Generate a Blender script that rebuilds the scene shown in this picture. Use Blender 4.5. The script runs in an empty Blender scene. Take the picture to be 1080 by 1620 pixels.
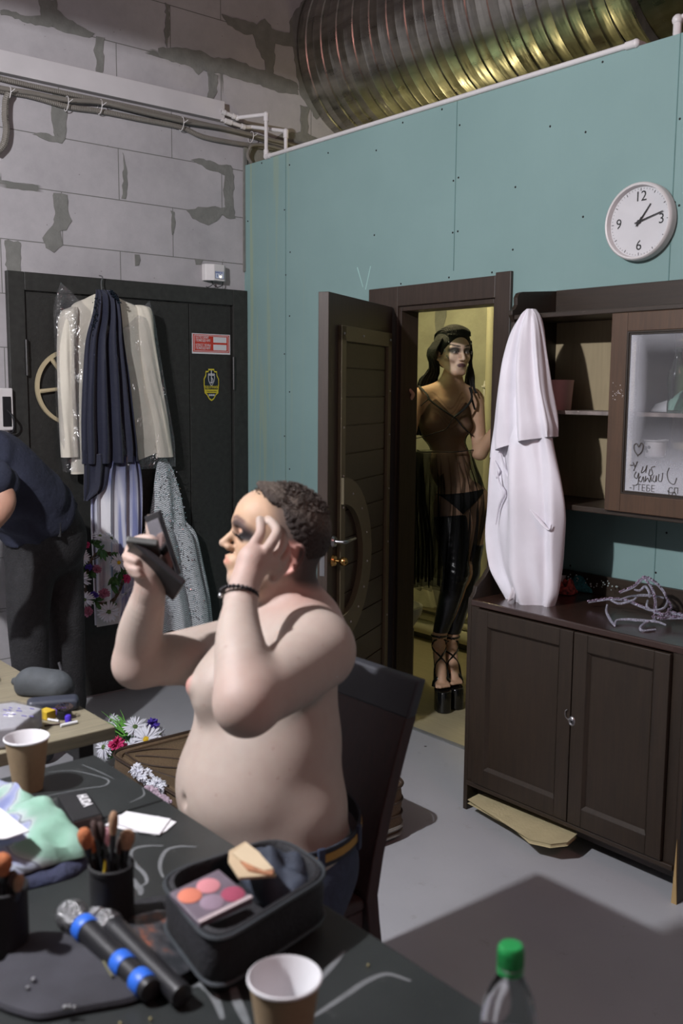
import bpy, bmesh, math, random
import numpy as np
from mathutils import Vector, Matrix, noise
random.seed(7)
S = bpy.context.scene
COL = S.collection
pi = math.pi

# ------------------------------------------------------------------ camera
CAM_H = 1.6
XB = -4.591          # face of the block wall
YG = 3.131           # face of the green plasterboard wall
RM = np.array([[0.64188966, -0.10035736, 0.76020133],
               [0.76675932, 0.07417563, -0.63763478],
               [0.00760293, 0.99218263, 0.12456251]])
FPX = 1530.14
cam_d = bpy.data.cameras.new('camera')
cam = bpy.data.objects.new('camera', cam_d)
COL.objects.link(cam)
cam.matrix_world = Matrix([list(RM[0]) + [0], list(RM[1]) + [0], list(RM[2]) + [CAM_H], [0, 0, 0, 1]])
cam_d.sensor_fit = 'VERTICAL'
cam_d.sensor_height = 36
cam_d.sensor_width = 24
cam_d.lens = FPX / 1620 * 36
cam_d.clip_start = 0.05
cam_d.dof.use_dof = True
cam_d.dof.focus_distance = 4.5
cam_d.dof.aperture_fstop = 4.0
S.camera = cam
S.view_settings.view_transform = 'Standard'
S.view_settings.look = 'None'
S.view_settings.gamma = 1
S.view_settings.use_curve_mapping = False
S.view_settings.exposure = 0.0

# ------------------------------------------------------------------ light
wd = bpy.data.worlds.new('world')
S.world = wd
wd.use_nodes = True
wd.node_tree.nodes['Background'].inputs['Color'].default_value = (0.80, 0.70, 0.70, 1)
wd.node_tree.nodes['Background'].inputs['Strength'].default_value = 0.155


def point_light(name, loc, power, col, r):
    l = bpy.data.lights.new(name, 'POINT')
    l.energy = power
    l.color = col
    l.shadow_soft_size = r
    o = bpy.data.objects.new(name, l)
    o.location = loc
    COL.objects.link(o)
    return o


KEY = (-2.05, -0.45, 2.95)
point_light('key_lamp', KEY, 590, (0.97, 0.965, 1.0), 0.05)
point_light('pink_lamp', (1.4, 1.3, 3.4), 52, (1.0, 0.40, 0.36), 0.25)
point_light('bathroom_lamp', (-3.85, 3.72, 2.50), 4, (1.0, 0.84, 0.40), 0.05)
bl_d = bpy.data.lights.new('bathroom_fill_spot', 'SPOT')  # added spot, splits the bathroom lamp: lights the room, spares the duct
bl_d.energy = 31
bl_d.color = (1.0, 0.85, 0.46)
bl_d.spot_size = math.radians(165)
bl_d.spot_blend = 0.3
bl_d.shadow_soft_size = 0.06
bl_o = bpy.data.objects.new('bathroom_fill_spot', bl_d)
bl_o.location = (-3.78, 3.46, 2.45)
COL.objects.link(bl_o)


# ------------------------------------------------------------------ view rays (used to place things at a known plane or distance)
def ray(px, py):
    v = np.array([(px - 540) / FPX, -(py - 810) / FPX, -1.0])
    return RM @ v


def on(px, py, ax, val):
    r = ray(px, py)
    i = 'xyz'.index(ax)
    t = (val - (0, 0, CAM_H)[i]) / r[i]
    return np.array([0, 0, CAM_H]) + t * r


def WD(px, py, d):
    return np.array([0, 0, CAM_H]) + ray(px, py) * d


def onL(px, py, off=0.0):          # on the block wall
    return on(px, py, 'x', XB + off)


def onT(px, py, z=0.76):
    return on(px, py, 'z', z)


# ------------------------------------------------------------------ materials
def srgb(r, g, b):
    f = lambda c: ((c / 255 + 0.055) / 1.055) ** 2.4 if c > 10 else c / 255 / 12.92
    return (f(r), f(g), f(b), 1)


def new_mat(name):
    m = bpy.data.materials.new(name)
    m.use_nodes = True
    nt = m.node_tree
    return m, nt, nt.nodes['Principled BSDF']


def N(nt, t, **kw):
    n = nt.nodes.new(t)
    for k, v in kw.items():
        if k in n.inputs.keys():
            n.inputs[k].default_value = v
        else:
            setattr(n, k, v)
    return n


def coords(nt, kind='Object', scale=(1, 1, 1), loc=(0, 0, 0)):
    tc = N(nt, 'ShaderNodeTexCoord')
    mp = N(nt, 'ShaderNodeMapping')
    mp.inputs['Scale'].default_value = scale
    mp.inputs['Location'].default_value = loc
    nt.links.new(tc.outputs[kind], mp.inputs['Vector'])
    return mp.outputs['Vector']


def ramp(nt, fac, stops):
    r = N(nt, 'ShaderNodeValToRGB')
    el = r.color_ramp.elements
    while len(el) > 1:
        el.remove(el[-1])
    el[0].position = stops[0][0]
    el[0].color = stops[0][1]
    for p, c in stops[1:]:
        e = el.new(p)
        e.color = c
    nt.links.new(fac, r.inputs['Fac'])
    return r.outputs['Color']


def mix(nt, fac, a, b, mode='MIX'):
    n = N(nt, 'ShaderNodeMix', data_type='RGBA', blend_type=mode)
    for i, v in ((0, fac), (6, a), (7, b)):
        if hasattr(v, 'links') or hasattr(v, 'is_linked'):
            nt.links.new(v, n.inputs[i])
        else:
            n.inputs[i].default_value = v
    return n.outputs[2]


def maths(nt, op, a, b=0.0, c=None):
    n = N(nt, 'ShaderNodeMath', operation=op)
    for i, v in enumerate((a, b) if c is None else (a, b, c)):
        if hasattr(v, 'is_linked'):
            nt.links.new(v, n.inputs[i])
        else:
            n.inputs[i].default_value = v
    return n.outputs[0]


def mat(name, c, rough=0.6, metal=0.0, var=0.12, vscale=12, bump=0.0, bscale=60, stretch=(1, 1, 1), coat=0.0,
        alpha=1.0, sheen=0.0, c2=None, emit=None, trans=0.0, ior=1.45, detail=4):
    m, nt, p = new_mat(name)
    c = tuple(c) if len(c) == 4 else tuple(c) + (1,)
    p.inputs['Roughness'].default_value = rough
    p.inputs['Metallic'].default_value = metal
    p.inputs['Coat Weight'].default_value = coat
    p.inputs['Sheen Weight'].default_value = sheen
    p.inputs['Transmission Weight'].default_value = trans
    p.inputs['IOR'].default_value = ior
    p.inputs['Alpha'].default_value = alpha
    vec = coords(nt, scale=stretch)
    nz = N(nt, 'ShaderNodeTexNoise', Scale=vscale, Detail=detail)
    nt.links.new(vec, nz.inputs['Vector'])
    lo = c2 if c2 else tuple(x * (1 - var) for x in c[:3]) + (1,)
    hi = tuple(min(1, x * (1 + var)) for x in c[:3]) + (1,)
    nt.links.new(ramp(nt, nz.outputs['Fac'], [(0.3, lo), (0.7, hi)]), p.inputs['Base Color'])
    if bump:
        nb = N(nt, 'ShaderNodeTexNoise', Scale=bscale, Detail=3)
        nt.links.new(vec, nb.inputs['Vector'])
        b = N(nt, 'ShaderNodeBump', Strength=bump, Distance=0.01)
        nt.links.new(nb.outputs['Fac'], b.inputs['Height'])
        nt.links.new(b.outputs['Normal'], p.inputs['Normal'])
    if emit:
        p.inputs['Emission Color'].default_value = emit[0]
        p.inputs['Emission Strength'].default_value = emit[1]
    return m


# ------------------------------------------------------------------ mesh building
class MB:
    def __init__(s):
        s.v = []
        s.f = []

    def add(s, v, f):
        o = len(s.v)
        s.v += [tuple(map(float, p)) for p in v]
        s.f += [tuple(i + o for i in q) for q in f]
        return s

    def box(s, x0, x1, y0, y1, z0, z1, M=None):
        v = [(x, y, z) for z in (z0, z1) for y in (y0, y1) for x in (x0, x1)]
        if M is not None:
            v = [M @ Vector(p) for p in v]
        return s.add(v, [(0, 2, 3, 1), (4, 5, 7, 6), (0, 1, 5, 4), (2, 6, 7, 3), (0, 4, 6, 2), (1, 3, 7, 5)])

    def tube(s, pts, r, n=10, closed=False, cap=True, flat=1.0):
        P = [Vector(p) for p in pts]
        rs = r if isinstance(r, (list, tuple)) else [r] * len(P)
        m = len(P)
        V = []
        up = None
        for i, p in enumerate(P):
            a = P[(i - 1) % m] if (closed or i) else p
            b = P[(i + 1) % m] if (closed or i < m - 1) else p
            t = (b - a)
            t = t.normalized() if t.length > 1e-9 else Vector((0, 0, 1))
            if up is None:
                up = Vector((0, 0, 1)) if abs(t.z) < .9 else Vector((1, 0, 0))
            side = t.cross(up).normalized()
            up = side.cross(t).normalized()
            for k in range(n):
                an = 2 * pi * k / n
                V.append(p + (side * math.cos(an) + up * math.sin(an) * flat) * rs[i])
        F = []
        for i in range(m if closed else m - 1):
            j = (i + 1) % m
            for k in range(n):
                l = (k + 1) % n
                F.append((i * n + k, i * n + l, j * n + l, j * n + k))
        if cap and not closed:
            F.append(tuple(reversed(range(n))))
            F.append(tuple(range((m - 1) * n, m * n)))
        return s.add(V, F)

    def lathe(s, prof, c=(0, 0, 0), axis=(0, 0, 1), n=24, cap=False, start=None):
        ax = Vector(axis).normalized()
        a = Vector(start) if start else (Vector((1, 0, 0)) if abs(ax.x) < .9 else Vector((0, 1, 0)))
        a = (a - ax * a.dot(ax)).normalized()
        b = ax.cross(a)
        c = Vector(c)
        V = [c + ax * h + (a * math.cos(2 * pi * k / n) + b * math.sin(2 * pi * k / n)) * r for r, h in prof for k in range(n)]
        F = [(i * n + k, i * n + (k + 1) % n, (i + 1) * n + (k + 1) % n, (i + 1) * n + k) for i in range(len(prof) - 1) for k in range(n)]
        if cap:
            F.append(tuple(reversed(range(n))))
            F.append(tuple(range((len(prof) - 1) * n, len(prof) * n)))
        return s.add(V, F)

    def ball(s, c, r, n=10, sc=(1, 1, 1), M=None):
        m = max(4, n // 2)
        V = []
        for i in range(m + 1):
            th = pi * i / m
            for k in range(n):
                an = 2 * pi * k / n
                p = Vector((math.sin(th) * math.cos(an) * sc[0] * r, math.sin(th) * math.sin(an) * sc[1] * r, math.cos(th) * sc[2] * r))
                if M is not None:
                    p = M.to_3x3() @ p
                V.append(Vector(c) + p)
        F = [(i * n + k, (i + 1) * n + k, (i + 1) * n + (k + 1) % n, i * n + (k + 1) % n) for i in range(m) for k in range(n)]
        return s.add(V, F)

    def prism(s, poly, n, h):
        """closed polygon (list of points) pushed along n by h"""
        P = [Vector(p) for p in poly]
        d = Vector(n).normalized() * h
        k = len(P)
        return s.add(P + [p + d for p in P], [tuple(reversed(range(k))), tuple(range(k, 2 * k))] + [(i, (i + 1) % k, k + (i + 1) % k, k + i) for i in range(k)])

    def grid(s, G, thick=None, nrm=None):
        """G[i][j] points"""
        a, b = len(G), len(G[0])
        V = [p for r in G for p in r]
        F = [(i * b + j, i * b + j + 1, (i + 1) * b + j + 1, (i + 1) * b + j) for i in range(a - 1) for j in range(b - 1)]
        return s.add(V, F)


def smoothmesh(me, ang=40):
    for p in me.polygons:
        p.use_smooth = True
    try:
        me.set_sharp_from_angle(angle=math.radians(ang))
    except Exception:
        pass


def link(o, m, parent):
    COL.objects.link(o)
    if m is not None:
        o.data.materials.append(m)
    if parent is not None:
        o.parent = parent
        o.matrix_parent_inverse = pinv(parent)
    return o


def pinv(parent):
    if parent.type == 'EMPTY':
        return Matrix.LocRotScale(parent.location, parent.rotation_euler, None).inverted()
    return Matrix.Identity(4)


def obj(name, mb, m, parent=None, bevel=0, smooth=True, ang=40, solid=0, sub=0, label=None, fix=True):
    me = bpy.data.meshes.new(name)
    me.from_pydata(mb.v, [], mb.f)
    if fix:
        bm = bmesh.new()
        bm.from_mesh(me)
        bmesh.ops.recalc_face_normals(bm, faces=bm.faces)
        bm.to_mesh(me)
        bm.free()
    if smooth:
        smoothmesh(me, ang)
    o = bpy.data.objects.new(name, me)
    link(o, m, parent)
    if solid:
        md = o.modifiers.new('s', 'SOLIDIFY')
        md.thickness = solid
        md.offset = 0
    if bevel:
        md = o.modifiers.new('b', 'BEVEL')
        md.width = bevel
        md.segments = 2
        md.limit_method = 'ANGLE'
    if sub:
        md = o.modifiers.new('d', 'SUBSURF')
        md.levels = md.render_levels = sub
    if label:
        o['label'] = label
    return o


def thing(name, label, cat, loc=(0, 0, 0), group=None):
    o = bpy.data.objects.new(name, None)
    o.empty_display_size = 0.05
    COL.objects.link(o)
    o.location = tuple(map(float, loc))
    tag(o, label, cat, group)
    return o


def tag(o, label, cat, group=None, kind=None):
    o['label'] = label
    o['category'] = cat
    if group:
        o['group'] = group
    if kind:
        o['kind'] = kind
    return o


def struct(o):
    o['kind'] = 'structure'
    return o


def cat_rom(P, n):
    """smooth path through points"""
    P = [np.array(p, float) for p in P]
    P = [2 * P[0] - P[1]] + P + [2 * P[-1] - P[-2]]
    out = []
    for i in range(1, len(P) - 2):
        for k in range(n):
            t = k / n
            a, b, c, d = P[i - 1:i + 3]
            out.append(0.5 * ((2 * b) + (-a + c) * t + (2 * a - 5 * b + 4 * c - d) * t * t + (-a + 3 * b - 3 * c + d) * t ** 3))
    out.append(P[-2])
    return out


def loft(rows, u, v, n=64, m=6, pl=0, amp=0.0, ph=0.0, wob=0.0, seed=0, cap=True, open_bottom=False):
    """rows: (cx,cy,cz, half width along u, half depth along v, pleat amount) -> MB; closed ring sections"""
    rows = [tuple(r) + ((1.0,) if len(r) == 5 else ()) for r in rows]
    R = cat_rom(rows, m)
    u = np.array(u, float)
    v = np.array(v, float)
    mb = MB()
    V = []
    rnd = random.Random(seed)
    k1, k2, k3 = [rnd.uniform(0, 6.28) for _ in range(3)]
    for i, r in enumerate(R):
        t = i / (len(R) - 1)
        for k in range(n):
            a = 2 * pi * k / n
            q = 1 + r[5] * amp * (math.sin(pl * a + ph + 1.2 * math.sin(2.3 * t + k1) + 0.8 * math.sin(2 * a + k2)) * 0.7
                                  + 0.3 * math.sin((pl * 2 + 1) * a + k3 + 2 * t))
            w = wob * math.sin(7 * t + 3 * a + k2) * math.sin(4 * a + k1 + 5 * t)
            V.append(np.array(r[:3]) + u * r[3] * math.cos(a) * (1 + 0.25 * (q - 1)) + v * (r[4] * math.sin(a) * q + w + r[5] * amp * 0.25 * r[3] * math.sin(pl * a + ph)))
    m_ = len(R)
    F = [(i * n + k, i * n + (k + 1) % n, (i + 1) * n + (k + 1) % n, (i + 1) * n + k) for i in range(m_ - 1) for k in range(n)]
    if cap:
        F.append(tuple(reversed(range(n))))
        if not open_bottom:
            F.append(tuple(range((m_ - 1) * n, m_ * n)))
    return mb.add(V, F)


def frame(o, x, y):
    x = Vector(x).normalized()
    y = Vector(y)
    y = (y - x * x.dot(y)).normalized()
    z = x.cross(y)
    M = Matrix((x, y, z)).transposed().to_4x4()
    M.translation = Vector(o)
    return M


def text(s, size, m, parent, o, x=(0, 1, 0), y=(0, 0, 1), name='lettering', ext=0.0004, align='LEFT', sx=1.0, font_off=0.0):
    c = bpy.data.curves.new(name, 'FONT')
    c.body = s
    c.size = size
    c.extrude = ext
    c.align_x = align
    c.offset = font_off
    c.resolution_u = 3
    t = bpy.data.objects.new(name + '_tmp', c)
    COL.objects.link(t)
    dg = bpy.context.evaluated_depsgraph_get()
    me = bpy.data.meshes.new_from_object(t.evaluated_get(dg))
    bpy.data.objects.remove(t)
    me.transform(frame(o, x, y) @ Matrix.Diagonal((sx, 1, 1, 1)))
    ob = bpy.data.objects.new(name, me)
    me.name = name
    me.materials.clear()
    return link(ob, m, parent)


# ------------------------------------------------------------------ smooth solids (people): blended distance fields meshed as one continuous surface
class SDF:
    def __init__(s, xs, ys, zs):
        s.x, s.y, s.z = [np.asarray(a, np.float32) for a in (xs, ys, zs)]
        s.F = np.full((len(s.x), len(s.y), len(s.z)), 0.3, np.float32)

    def _box(s, lo, hi, pad):
        sl = []
        for ax, l, h in zip((s.x, s.y, s.z), lo, hi):
            a = int(np.searchsorted(ax, l - pad))
            b = int(np.searchsorted(ax, h + pad))
            sl.append(slice(a, b))
        if any(q.stop <= q.start for q in sl):
            return None, None
        G = np.meshgrid(s.x[sl[0]], s.y[sl[1]], s.z[sl[2]], indexing='ij')
        return tuple(sl), G

    def _apply(s, sl, d, k, op):
        F = s.F[sl]
        if op == 'add':
            h = np.maximum(k - np.abs(F - d), 0) / k
            s.F[sl] = np.minimum(F, d) - h * h * k * 0.25
        else:
            d = -d
            h = np.maximum(k - np.abs(F - d), 0) / k
            s.F[sl] = np.maximum(F, d) + h * h * k * 0.25

    def cap(s, a, b, ra, rb, k=0.02, op='add'):
        a = np.array(a, float)
        b = np.array(b, float)
        r = max(ra, rb)
        sl, G = s._box(np.minimum(a, b) - r, np.maximum(a, b) + r, k + 0.02)
        if sl is None:
            return
        ba = b - a
        L = float(ba @ ba) + 1e-12
        t = ((G[0] - a[0]) * ba[0] + (G[1] - a[1]) * ba[1] + (G[2] - a[2]) * ba[2]) / L
        t = np.clip(t, 0, 1)
        d = np.sqrt((G[0] - a[0] - t * ba[0]) ** 2 + (G[1] - a[1] - t * ba[1]) ** 2 + (G[2] - a[2] - t * ba[2]) ** 2) - (ra + (rb - ra) * t)
        s._apply(sl, d.astype(np.float32), k, op)

    def path(s, pts, rs, k=0.02, op='add', n=5):
        """tapering limb along a smooth curve: exact union of its pieces first, one blend with the rest"""
        Q = [np.append(np.array(p, float), r) for p, r in zip(pts, rs)]
        if len(Q) == 2:
            return s.cap(Q[0][:3], Q[1][:3], Q[0][3], Q[1][3], k, op)
        Q = cat_rom(Q, n)
        A = np.array(Q)
        r = A[:, 3].max()
        sl, G = s._box(A[:, :3].min(0) - r, A[:, :3].max(0) + r, k + 0.02)
        if sl is None:
            return
        best = None
        for a, b in zip(Q, Q[1:]):
            ba = b[:3] - a[:3]
            L = float(ba @ ba) + 1e-12
            t = np.clip(((G[0] - a[0]) * ba[0] + (G[1] - a[1]) * ba[1] + (G[2] - a[2]) * ba[2]) / L, 0, 1)
            d = np.sqrt((G[0] - a[0] - t * ba[0]) ** 2 + (G[1] - a[1] - t * ba[1]) ** 2 + (G[2] - a[2] - t * ba[2]) ** 2) - (a[3] + (b[3] - a[3]) * t)
            best = d if best is None else np.minimum(best, d)
        s._apply(sl, best.astype(np.float32), k, op)

    def ell(s, c, r, M=None, k=0.02, op='add'):
        """M: 3x3 rows = ellipsoid axes in world"""
        c = np.array(c, float)
        M = np.eye(3) if M is None else np.array(M, float)
        r = np.array(r, float)
        ext = np.sqrt(((M * r[:, None]) ** 2).sum(0))
        sl, G = s._box(c - ext, c + ext, k + 0.02)
        if sl is None:
            return
        g = [G[i] - c[i] for i in range(3)]
        q = [g[0] * M[i, 0] + g[1] * M[i, 1] + g[2] * M[i, 2] for i in range(3)]
        k0 = np.sqrt(sum((q[i] / r[i]) ** 2 for i in range(3)))
        k1 = np.sqrt(sum((q[i] / r[i] ** 2) ** 2 for i in range(3))) + 1e-9
        d = k0 * (k0 - 1) / k1
        s._apply(sl, d.astype(np.float32), k, op)

    def rbox(s, c, h, M, r=0.005, k=0.01, op='add'):
        c = np.array(c, float)
        M = np.array(M, float)
        h = np.array(h, float)
        ext = (np.abs(M) * h[:, None]).sum(0) + r
        sl, G = s._box(c - ext, c + ext, k + 0.02)
        if sl is None:
            return
        g = [G[i] - c[i] for i in range(3)]
        q = [np.abs(g[0] * M[i, 0] + g[1] * M[i, 1] + g[2] * M[i, 2]) - h[i] + r for i in range(3)]
        d = np.sqrt(sum(np.maximum(a, 0) ** 2 for a in q)) + np.minimum(np.maximum(q[0], np.maximum(q[1], q[2])), 0) - r
        s._apply(sl, d.astype(np.float32), k, op)

    def half(s, p, n, k=0.004):
        """cut away the side the normal points to"""
        n = np.array(n, float)
        n = n / np.linalg.norm(n)
        G = np.meshgrid(s.x - p[0], s.y - p[1], s.z - p[2], indexing='ij', sparse=True)
        d = (G[0] * n[0] + G[1] * n[1] + G[2] * n[2]).astype(np.float32)
        h = np.maximum(k - np.abs(s.F - d), 0) / k
        s.F = np.maximum(s.F, d) + h * h * k * 0.25

    def mesh(s, name, m, parent, colfn=None, label=None):
        F = s.F
        ins = F < 0
        nx, ny, nz = F.shape
        c = np.zeros((nx - 1, ny - 1, nz - 1), np.uint8)
        for i in (0, 1):
            for j in (0, 1):
                for k in (0, 1):
                    c += ins[i:nx - 1 + i, j:ny - 1 + j, k:nz - 1 + k]
        act = (c > 0) & (c < 8)
        I = np.argwhere(act)
        idx = np.full(act.shape, -1, np.int32)
        idx[act] = np.arange(len(I))
        ax = (s.x, s.y, s.z)
        acc = np.zeros((len(I), 3))
        cnt = np.zeros(len(I))
        cor = [(i, j, k) for i in (0, 1) for j in (0, 1) for k in (0, 1)]
        val = {q: F[I[:, 0] + q[0], I[:, 1] + q[1], I[:, 2] + q[2]] for q in cor}
        pos = {q: np.stack([ax[d][I[:, d] + q[d]] for d in range(3)], 1) for q in cor}
        for q in cor:
            for d in range(3):
                if q[d] == 0:
                    w = list(q)
                    w[d] = 1
                    w = tuple(w)
                    a, b = val[q], val[w]
                    mk = (a < 0) != (b < 0)
                    t = np.where(mk, a / np.where(mk, a - b, 1), 0)
                    acc += np.where(mk[:, None], pos[q] + (pos[w] - pos[q]) * t[:, None], 0)
                    cnt += mk
        V = acc / cnt[:, None]
        Q = []
        for d in range(3):
            a = [slice(None)] * 3
            b = [slice(None)] * 3
            a[d] = slice(0, -1)
            b[d] = slice(1, None)
            A, B = ins[tuple(a)], ins[tuple(b)]
            E = np.argwhere(A != B)
            e1, e2 = [q for q in range(3) if q != d]
            E = E[(E[:, e1] > 0) & (E[:, e2] > 0) & (E[:, e1] < F.shape[e1] - 1) & (E[:, e2] < F.shape[e2] - 1)]
            def cell(o1, o2):
                C = E.copy()
                C[:, e1] -= o1
                C[:, e2] -= o2
                return idx[C[:, 0], C[:, 1], C[:, 2]]
            q = np.stack([cell(1, 1), cell(0, 1), cell(0, 0), cell(1, 0)], 1)
            fl = A[E[:, 0], E[:, 1], E[:, 2]]
            if d == 1:
                fl = ~fl
            q[~fl] = q[~fl][:, ::-1]
            Q.append(q)
        Q = np.concatenate(Q)
        Q = Q[(Q >= 0).all(1)]
        me = bpy.data.meshes.new(name)
        me.vertices.add(len(V))
        me.vertices.foreach_set('co', V.astype(np.float32).ravel())
        me.loops.add(len(Q) * 4)
        me.loops.foreach_set('vertex_index', Q.ravel().astype(np.int32))
        me.polygons.add(len(Q))
        me.polygons.foreach_set('loop_start', np.arange(0, len(Q) * 4, 4, dtype=np.int32))
        try:
            me.polygons.foreach_set('loop_total', np.full(len(Q), 4, np.int32))
        except Exception:
            pass
        me.update(calc_edges=True)
        me.polygons.foreach_set('use_smooth', np.ones(len(Q), bool))
        if colfn is not None:
            Cc = colfn(V)
            at = me.color_attributes.new('Col', 'FLOAT_COLOR', 'POINT')
            at.data.foreach_set('color', np.concatenate([Cc, np.ones((len(V), 1))], 1).astype(np.float32).ravel())
        o = bpy.data.objects.new(name, me)
        link(o, m, parent)
        if label:
            o['label'] = label
        print('  solid', name, len(V))
        return o


def axis_steps(*segs):
    """segs: (start, stop, step)..."""
    out = []
    for a, b, st in segs:
        n = max(1, int(round((b - a) / st)))
        out += list(a + (b - a) * np.arange(n) / n)
    out.append(segs[-1][1])
    return np.array(out)

# ================================================================== MATERIALS
def block_material():
    m, nt, p = new_mat('aerated_block')
    p.inputs['Roughness'].default_value = 0.95
    vec = coords(nt, scale=(1, 1, 1))
    sep = N(nt, 'ShaderNodeSeparateXYZ')
    nt.links.new(vec, sep.inputs[0])
    cb = N(nt, 'ShaderNodeCombineXYZ')
    nt.links.new(maths(nt, 'ADD', sep.outputs['Y'], -2.064 + 0.307 + 6.14), cb.inputs['X'])
    nt.links.new(maths(nt, 'ADD', sep.outputs['Z'], -2.2945 + 0.2515 * 16), cb.inputs['Y'])
    nz = N(nt, 'ShaderNodeTexNoise', Scale=9.0, Detail=5)
    nt.links.new(vec, nz.inputs['Vector'])
    nz2 = N(nt, 'ShaderNodeTexNoise', Scale=2.6, Detail=3)
    nt.links.new(vec, nz2.inputs['Vector'])
    dist = N(nt, 'ShaderNodeMix', data_type='RGBA', blend_type='LINEAR_LIGHT')
    dist.inputs[0].default_value = 0.012
    nt.links.new(cb.outputs[0], dist.inputs[6])
    nt.links.new(nz.outputs['Color'], dist.inputs[7])

    def brick(ms, v):
        b = N(nt, 'ShaderNodeTexBrick', Scale=1.0, offset=0.5)
        b.inputs['Mortar Size'].default_value = ms
        b.inputs['Mortar Smooth'].default_value = 0.1
        b.inputs['Brick Width'].default_value = 0.614
        b.inputs['Row Height'].default_value = 0.2515
        nt.links.new(v, b.inputs['Vector'])
        return b.outputs['Fac']
    thin = brick(0.0022, cb.outputs[0])
    wide = brick(0.017, dist.outputs[2])
    blot = ramp(nt, nz2.outputs['Fac'], [(0.62, (0, 0, 0, 1)), (0.66, (1, 1, 1, 1))])
    mort = maths(nt, 'MAXIMUM', thin, maths(nt, 'MULTIPLY', wide, blot))
    fine = N(nt, 'ShaderNodeTexNoise', Scale=3.0, Detail=8, Roughness=0.7)
    nt.links.new(vec, fine.inputs['Vector'])
    base = ramp(nt, fine.outputs['Fac'], [(0.3, srgb(160, 157, 160)), (0.7, srgb(182, 178, 181))])
    # height ramp up the wall, not linked to the colour
    hz = ramp(nt, maths(nt, 'ADD', sep.outputs['Z'], maths(nt, 'MULTIPLY', nz2.outputs['Fac'], 0.06)), [(0, (0, 0, 0, 1)), (1, (1, 1, 1, 1))])
    col = mix(nt, mort, base, srgb(112, 112, 108))
    spk = N(nt, 'ShaderNodeTexVoronoi', Scale=14.0)
    nt.links.new(vec, spk.inputs['Vector'])
    pit = ramp(nt, spk.outputs['Distance'], [(0.028, (1, 1, 1, 1)), (0.05, (0, 0, 0, 1))])
    col = mix(nt, maths(nt, 'MULTIPLY', pit, 0.7), col, srgb(110, 106, 102))
    nt.links.new(col, p.inputs['Base Color'])
    bp = N(nt, 'ShaderNodeBump', Strength=0.5, Distance=0.006)
    nt.links.new(maths(nt, 'ADD', maths(nt, 'MULTIPLY', mort, -1.0), maths(nt, 'MULTIPLY', fine.outputs['Fac'], 0.4)), bp.inputs['Height'])
    nt.links.new(bp.outputs['Normal'], p.inputs['Normal'])
    return m


def plasterboard_material():
    m, nt, p = new_mat('green_plasterboard')
    p.inputs['Roughness'].default_value = 0.8
    vec = coords(nt)
    n1 = N(nt, 'ShaderNodeTexNoise', Scale=1.7, Detail=6)
    nt.links.new(vec, n1.inputs['Vector'])
    base = ramp(nt, n1.outputs['Fac'], [(0.25, srgb(124, 152, 150)), (0.75, srgb(134, 162, 160))])
    v2 = coords(nt, scale=(220, 1, 9))
    n2 = N(nt, 'ShaderNodeTexNoise', Scale=1.0, Detail=3)
    nt.links.new(v2, n2.inputs['Vector'])
    base = mix(nt, maths(nt, 'MULTIPLY', n2.outputs['Fac'], 0.10), base, srgb(108, 138, 140))
    sep = N(nt, 'ShaderNodeSeparateXYZ')
    nt.links.new(vec, sep.inputs[0])
    # pale yellow water runs by the corner
    v3 = coords(nt, scale=(26, 1, 0.9))
    n3 = N(nt, 'ShaderNodeTexNoise', Scale=1.0, Detail=2)
    nt.links.new(v3, n3.inputs['Vector'])
    near = ramp(nt, maths(nt, 'ADD', sep.outputs['X'], 4.6), [(0.0, (1, 1, 1, 1)), (0.62, (0, 0, 0, 1))])
    run = ramp(nt, n3.outputs['Fac'], [(0.56, (0, 0, 0, 1)), (0.66, (1, 1, 1, 1))])
    base = mix(nt, maths(nt, 'MULTIPLY', maths(nt, 'MULTIPLY', near, run), 0.5), base, srgb(160, 165, 120))
    nt.links.new(base, p.inputs['Base Color'])
    return m


def floor_material():
    m, nt, p = new_mat('grey_painted_concrete')
    vec = coords(nt)
    n1 = N(nt, 'ShaderNodeTexNoise', Scale=1.3, Detail=7, Roughness=0.6)
    nt.links.new(vec, n1.inputs['Vector'])
    base = ramp(nt, n1.outputs['Fac'], [(0.25, srgb(158, 159, 164)), (0.75, srgb(174, 175, 180))])
    n2 = N(nt, 'ShaderNodeTexNoise', Scale=11.0, Detail=6, Roughness=0.75)
    nt.links.new(vec, n2.inputs['Vector'])
    dirt = ramp(nt, n2.outputs['Fac'], [(0.60, (0, 0, 0, 1)), (0.74, (1, 1, 1, 1))])
    base = mix(nt, maths(nt, 'MULTIPLY', dirt, 0.35), base, srgb(118, 110, 102))
    sp = N(nt, 'ShaderNodeTexVoronoi', Scale=3.6)
    nt.links.new(vec, sp.inputs['Vector'])
    dot = ramp(nt, sp.outputs['Distance'], [(0.018, (1, 1, 1, 1)), (0.03, (0, 0, 0, 1))])
    base = mix(nt, dot, base, srgb(60, 52, 50))
    nt.links.new(base, p.inputs['Base Color'])
    nt.links.new(ramp(nt, n1.outputs['Fac'], [(0.3, (0.30, 0.30, 0.30, 1)), (0.7, (0.45, 0.45, 0.45, 1))]), p.inputs['Roughness'])
    bp = N(nt, 'ShaderNodeBump', Strength=0.12, Distance=0.01)
    nt.links.new(n2.outputs['Fac'], bp.inputs['Height'])
    nt.links.new(bp.outputs['Normal'], p.inputs['Normal'])
    return m


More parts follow.
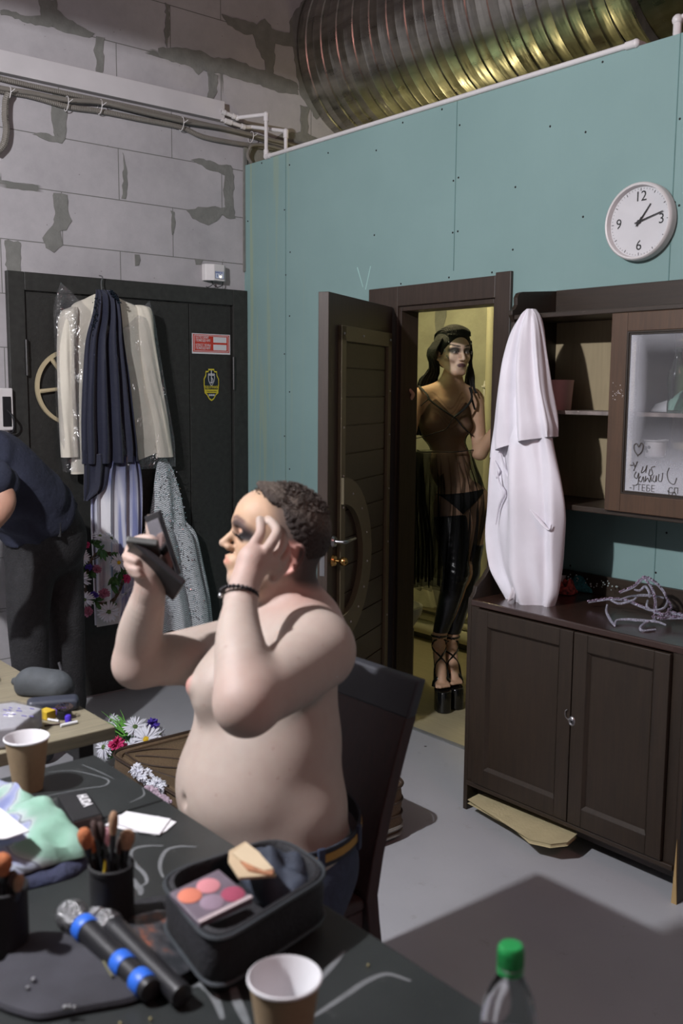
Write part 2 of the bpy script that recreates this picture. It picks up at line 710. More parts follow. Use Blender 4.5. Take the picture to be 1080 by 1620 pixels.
def wood(name, a, b, rough=0.45, coat=0.08, scale=(2, 2, 30), grain=3.0, axis='z'):
    m, nt, p = new_mat(name)
    sc = {'z': (28, 28, 1.6), 'x': (1.6, 28, 28), 'y': (28, 1.6, 28)}[axis]
    vec = coords(nt, scale=sc)
    n1 = N(nt, 'ShaderNodeTexNoise', Scale=grain, Detail=6, Roughness=0.65, Distortion=0.6)
    nt.links.new(vec, n1.inputs['Vector'])
    c = ramp(nt, n1.outputs['Fac'], [(0.3, a), (0.7, b)])
    v2 = coords(nt)
    n2 = N(nt, 'ShaderNodeTexNoise', Scale=3.0, Detail=3)
    nt.links.new(v2, n2.inputs['Vector'])
    c = mix(nt, maths(nt, 'MULTIPLY', n2.outputs['Fac'], 0.35), c, a)
    nt.links.new(c, p.inputs['Base Color'])
    p.inputs['Roughness'].default_value = rough
    p.inputs['Coat Weight'].default_value = coat
    p.inputs['Coat Roughness'].default_value = 0.3
    bp = N(nt, 'ShaderNodeBump', Strength=0.1, Distance=0.003)
    nt.links.new(n1.outputs['Fac'], bp.inputs['Height'])
    nt.links.new(bp.outputs['Normal'], p.inputs['Normal'])
    return m


M = {}
M['block'] = block_material()
M['green'] = plasterboard_material()
M['floor'] = floor_material()
M['mortar'] = mat('grey_mortar', srgb(122, 122, 118), 0.95, var=0.12, vscale=20, bump=0.3)
M['lino'] = wood('beige_linoleum', srgb(160, 150, 120), srgb(178, 168, 138), 0.5, 0.05, axis='x')
M['concrete'] = mat('bathroom_concrete', srgb(160, 158, 142), 0.9, var=0.18, vscale=5, bump=0.3, bscale=30, detail=8)
M['plaster'] = mat('pale_plaster', srgb(205, 200, 176), 0.8, var=0.05)
M['dark_tile'] = mat('dark_skirting', srgb(70, 70, 62), 0.4, var=0.1)
M['white_plastic'] = mat('white_plastic', srgb(214, 210, 210), 0.4, var=0.03)
M['white_paint'] = mat('white_painted_board', srgb(196, 192, 194), 0.6, var=0.06, vscale=5)
M['grey_conduit'] = mat('grey_conduit', srgb(122, 117, 110), 0.55, var=0.08)
M['black_paint'] = mat('black_textured_paint', srgb(42, 42, 40), 0.6, var=0.2, vscale=40, bump=0.2, bscale=150)
M['black_frame'] = mat('black_frame_paint', srgb(48, 48, 46), 0.5, var=0.2, vscale=30, bump=0.1)
M['gap'] = mat('dark_gap', srgb(12, 12, 12), 0.9)
M['dwood'] = wood('dark_brown_wood', srgb(33, 25, 17), srgb(50, 38, 27), 0.5, 0.04)
M['dwood_x'] = wood('dark_brown_wood_across', srgb(36, 27, 19), srgb(54, 41, 30), 0.5, 0.04, axis='x')
M['dwood_top'] = wood('dark_glossy_wood', srgb(44, 28, 22), srgb(62, 42, 34), 0.22, 0.4, axis='x')
M['doorwood'] = wood('door_wood', srgb(48, 38, 32), srgb(66, 53, 44), 0.5, 0.1)
M['doorwood_x'] = wood('door_plank_wood', srgb(42, 32, 27), srgb(60, 47, 38), 0.5, 0.1, axis='y')
M['doorstrap'] = mat('olive_brown_strap', srgb(98, 90, 70), 0.45, var=0.08)
M['bare_wood'] = wood('bare_pine', srgb(150, 122, 78), srgb(182, 156, 108), 0.7, 0)
M['backboard'] = mat('fibreboard', srgb(150, 136, 108), 0.8, var=0.08, vscale=60, stretch=(1, 1, 0.1))
M['steel'] = mat('steel', srgb(170, 170, 172), 0.3, 1.0, var=0.05)
M['dark_steel'] = mat('dark_steel', srgb(84, 84, 84), 0.4, 1.0, var=0.1)
M['brass'] = mat('brass', srgb(190, 150, 90), 0.25, 1.0, var=0.05)
M['screw'] = mat('screw_black', srgb(30, 30, 30), 0.5, 0.4)
M['black_plastic'] = mat('black_plastic', srgb(30, 30, 33), 0.4, var=0.1)
M['black_matte'] = mat('black_matte', srgb(22, 22, 24), 0.75, var=0.15)
M['white'] = mat('white_matt', srgb(206, 205, 208), 0.7, var=0.03)
M['ink'] = mat('black_ink', srgb(14, 14, 16), 0.6, var=0)
M['blue_ink'] = mat('blue_ink', srgb(50, 70, 150), 0.6, var=0.05)

# ================================================================== STRUCTURE
XR, YF, YB, ZC = 3.0, -3.2, 4.38, 4.7
WT = 2.826
struct(obj('floor', MB().box(XB - .2, XR, YF, YG + .004, -.1, 0), M['floor'], smooth=False))
struct(obj('floor', MB().box(XB - .2, XR, YG + .004, YB + .2, -.1, 0.002), M['lino'], smooth=False))
struct(obj('trim_1', MB().box(-3.325, -2.732, YG - .012, YG + .012, 0, .006), mat('threshold_strip', srgb(120, 122, 122), 0.4), smooth=False))
wl = struct(obj('wall_left', MB().box(XB - .2, XB, YF, 6.0, 0, ZC), M['block'], smooth=False))

# grey mortar smeared over the joints, as the photograph shows it
smears = [
    [(122, 0), (180, 0), (178, 30), (215, 60), (255, 85), (300, 105), (280, 122), (215, 105), (165, 85), (110, 80), (60, 62), (0, 45), (0, 30), (50, 40), (95, 52), (128, 48)],
    [(305, 116), (328, 120), (326, 150), (328, 180), (323, 238), (302, 233), (306, 190), (296, 160)],
    [(522, 10), (534, 20), (536, 100), (526, 150), (518, 110), (524, 60)],
    [(500, 150), (560, 152), (640, 160), (665, 180), (740, 186), (800, 214), (870, 235), (940, 262), (944, 300), (880, 292), (820, 268), (700, 236), (640, 222), (625, 240), (600, 208), (545, 196), (505, 180)],
    [(655, 222), (688, 238), (684, 290), (672, 320), (656, 312), (660, 270)],
    [(700, 45), (760, 60), (810, 76), (838, 58), (860, 92), (912, 104), (938, 120), (940, 150), (870, 140), (866, 200), (862, 250), (840, 246), (836, 190), (815, 160), (800, 110), (770, 108), (720, 80)],
    [(918, 60), (960, 0), (1080, 0), (1080, 300), (1000, 380), (950, 300), (930, 180), (915, 110)],
    [(165, 288), (206, 300), (212, 370), (204, 440), (175, 448), (160, 370)],
    [(100, 424), (130, 420), (206, 440), (196, 452), (140, 444)],
    [(390, 480), (398, 520), (402, 570), (398, 630), (386, 628), (388, 560)],
    [(600, 504), (640, 500), (690, 520), (730, 522), (740, 560), (736, 620), (742, 694), (716, 692), (704, 680), (660, 716), (610, 690), (590, 664), (640, 654), (710, 656), (706, 590), (712, 556), (650, 532)],
    [(168, 608), (210, 614), (216, 680), (228, 700), (210, 726), (192, 732), (196, 776), (172, 797), (145, 786), (136, 750), (150, 728), (168, 716), (172, 680)],
    [(15, 758), (66, 766), (64, 840), (62, 880), (20, 874)],
    [(540, 666), (552, 672), (550, 740), (544, 742)],
    [(426, 804), (442, 806), (440, 838), (428, 838)],
    [(615, 816), (640, 822), (636, 838), (620, 838)],
    [(775, 460), (800, 470), (900, 420), (960, 420), (1010, 440), (1000, 470), (960, 500), (800, 530), (775, 524)],
    [(950, 330), (975, 340), (972, 440), (950, 430)],
]
mb = MB()
rnd = random.Random(3)
for i, poly in enumerate(smears):
    q = []
    for j in range(len(poly)):
        a, b = poly[j], poly[(j + 1) % len(poly)]
        L = math.hypot(b[0] - a[0], b[1] - a[1])
        k = max(1, int(L / 12))
        for t in range(k):
            q.append((a[0] + (b[0] - a[0]) * t / k + rnd.uniform(-3, 3), a[1] + (b[1] - a[1]) * t / k + rnd.uniform(-3, 3)))
    P = [onL(x / 2, y / 2, 0) for x, y in q]
    mb.prism(P, (1, 0, 0), 0.003 + 0.0004 * (i % 3))
obj('mortar', mb, M['mortar'], wl, smooth=False, label='smeared grey mortar')
# thin end wall strip where the partition meets the blocks
mb = MB()
mb.prism([onL(384, 232), onL(389, 232), onL(389, 430), onL(384, 430)], (1, 0, 0), 0.012)
obj('joint_strip', mb, M['mortar'], wl, smooth=False)

wb = MB()
OX0, OX1, OZ = -3.335, -2.722, 1.995
wb.box(XB, OX0, YG, YG + .1, 0, WT)
wb.box(OX1, XR, YG, YG + .1, 0, WT)
wb.box(OX0, OX1, YG, YG + .1, OZ, WT)
wb_ = struct(obj('wall_back', wb, M['green'], smooth=False))
# dark vertical joint lines between the boards
for px, py in ((452, 252), (723, 165), (1076, 60)):
    x = on(px, py, 'y', YG)[0]
    z0 = 2.12 if OX0 - .2 < x < OX1 + .1 else 0.0
    obj('board_joint', MB().box(x - .0018, x + .0018, YG - .0012, YG + .002, z0, WT), mat('joint_line', srgb(92, 124, 122), 0.9), wb_, smooth=False)
scr = [(595, 238), (637, 194), (699, 173), (727, 198), (717, 286), (725, 281), (815, 296), (926, 209), (953, 98), (922, 343), (811, 395), (716, 368), (724, 366),
       (592, 372), (458, 261), (519, 242), (450, 332), (459, 399), (452, 435), (634, 449), (710, 439), (778, 431), (1075, 188), (1074, 325), (1067, 320),
       (414, 258), (392, 350), (458, 500), (450, 560), (458, 620), (450, 690), (458, 742), (1054, 843), (1037, 906), (902, 895), (870, 200)]
sm = MB().lathe([(0.0, 0.003), (.0032, .002), (.0045, 0)], (0, 0, 0), (0, -1, 0), n=8)
s0 = None
for i, (px, py) in enumerate(scr):
    p = on(px, py, 'y', YG)
    if s0 is None:
        s0 = obj('screw', sm, M['screw'], wb_)
        o = s0
    else:
        o = s0.copy()
        COL.objects.link(o)
    o.location = (p[0], YG - .0005, p[2])
# pencil mark like a V
pv = MB()
for a, b in (((565, 423), (574, 454)), ((586, 421), (578, 458))):
    A, B = on(*a, 'y', YG), on(*b, 'y', YG)
    pv.box(-.5, .5, -.0006, 0, -.003, .003, Matrix.Translation(Vector((A + B) / 2)) @ Matrix.Rotation(-math.atan2(B[2] - A[2], B[0] - A[0]), 4, 'Y') @ Matrix.Diagonal((float(np.linalg.norm(B - A)), 1, 1, 1)))
obj('chalk_mark', pv, mat('chalk', srgb(160, 196, 192), 0.9), wb_, smooth=False)

# added unseen board: it keeps the lamp's light off the upper wall
T_ = Matrix.Translation((KEY[0], KEY[1], KEY[2] + .012)) @ Matrix(((1, 0, 0, 0), (0, 1, 0, 0), (-.116, 0, 1, 0), (0, 0, 0, 1)))
struct(obj('light_blocker', MB().box(-.85, .85, -.85, 1.6, 0, .03, T_), M['white_paint'], smooth=False))

# bathroom behind the doorway
struct(obj('wall_bathroom_back', MB().box(XB, -1.6, YB, YB + .15, 0, WT), M['concrete'], smooth=False))
struct(obj('wall_bathroom_right', MB().box(-1.75, -1.6, YG + .1, YB, 0, WT), M['concrete'], smooth=False))
struct(obj('wall_bathroom_left', MB().box(XB, XB + .05, YG + .1, YB, 0, WT), M['plaster'], smooth=False))
struct(obj('baseboard_bathroom', MB().box(XB + .05, -1.75, YB - .015, YB, 0, .09), M['dark_tile'], smooth=False))
# dark vertical smear on the bathroom wall
mb = MB()
mb.prism([on(x, y, 'y', YB) for x, y in ((689, 484), (706, 484), (706, 500), (702, 515), (700, 530), (690, 532), (688, 510))], (0, -1, 0), 0.003)
obj('damp_patch', mb, M['mortar'], bpy.data.objects['wall_bathroom_back'], smooth=False, label='dark damp patch')

# the doorway: frame and leaf
d2 = thing('door_2', 'x', 'x', (OX0, YG, 0))
del d2['label'], d2['category']
struct(d2)
FX0, FX1, FZ = -3.525, -2.651, 2.078
fm = MB()
fm.box(FX0, OX0 + .012, YG - .016, YG, 0, FZ)
fm.box(OX1 - .012, FX1, YG - .016, YG, 0, FZ + .012)
fm.box(OX0 + .012, OX1 - .012, YG - .016, YG, OZ - .008, FZ)
obj('architrave', fm, M['doorwood'], d2, bevel=.003, smooth=False)
fm = MB()
fm.box(OX0, OX0 + .028, YG - .004, YG + .105, 0, OZ)
fm.box(OX1 - .028, OX1, YG - .004, YG + .105, 0, OZ)
fm.box(OX0 + .028, OX1 - .028, YG - .004, YG + .105, OZ - .03, OZ)
obj('jamb', fm, M['doorwood'], d2, bevel=.002, smooth=False)

# leaf: built in its own frame (u along the leaf from the hinge, n towards the face seen), then swung open
leaf_h = np.array([-3.345, 3.105, 0.0])
free = np.array([-2.999, 2.442, 0.0])
ud = free - leaf_h
LW = 0.60
ud = ud / np.linalg.norm(ud)
ML = Matrix(((ud[0], -ud[1], 0, leaf_h[0]), (ud[1], ud[0], 0, leaf_h[1]), (0, 0, 1, 0), (0, 0, 0, 1)))
# local x = along leaf, local y = towards +X side (the face seen), z up
leaf_len = float(np.linalg.norm(free - leaf_h))
LT = .045
lf = thing('door_3', 'x', 'x', leaf_h)
del lf['label'], lf['category']
struct(lf)
L0, L1 = 0.0, leaf_len


def leafbox(x0, x1, y0, y1, z0, z1):
    return MB().box(x0, x1, y0, y1, z0, z1, ML)


obj('door_slab', leafbox(L0, L1, -LT, 0, .012, 1.985), M['doorwood'], lf, bevel=.002, smooth=False)
# find where strap uprights fall: seen px 537..552 (left) and 603..607 (right)
pan = MB()
zb = .16
PX0, PX1 = L0 + .085, L1 - .115
k = 0
z = zb
while z < 1.80:
    h = .118
    pan.box(PX0, PX1, -.001, .006, z, min(z + h, 1.80) - .004, ML)
    z += h
obj('plank_panel', pan, M['doorwood_x'], lf, bevel=.002, smooth=False)
sp = MB()
sp.box(PX1 - .03, PX1 + .018, 0, .018, zb, 1.86, ML)
sp.box(PX0 - .03, PX0 + .012, 0, .018, .1, 1.86, ML)
sp.box(PX0 - .03, PX1 + .018, 0, .018, 1.80, 1.862, ML)
sp.box(PX0 - .03, PX1 + .018, 0, .018, .1, .16, ML)
obj('strap_frame', sp, M['doorstrap'], lf, bevel=.002, smooth=False, label='olive brown strap frame with screws')
# half-round olive board around the handles
arc = []
cz, r1, r0 = .90, .345, .235
ce = L1 - .10
for i in range(25):
    a = -pi / 2 + pi * i / 24
    arc.append((ce - r1 * math.cos(a) * .95, cz + r1 * math.sin(a)))
inn = []
for i in range(25):
    a = pi / 2 - pi * i / 24
    inn.append((ce - r0 * math.cos(a) * .95, cz + r0 * math.sin(a)))
V = []
F = []
n_ = 25
for (x, z_), (xi, zi) in zip(arc, reversed(inn)):
    for yy in (.004, .03):
        V.append(ML @ Vector((x, yy, z_)))
        V.append(ML @ Vector((xi, yy, zi)))
for i in range(n_ - 1):
    a = i * 4
    b = a + 4
    F += [(a, b, b + 1, a + 1), (a + 2, a + 3, b + 3, b + 2), (a, a + 2, b + 2, b), (a + 1, b + 1, b + 3, a + 3)]
F += [(0, 1, 3, 2), ((n_ - 1) * 4, (n_ - 1) * 4 + 2, (n_ - 1) * 4 + 3, (n_ - 1) * 4 + 1)]
obj('arched_board', MB().add(V, F), M['doorstrap'], lf, label='half-round olive board round the door handle')
# handles
hm = MB()
hx = L1 - .062
hp = lambda x, y, z: ML @ Vector((x, y, z))
hm.lathe([(.0, .010), (.020, .010), (.024, .004), (.026, 0)], hp(hx, 0, .985), ML.to_3x3() @ Vector((0, 1, 0)), n=20)
hm.tube([hp(hx, 0, .985), hp(hx, .045, .985), hp(hx - .012, .052, .985), hp(hx - .06, .052, .987), hp(hx - .115, .05, .985)], [.008, .008, .0085, .008, .0065], 10)
obj('door_handle', hm, M['steel'], lf, label='chrome lever handle')
hm = MB()
hm.lathe([(.0, .010), (.020, .010), (.024, .004), (.026, 0)], hp(hx, 0, .905), ML.to_3x3() @ Vector((0, 1, 0)), n=20)
hm.tube([hp(hx, 0, .905), hp(hx, .03, .905)], .007, 10)
hm.ball(hp(hx, .045, .905), .019, 14)
obj('door_knob', hm, M['brass'], lf, label='brass round knob')
hm = leafbox(L1 - .002, L1 + .0015, -LT + .012, -.012, .85, .95)
obj('lock_plate', hm, M['steel'], lf, smooth=False)
# screws of the straps
s1 = None
for x, y, z in [(PX1 - .005, .018, v) for v in (1.83, 1.45, 1.25, 1.12, .3)] + [(PX0 - .01, .018, v) for v in (1.83, 1.6, 1.4, 1.15, .9, .55, .2)] + [(PX1 - .22, .018, 1.83)] + \
        [(ce - .29 * math.cos(a) * .95, .03, cz + .29 * math.sin(a)) for a in (-1.25, -.9, -.55, -.15, .3, .75, 1.2)]:
    if s1 is None:
        s1 = obj('strap_screw', MB().ball((0, 0, 0), .0055, 8), M['steel'], lf)
        o = s1
    else:
        o = s1.copy()
        COL.objects.link(o)
    o.location = hp(x, y, z)
    o.matrix_parent_inverse = pinv(lf)

# black steel double door in the block wall
d1 = thing('door_1', 'x', 'x', (XB, 1.771, 0))
del d1['label'], d1['category']
struct(d1)
fm = MB()
fm.box(XB - .02, XB + .03, 1.771, 1.853, 0, 2.148)
fm.box(XB - .02, XB + .03, 3.035, 3.129, 0, 2.148)
fm.box(XB - .02, XB + .03, 1.853, 3.035, 2.062, 2.148)
obj('door_frame', fm, M['black_frame'], d1, bevel=.003, smooth=False)
obj('door_leaf', MB().box(XB - .02, XB + .016, 1.858, 2.758, .012, 2.057), M['black_paint'], d1, bevel=.003, smooth=False)
obj('door_leaf', MB().box(XB - .02, XB + .014, 2.763, 3.030, .012, 2.057), M['black_paint'], d1, bevel=.003, smooth=False)
mb = MB()
for z0, z1 in ((1.6, 1.9), (.25, .45)):
    pass
for (y, z0, z1) in ((1.853, 1.66, 1.83), (3.035, 1.60, 1.78), (1.853, .25, .42), (3.035, .25, .42)):
    h = MB()
    h.tube([(XB + .03, y, z0), (XB + .03, y, (z0 + z1) / 2 - .002)], .010, 10)
    h.tube([(XB + .03, y, (z0 + z1) / 2 + .002), (XB + .03, y, z1)], .010, 10)
    h.lathe([(.0125, -.003), (.0125, .003)], (XB + .03, y, (z0 + z1) / 2), (0, 0, 1), n=10, cap=True)
    obj('hinge', h, M['dark_steel'], d1)

# ================================================================== OVERHEAD SERVICES
DC, DR = (3.99, 3.56), 0.50


def duct_metal():
    m, nt, p = new_mat('galvanised_steel')
    p.inputs['Metallic'].default_value = 1.0
    vec = coords(nt, scale=(1.2, 6, 6))
    n1 = N(nt, 'ShaderNodeTexNoise', Scale=3.0, Detail=6)
    nt.links.new(vec, n1.inputs['Vector'])
    nt.links.new(ramp(nt, n1.outputs['Fac'], [(0.3, srgb(150, 148, 142)), (0.7, srgb(190, 188, 180))]), p.inputs['Base Color'])
    nt.links.new(ramp(nt, n1.outputs['Fac'], [(0.3, (.24, .24, .24, 1)), (0.7, (.40, .40, .40, 1))]), p.inputs['Roughness'])
    v2 = coords(nt, scale=(9, 2, 2))
    n2 = N(nt, 'ShaderNodeTexNoise', Scale=2.0, Detail=2)
    nt.links.new(v2, n2.inputs['Vector'])
    b = N(nt, 'ShaderNodeBump', Strength=0.35, Distance=0.02)
    nt.links.new(n2.outputs['Fac'], b.inputs['Height'])
    nt.links.new(b.outputs['Normal'], p.inputs['Normal'])
    return m


M['duct'] = duct_metal()
du = thing('ventilation_duct', 'big round ribbed galvanised ventilation duct running above the green partition', 'duct', (XB, DC[0], DC[1] - DR))
prof = []
x = XB - .02
i = 0
while x < -2.52:
    # lock seam every 13 cm: a raised lip, with two shallow swages between
    for dx, dr in ((0, 0), (.004, .007), (.012, .007), (.016, 0), (.070, 0), (.074, .0018), (.080, 0)):
        prof.append((DR + dr, x + dx))
    x += .132
mb = MB().lathe([(r, h) for r, h in prof], (0, DC[0], DC[1]), (1, 0, 0), n=96, start=(0, 0, 1))
# lean the ribs so that they wind round like a spiral seam
mb.v = [(p[0] + .132 * (math.atan2(p[1] - DC[0], p[2] - DC[1]) / (2 * pi)), p[1], p[2]) if p[0] > XB + .05 else p for p in mb.v]
obj('spiral_pipe', mb, M['duct'], du, ang=25)
mb = MB().lathe([(DR, -2.60), (DR + .012, -2.56), (DR + .012, -2.475), (DR + .045, -2.475), (DR + .045, -2.465), (DR + .004, -2.46)], (0, DC[0], DC[1]), (1, 0, 0), n=96)
obj('flange', mb, M['duct'], du)
mb = MB().lathe([(DR + .002, -2.462), (.40, -2.14), (.385, -2.12), (.385, -1.0)], (0, DC[0], DC[1]), (1, 0, 0), n=64)
obj('reducer_cone', mb, M['duct'], du)
mb = MB().lathe([(.386, 0), (.40, .005), (.43, .005), (.43, .02), (.40, .02), (.386, .03)], (-2.12, DC[0], DC[1]), (1, 0, 0), n=64)
for k in range(24):
    a = k / 24 * 2 * pi
    mb.lathe([(.008, 0), (.008, .012), (0, .012)], (-2.10, DC[0] + .415 * math.cos(a), DC[1] + .415 * math.sin(a)), (1, 0, 0), n=6)
obj('bolted_ring', mb, M['dark_steel'], du)

tk = thing('cable_trunking', 'long white painted cable trunking along the block wall above the steel door', 'trunking', (XB, 1.7, 3.03))
mb = MB().box(XB, XB + .045, -.6, 2.978, 3.029, 3.127)
obj('casing', mb, M['white_paint'], tk, bevel=.002, smooth=False)


def wallpath(pts, off, n=4):
    return cat_rom([onL(x, y, off) for x, y in pts], n)


def ribbed(path, r, name, label, grp=None):
    # resample densely and alternate the radius so that the tube is corrugated
    P = [Vector(p) for p in path]
    L = [0]
    for a, b in zip(P, P[1:]):
        L.append(L[-1] + (b - a).length)
    n = int(L[-1] / .0045)
    pts, rs = [], []
    j = 0
    for i in range(n + 1):
        s = L[-1] * i / n
        while j < len(P) - 2 and L[j + 1] < s:
            j += 1
        t = (s - L[j]) / max(1e-6, L[j + 1] - L[j])
        pts.append(P[j].lerp(P[j + 1], t))
        rs.append(r if i % 2 else r * .86)
    o = obj(name, MB().tube(pts, rs, 8), M['grey_conduit'])
    tag(o, label, 'conduit', grp)
    return o


G_ = 'grey corrugated conduits on the block wall'
ribbed(wallpath([(-90, 116), (0, 139), (50, 147), (105, 158), (160, 162), (220, 176), (290, 192), (345, 201), (400, 214), (440, 224), (520, 240)], .035), .0125, 'corrugated_conduit', 'upper sagging grey corrugated conduit on the block wall', G_)
ribbed(wallpath([(-60, 128), (0, 143), (40, 150), (70, 158), (108, 169), (160, 176), (220, 188), (285, 201), (320, 216), (370, 226), (420, 233), (520, 248)], .018), .0135, 'corrugated_conduit', 'lower grey corrugated conduit tied under the other one', G_)
ribbed(wallpath([(-80, 100), (0, 124), (100, 147), (200, 168), (300, 191), (350, 203), (400, 216), (450, 231), (520, 244)], .016), .013, 'corrugated_conduit', 'straight grey conduit close under the white trunking', G_)
ribbed(wallpath([(14, 148), (9, 160), (8, 185), (10, 205), (6, 228), (-6, 242)], .03), .017, 'corrugated_conduit', 'thick grey conduit looping down at the left end of the bundle', G_)
ribbed(wallpath([(470, 244), (430, 232), (402, 229), (394, 236), (392, 248), (400, 262)], .04), .010, 'corrugated_conduit', 'short grey conduit bending down behind the green partition', G_)
tg = 'white cable ties round the conduits'
for i, (px, py, r) in enumerate(((14, 148, .03), (105, 164, .035), (158, 169, .035), (287, 196, .035), (397, 217, .03))):
    c = onL(px, py, .026)
    pts = [(c[0] + .024 * math.cos(a), c[1] + .004 * math.sin(a), c[2] + r * math.sin(a)) for a in [k / 18 * 2 * pi for k in range(18)]]
    mb = MB().tube(pts, .0022, 6, closed=True)
    mb.tube([(c[0] + .024, c[1], c[2]), (c[0] + .05, c[1] + .01, c[2] + .012)], .0018, 6)
    o = obj('cable_tie', mb, M['white_plastic'])
    tag(o, ['first', 'second', 'third', 'fourth', 'last'][i] + ' white cable tie along the grey conduits, counted from the left', 'cable tie', tg)

PR = .0105


def pipe_mesh(path, fittings):
    mb = MB().tube(path, PR, 14)
    for p, q in fittings:
        mb.tube([p, q], PR * 1.38, 14)
    return mb


def pth(a, b, t):
    return tuple(np.array(a) + (np.array(b) - np.array(a)) * t)


# pipe 1: out of the trunking, up, down and along the top of the partition
A = onL(350, 176, .05)
B = onL(402, 186, .05)
c_top = onL(421, 181, .12)
zt = WT + .0105
yt = YG - .004
c_bot = np.array([on(421, 247, 'y', yt)[0], yt, zt])
c_top = np.array([c_bot[0], yt, on(421, 181, 'y', yt)[2]])
B2 = np.array([XB + .05, B[1] + .01, c_top[2]])
B2 = np.array([XB + .06, yt - .08, c_top[2] + .0])
mb = pipe_mesh([A, B2], [(A, pth(A, B2, .25)), (pth(A, B2, .7), pth(A, B2, .85))])
mb.tube([B2, c_top], PR, 14)
mb.tube([c_top, c_bot], PR, 14)
R_end = np.array([on(1006, 62, 'y', yt)[0], yt, zt])
mb.tube([c_bot, R_end], PR, 14)
for c in (c_top, c_bot, R_end, B2):
    mb.ball(c, PR * 1.5, 12)
mb.tube([c_top, c_top - np.array([0, 0, .035])], PR * 1.38, 14)
mb.tube([c_bot, c_bot + np.array([0, 0, .035])], PR * 1.38, 14)
mb.tube([c_bot, c_bot + np.array([.035, 0, 0])], PR * 1.38, 14)
mb.tube([R_end - np.array([.04, 0, 0]), R_end], PR * 1.38, 14)
mb.tube([R_end, R_end + np.array([0, .05, 0])], PR * 1.38, 14)
mb.tube([R_end, R_end + np.array([0, .3, 0])], PR, 14)
o = obj('water_pipe', mb, M['white_plastic'])
tag(o, 'long white plastic water pipe lying along the top edge of the green partition', 'pipe')
text('РАСО 20x3,4', .016, M['ink'], o, on(935, 90, 'y', yt - PR - .0006) * [1, 0, 0] + [0, yt - PR * .82, zt - .001], (1, 0, 0), (0, .3, 1))
# pipe 2
A = onL(350, 189, .04)
B = onL(425, 209, .05)
yt2 = YG + .075
c_bot = np.array([on(452, 242, 'y', yt2)[0], yt2, WT - .3])
c_top = np.array([c_bot[0], yt2, on(457, 206, 'y', yt2)[2]])
B2 = np.array([XB + .045, yt2 - .1, B[2]])
mb = pipe_mesh([A, B2], [(pth(A, B2, .15), pth(A, B2, .42)), (pth(A, B2, .85), pth(A, B2, 1))])
mb.tube([B2, B2 + np.array([.0, .05, .01]), c_top], PR, 14)
mb.tube([c_top, c_bot], PR, 14)
mb.ball(c_top, PR * 1.5, 12)
mb.tube([c_top, c_top - np.array([0, 0, .035])], PR * 1.38, 14)
o = obj('water_pipe', mb, M['white_plastic'])
tag(o, 'short white plastic water pipe dropping behind the corner of the green partition', 'pipe')
# pipe piece at the far right
mb = MB()
p = on(1071, 46, 'y', YG + .05)
mb.tube([(p[0], p[1], WT - .1), (p[0], p[1], p[2] + .03), (p[0] + .04, p[1] + .03, p[2] + .05)], .015, 12)
mb.ball((p[0], p[1], p[2] + .03), .02, 12)
o = obj('pipe_elbow', mb, M['white_plastic'])
tag(o, 'white pipe elbow standing up behind the partition at the right edge of the photo', 'pipe')

# ================================================================== WALL CLOCK
cc = on(1017, 352, 'y', YG)
CR = .137
ck = thing('wall_clock', 'round white wall clock with black hands on the green partition', 'clock', (cc[0], YG, cc[2]))
ctr = (cc[0], YG, cc[2])
ax = (0, -1, 0)
obj('rim', MB().lathe([(CR * .96, 0), (CR, .006), (CR, .030), (CR * .985, .040), (CR * .95, .044), (CR * .915, .042), (CR * .90, .034), (CR * .89, .020)], ctr, ax, n=64), M['white_plastic'], ck)
obj('dial', MB().lathe([(0, .021), (CR * .90, .021)], ctr, ax, n=64), M['white'], ck, label='white dial with black numerals')
yd = YG - .0215


def dial_pt(x, z, y=yd):
    return (cc[0] + x, y, cc[2] + z)


tk_ = MB()
for k in range(60):
    a = k / 60 * 2 * pi
    l, w = (.010, .0011) if k % 5 == 0 else (.005, .0005)
    T = Matrix.Translation(dial_pt(0, 0)) @ Matrix.Rotation(a, 4, 'Y')
    tk_.box(-w, w, -.0006, 0, CR * .86 - l, CR * .86, T)
obj('minute_marks', tk_, M['ink'], ck, smooth=False)
NS = .050
for s, x, z in (('12', 0, .0725), ('3', .087, -.0), ('6', 0, -.0985), ('9', -.087, -.0)):
    text(s, NS, M['ink'], ck, dial_pt(x, z - (0 if s in '12 6' else .015)), (1, 0, 0), (0, 0, 1), name='numeral', align='CENTER')


def hand(a, L, w, y, nm, back=.018):
    T = Matrix.Translation(dial_pt(0, 0, y)) @ Matrix.Rotation(a, 4, 'Y')
    mb = MB()
    mb.prism([T @ Vector((x, 0, z)) for x, z in ((-w, -back), (w, -back), (w * .6, L), (-w * .6, L))], (0, -1, 0), .0015)
    obj(nm, mb, M['ink'], ck, smooth=False)


hand(math.radians(37), .072, .0032, YG - .024, 'hour_hand')
hand(math.radians(75), .098, .0026, YG - .027, 'minute_hand')
hand(math.radians(214), .02, .001, YG - .029, 'second_hand')
obj('centre_cap', MB().lathe([(0, .032), (.006, .031), (.0065, .024)], ctr, ax, n=16), M['ink'], ck)
mb = MB().lathe([(CR * .9, .0385), (CR * .45, .0405), (0, .041)], ctr, ax, n=48)
m_, nt_, p_ = new_mat('clock_glass')
tr = N(nt_, 'ShaderNodeBsdfTransparent')
gl = N(nt_, 'ShaderNodeBsdfGlossy', Roughness=0.03)
ms = N(nt_, 'ShaderNodeMixShader')
ms.inputs[0].default_value = .04
nt_.links.new(tr.outputs[0], ms.inputs[1])
nt_.links.new(gl.outputs[0], ms.inputs[2])
nt_.links.new(ms.outputs[0], nt_.nodes['Material Output'].inputs['Surface'])
M['thin_glass'] = m_
obj('clock_glass', mb, m_, ck)

# ================================================================== THINGS ON THE STEEL DOOR / BLOCK WALL
XD = XB + .0165
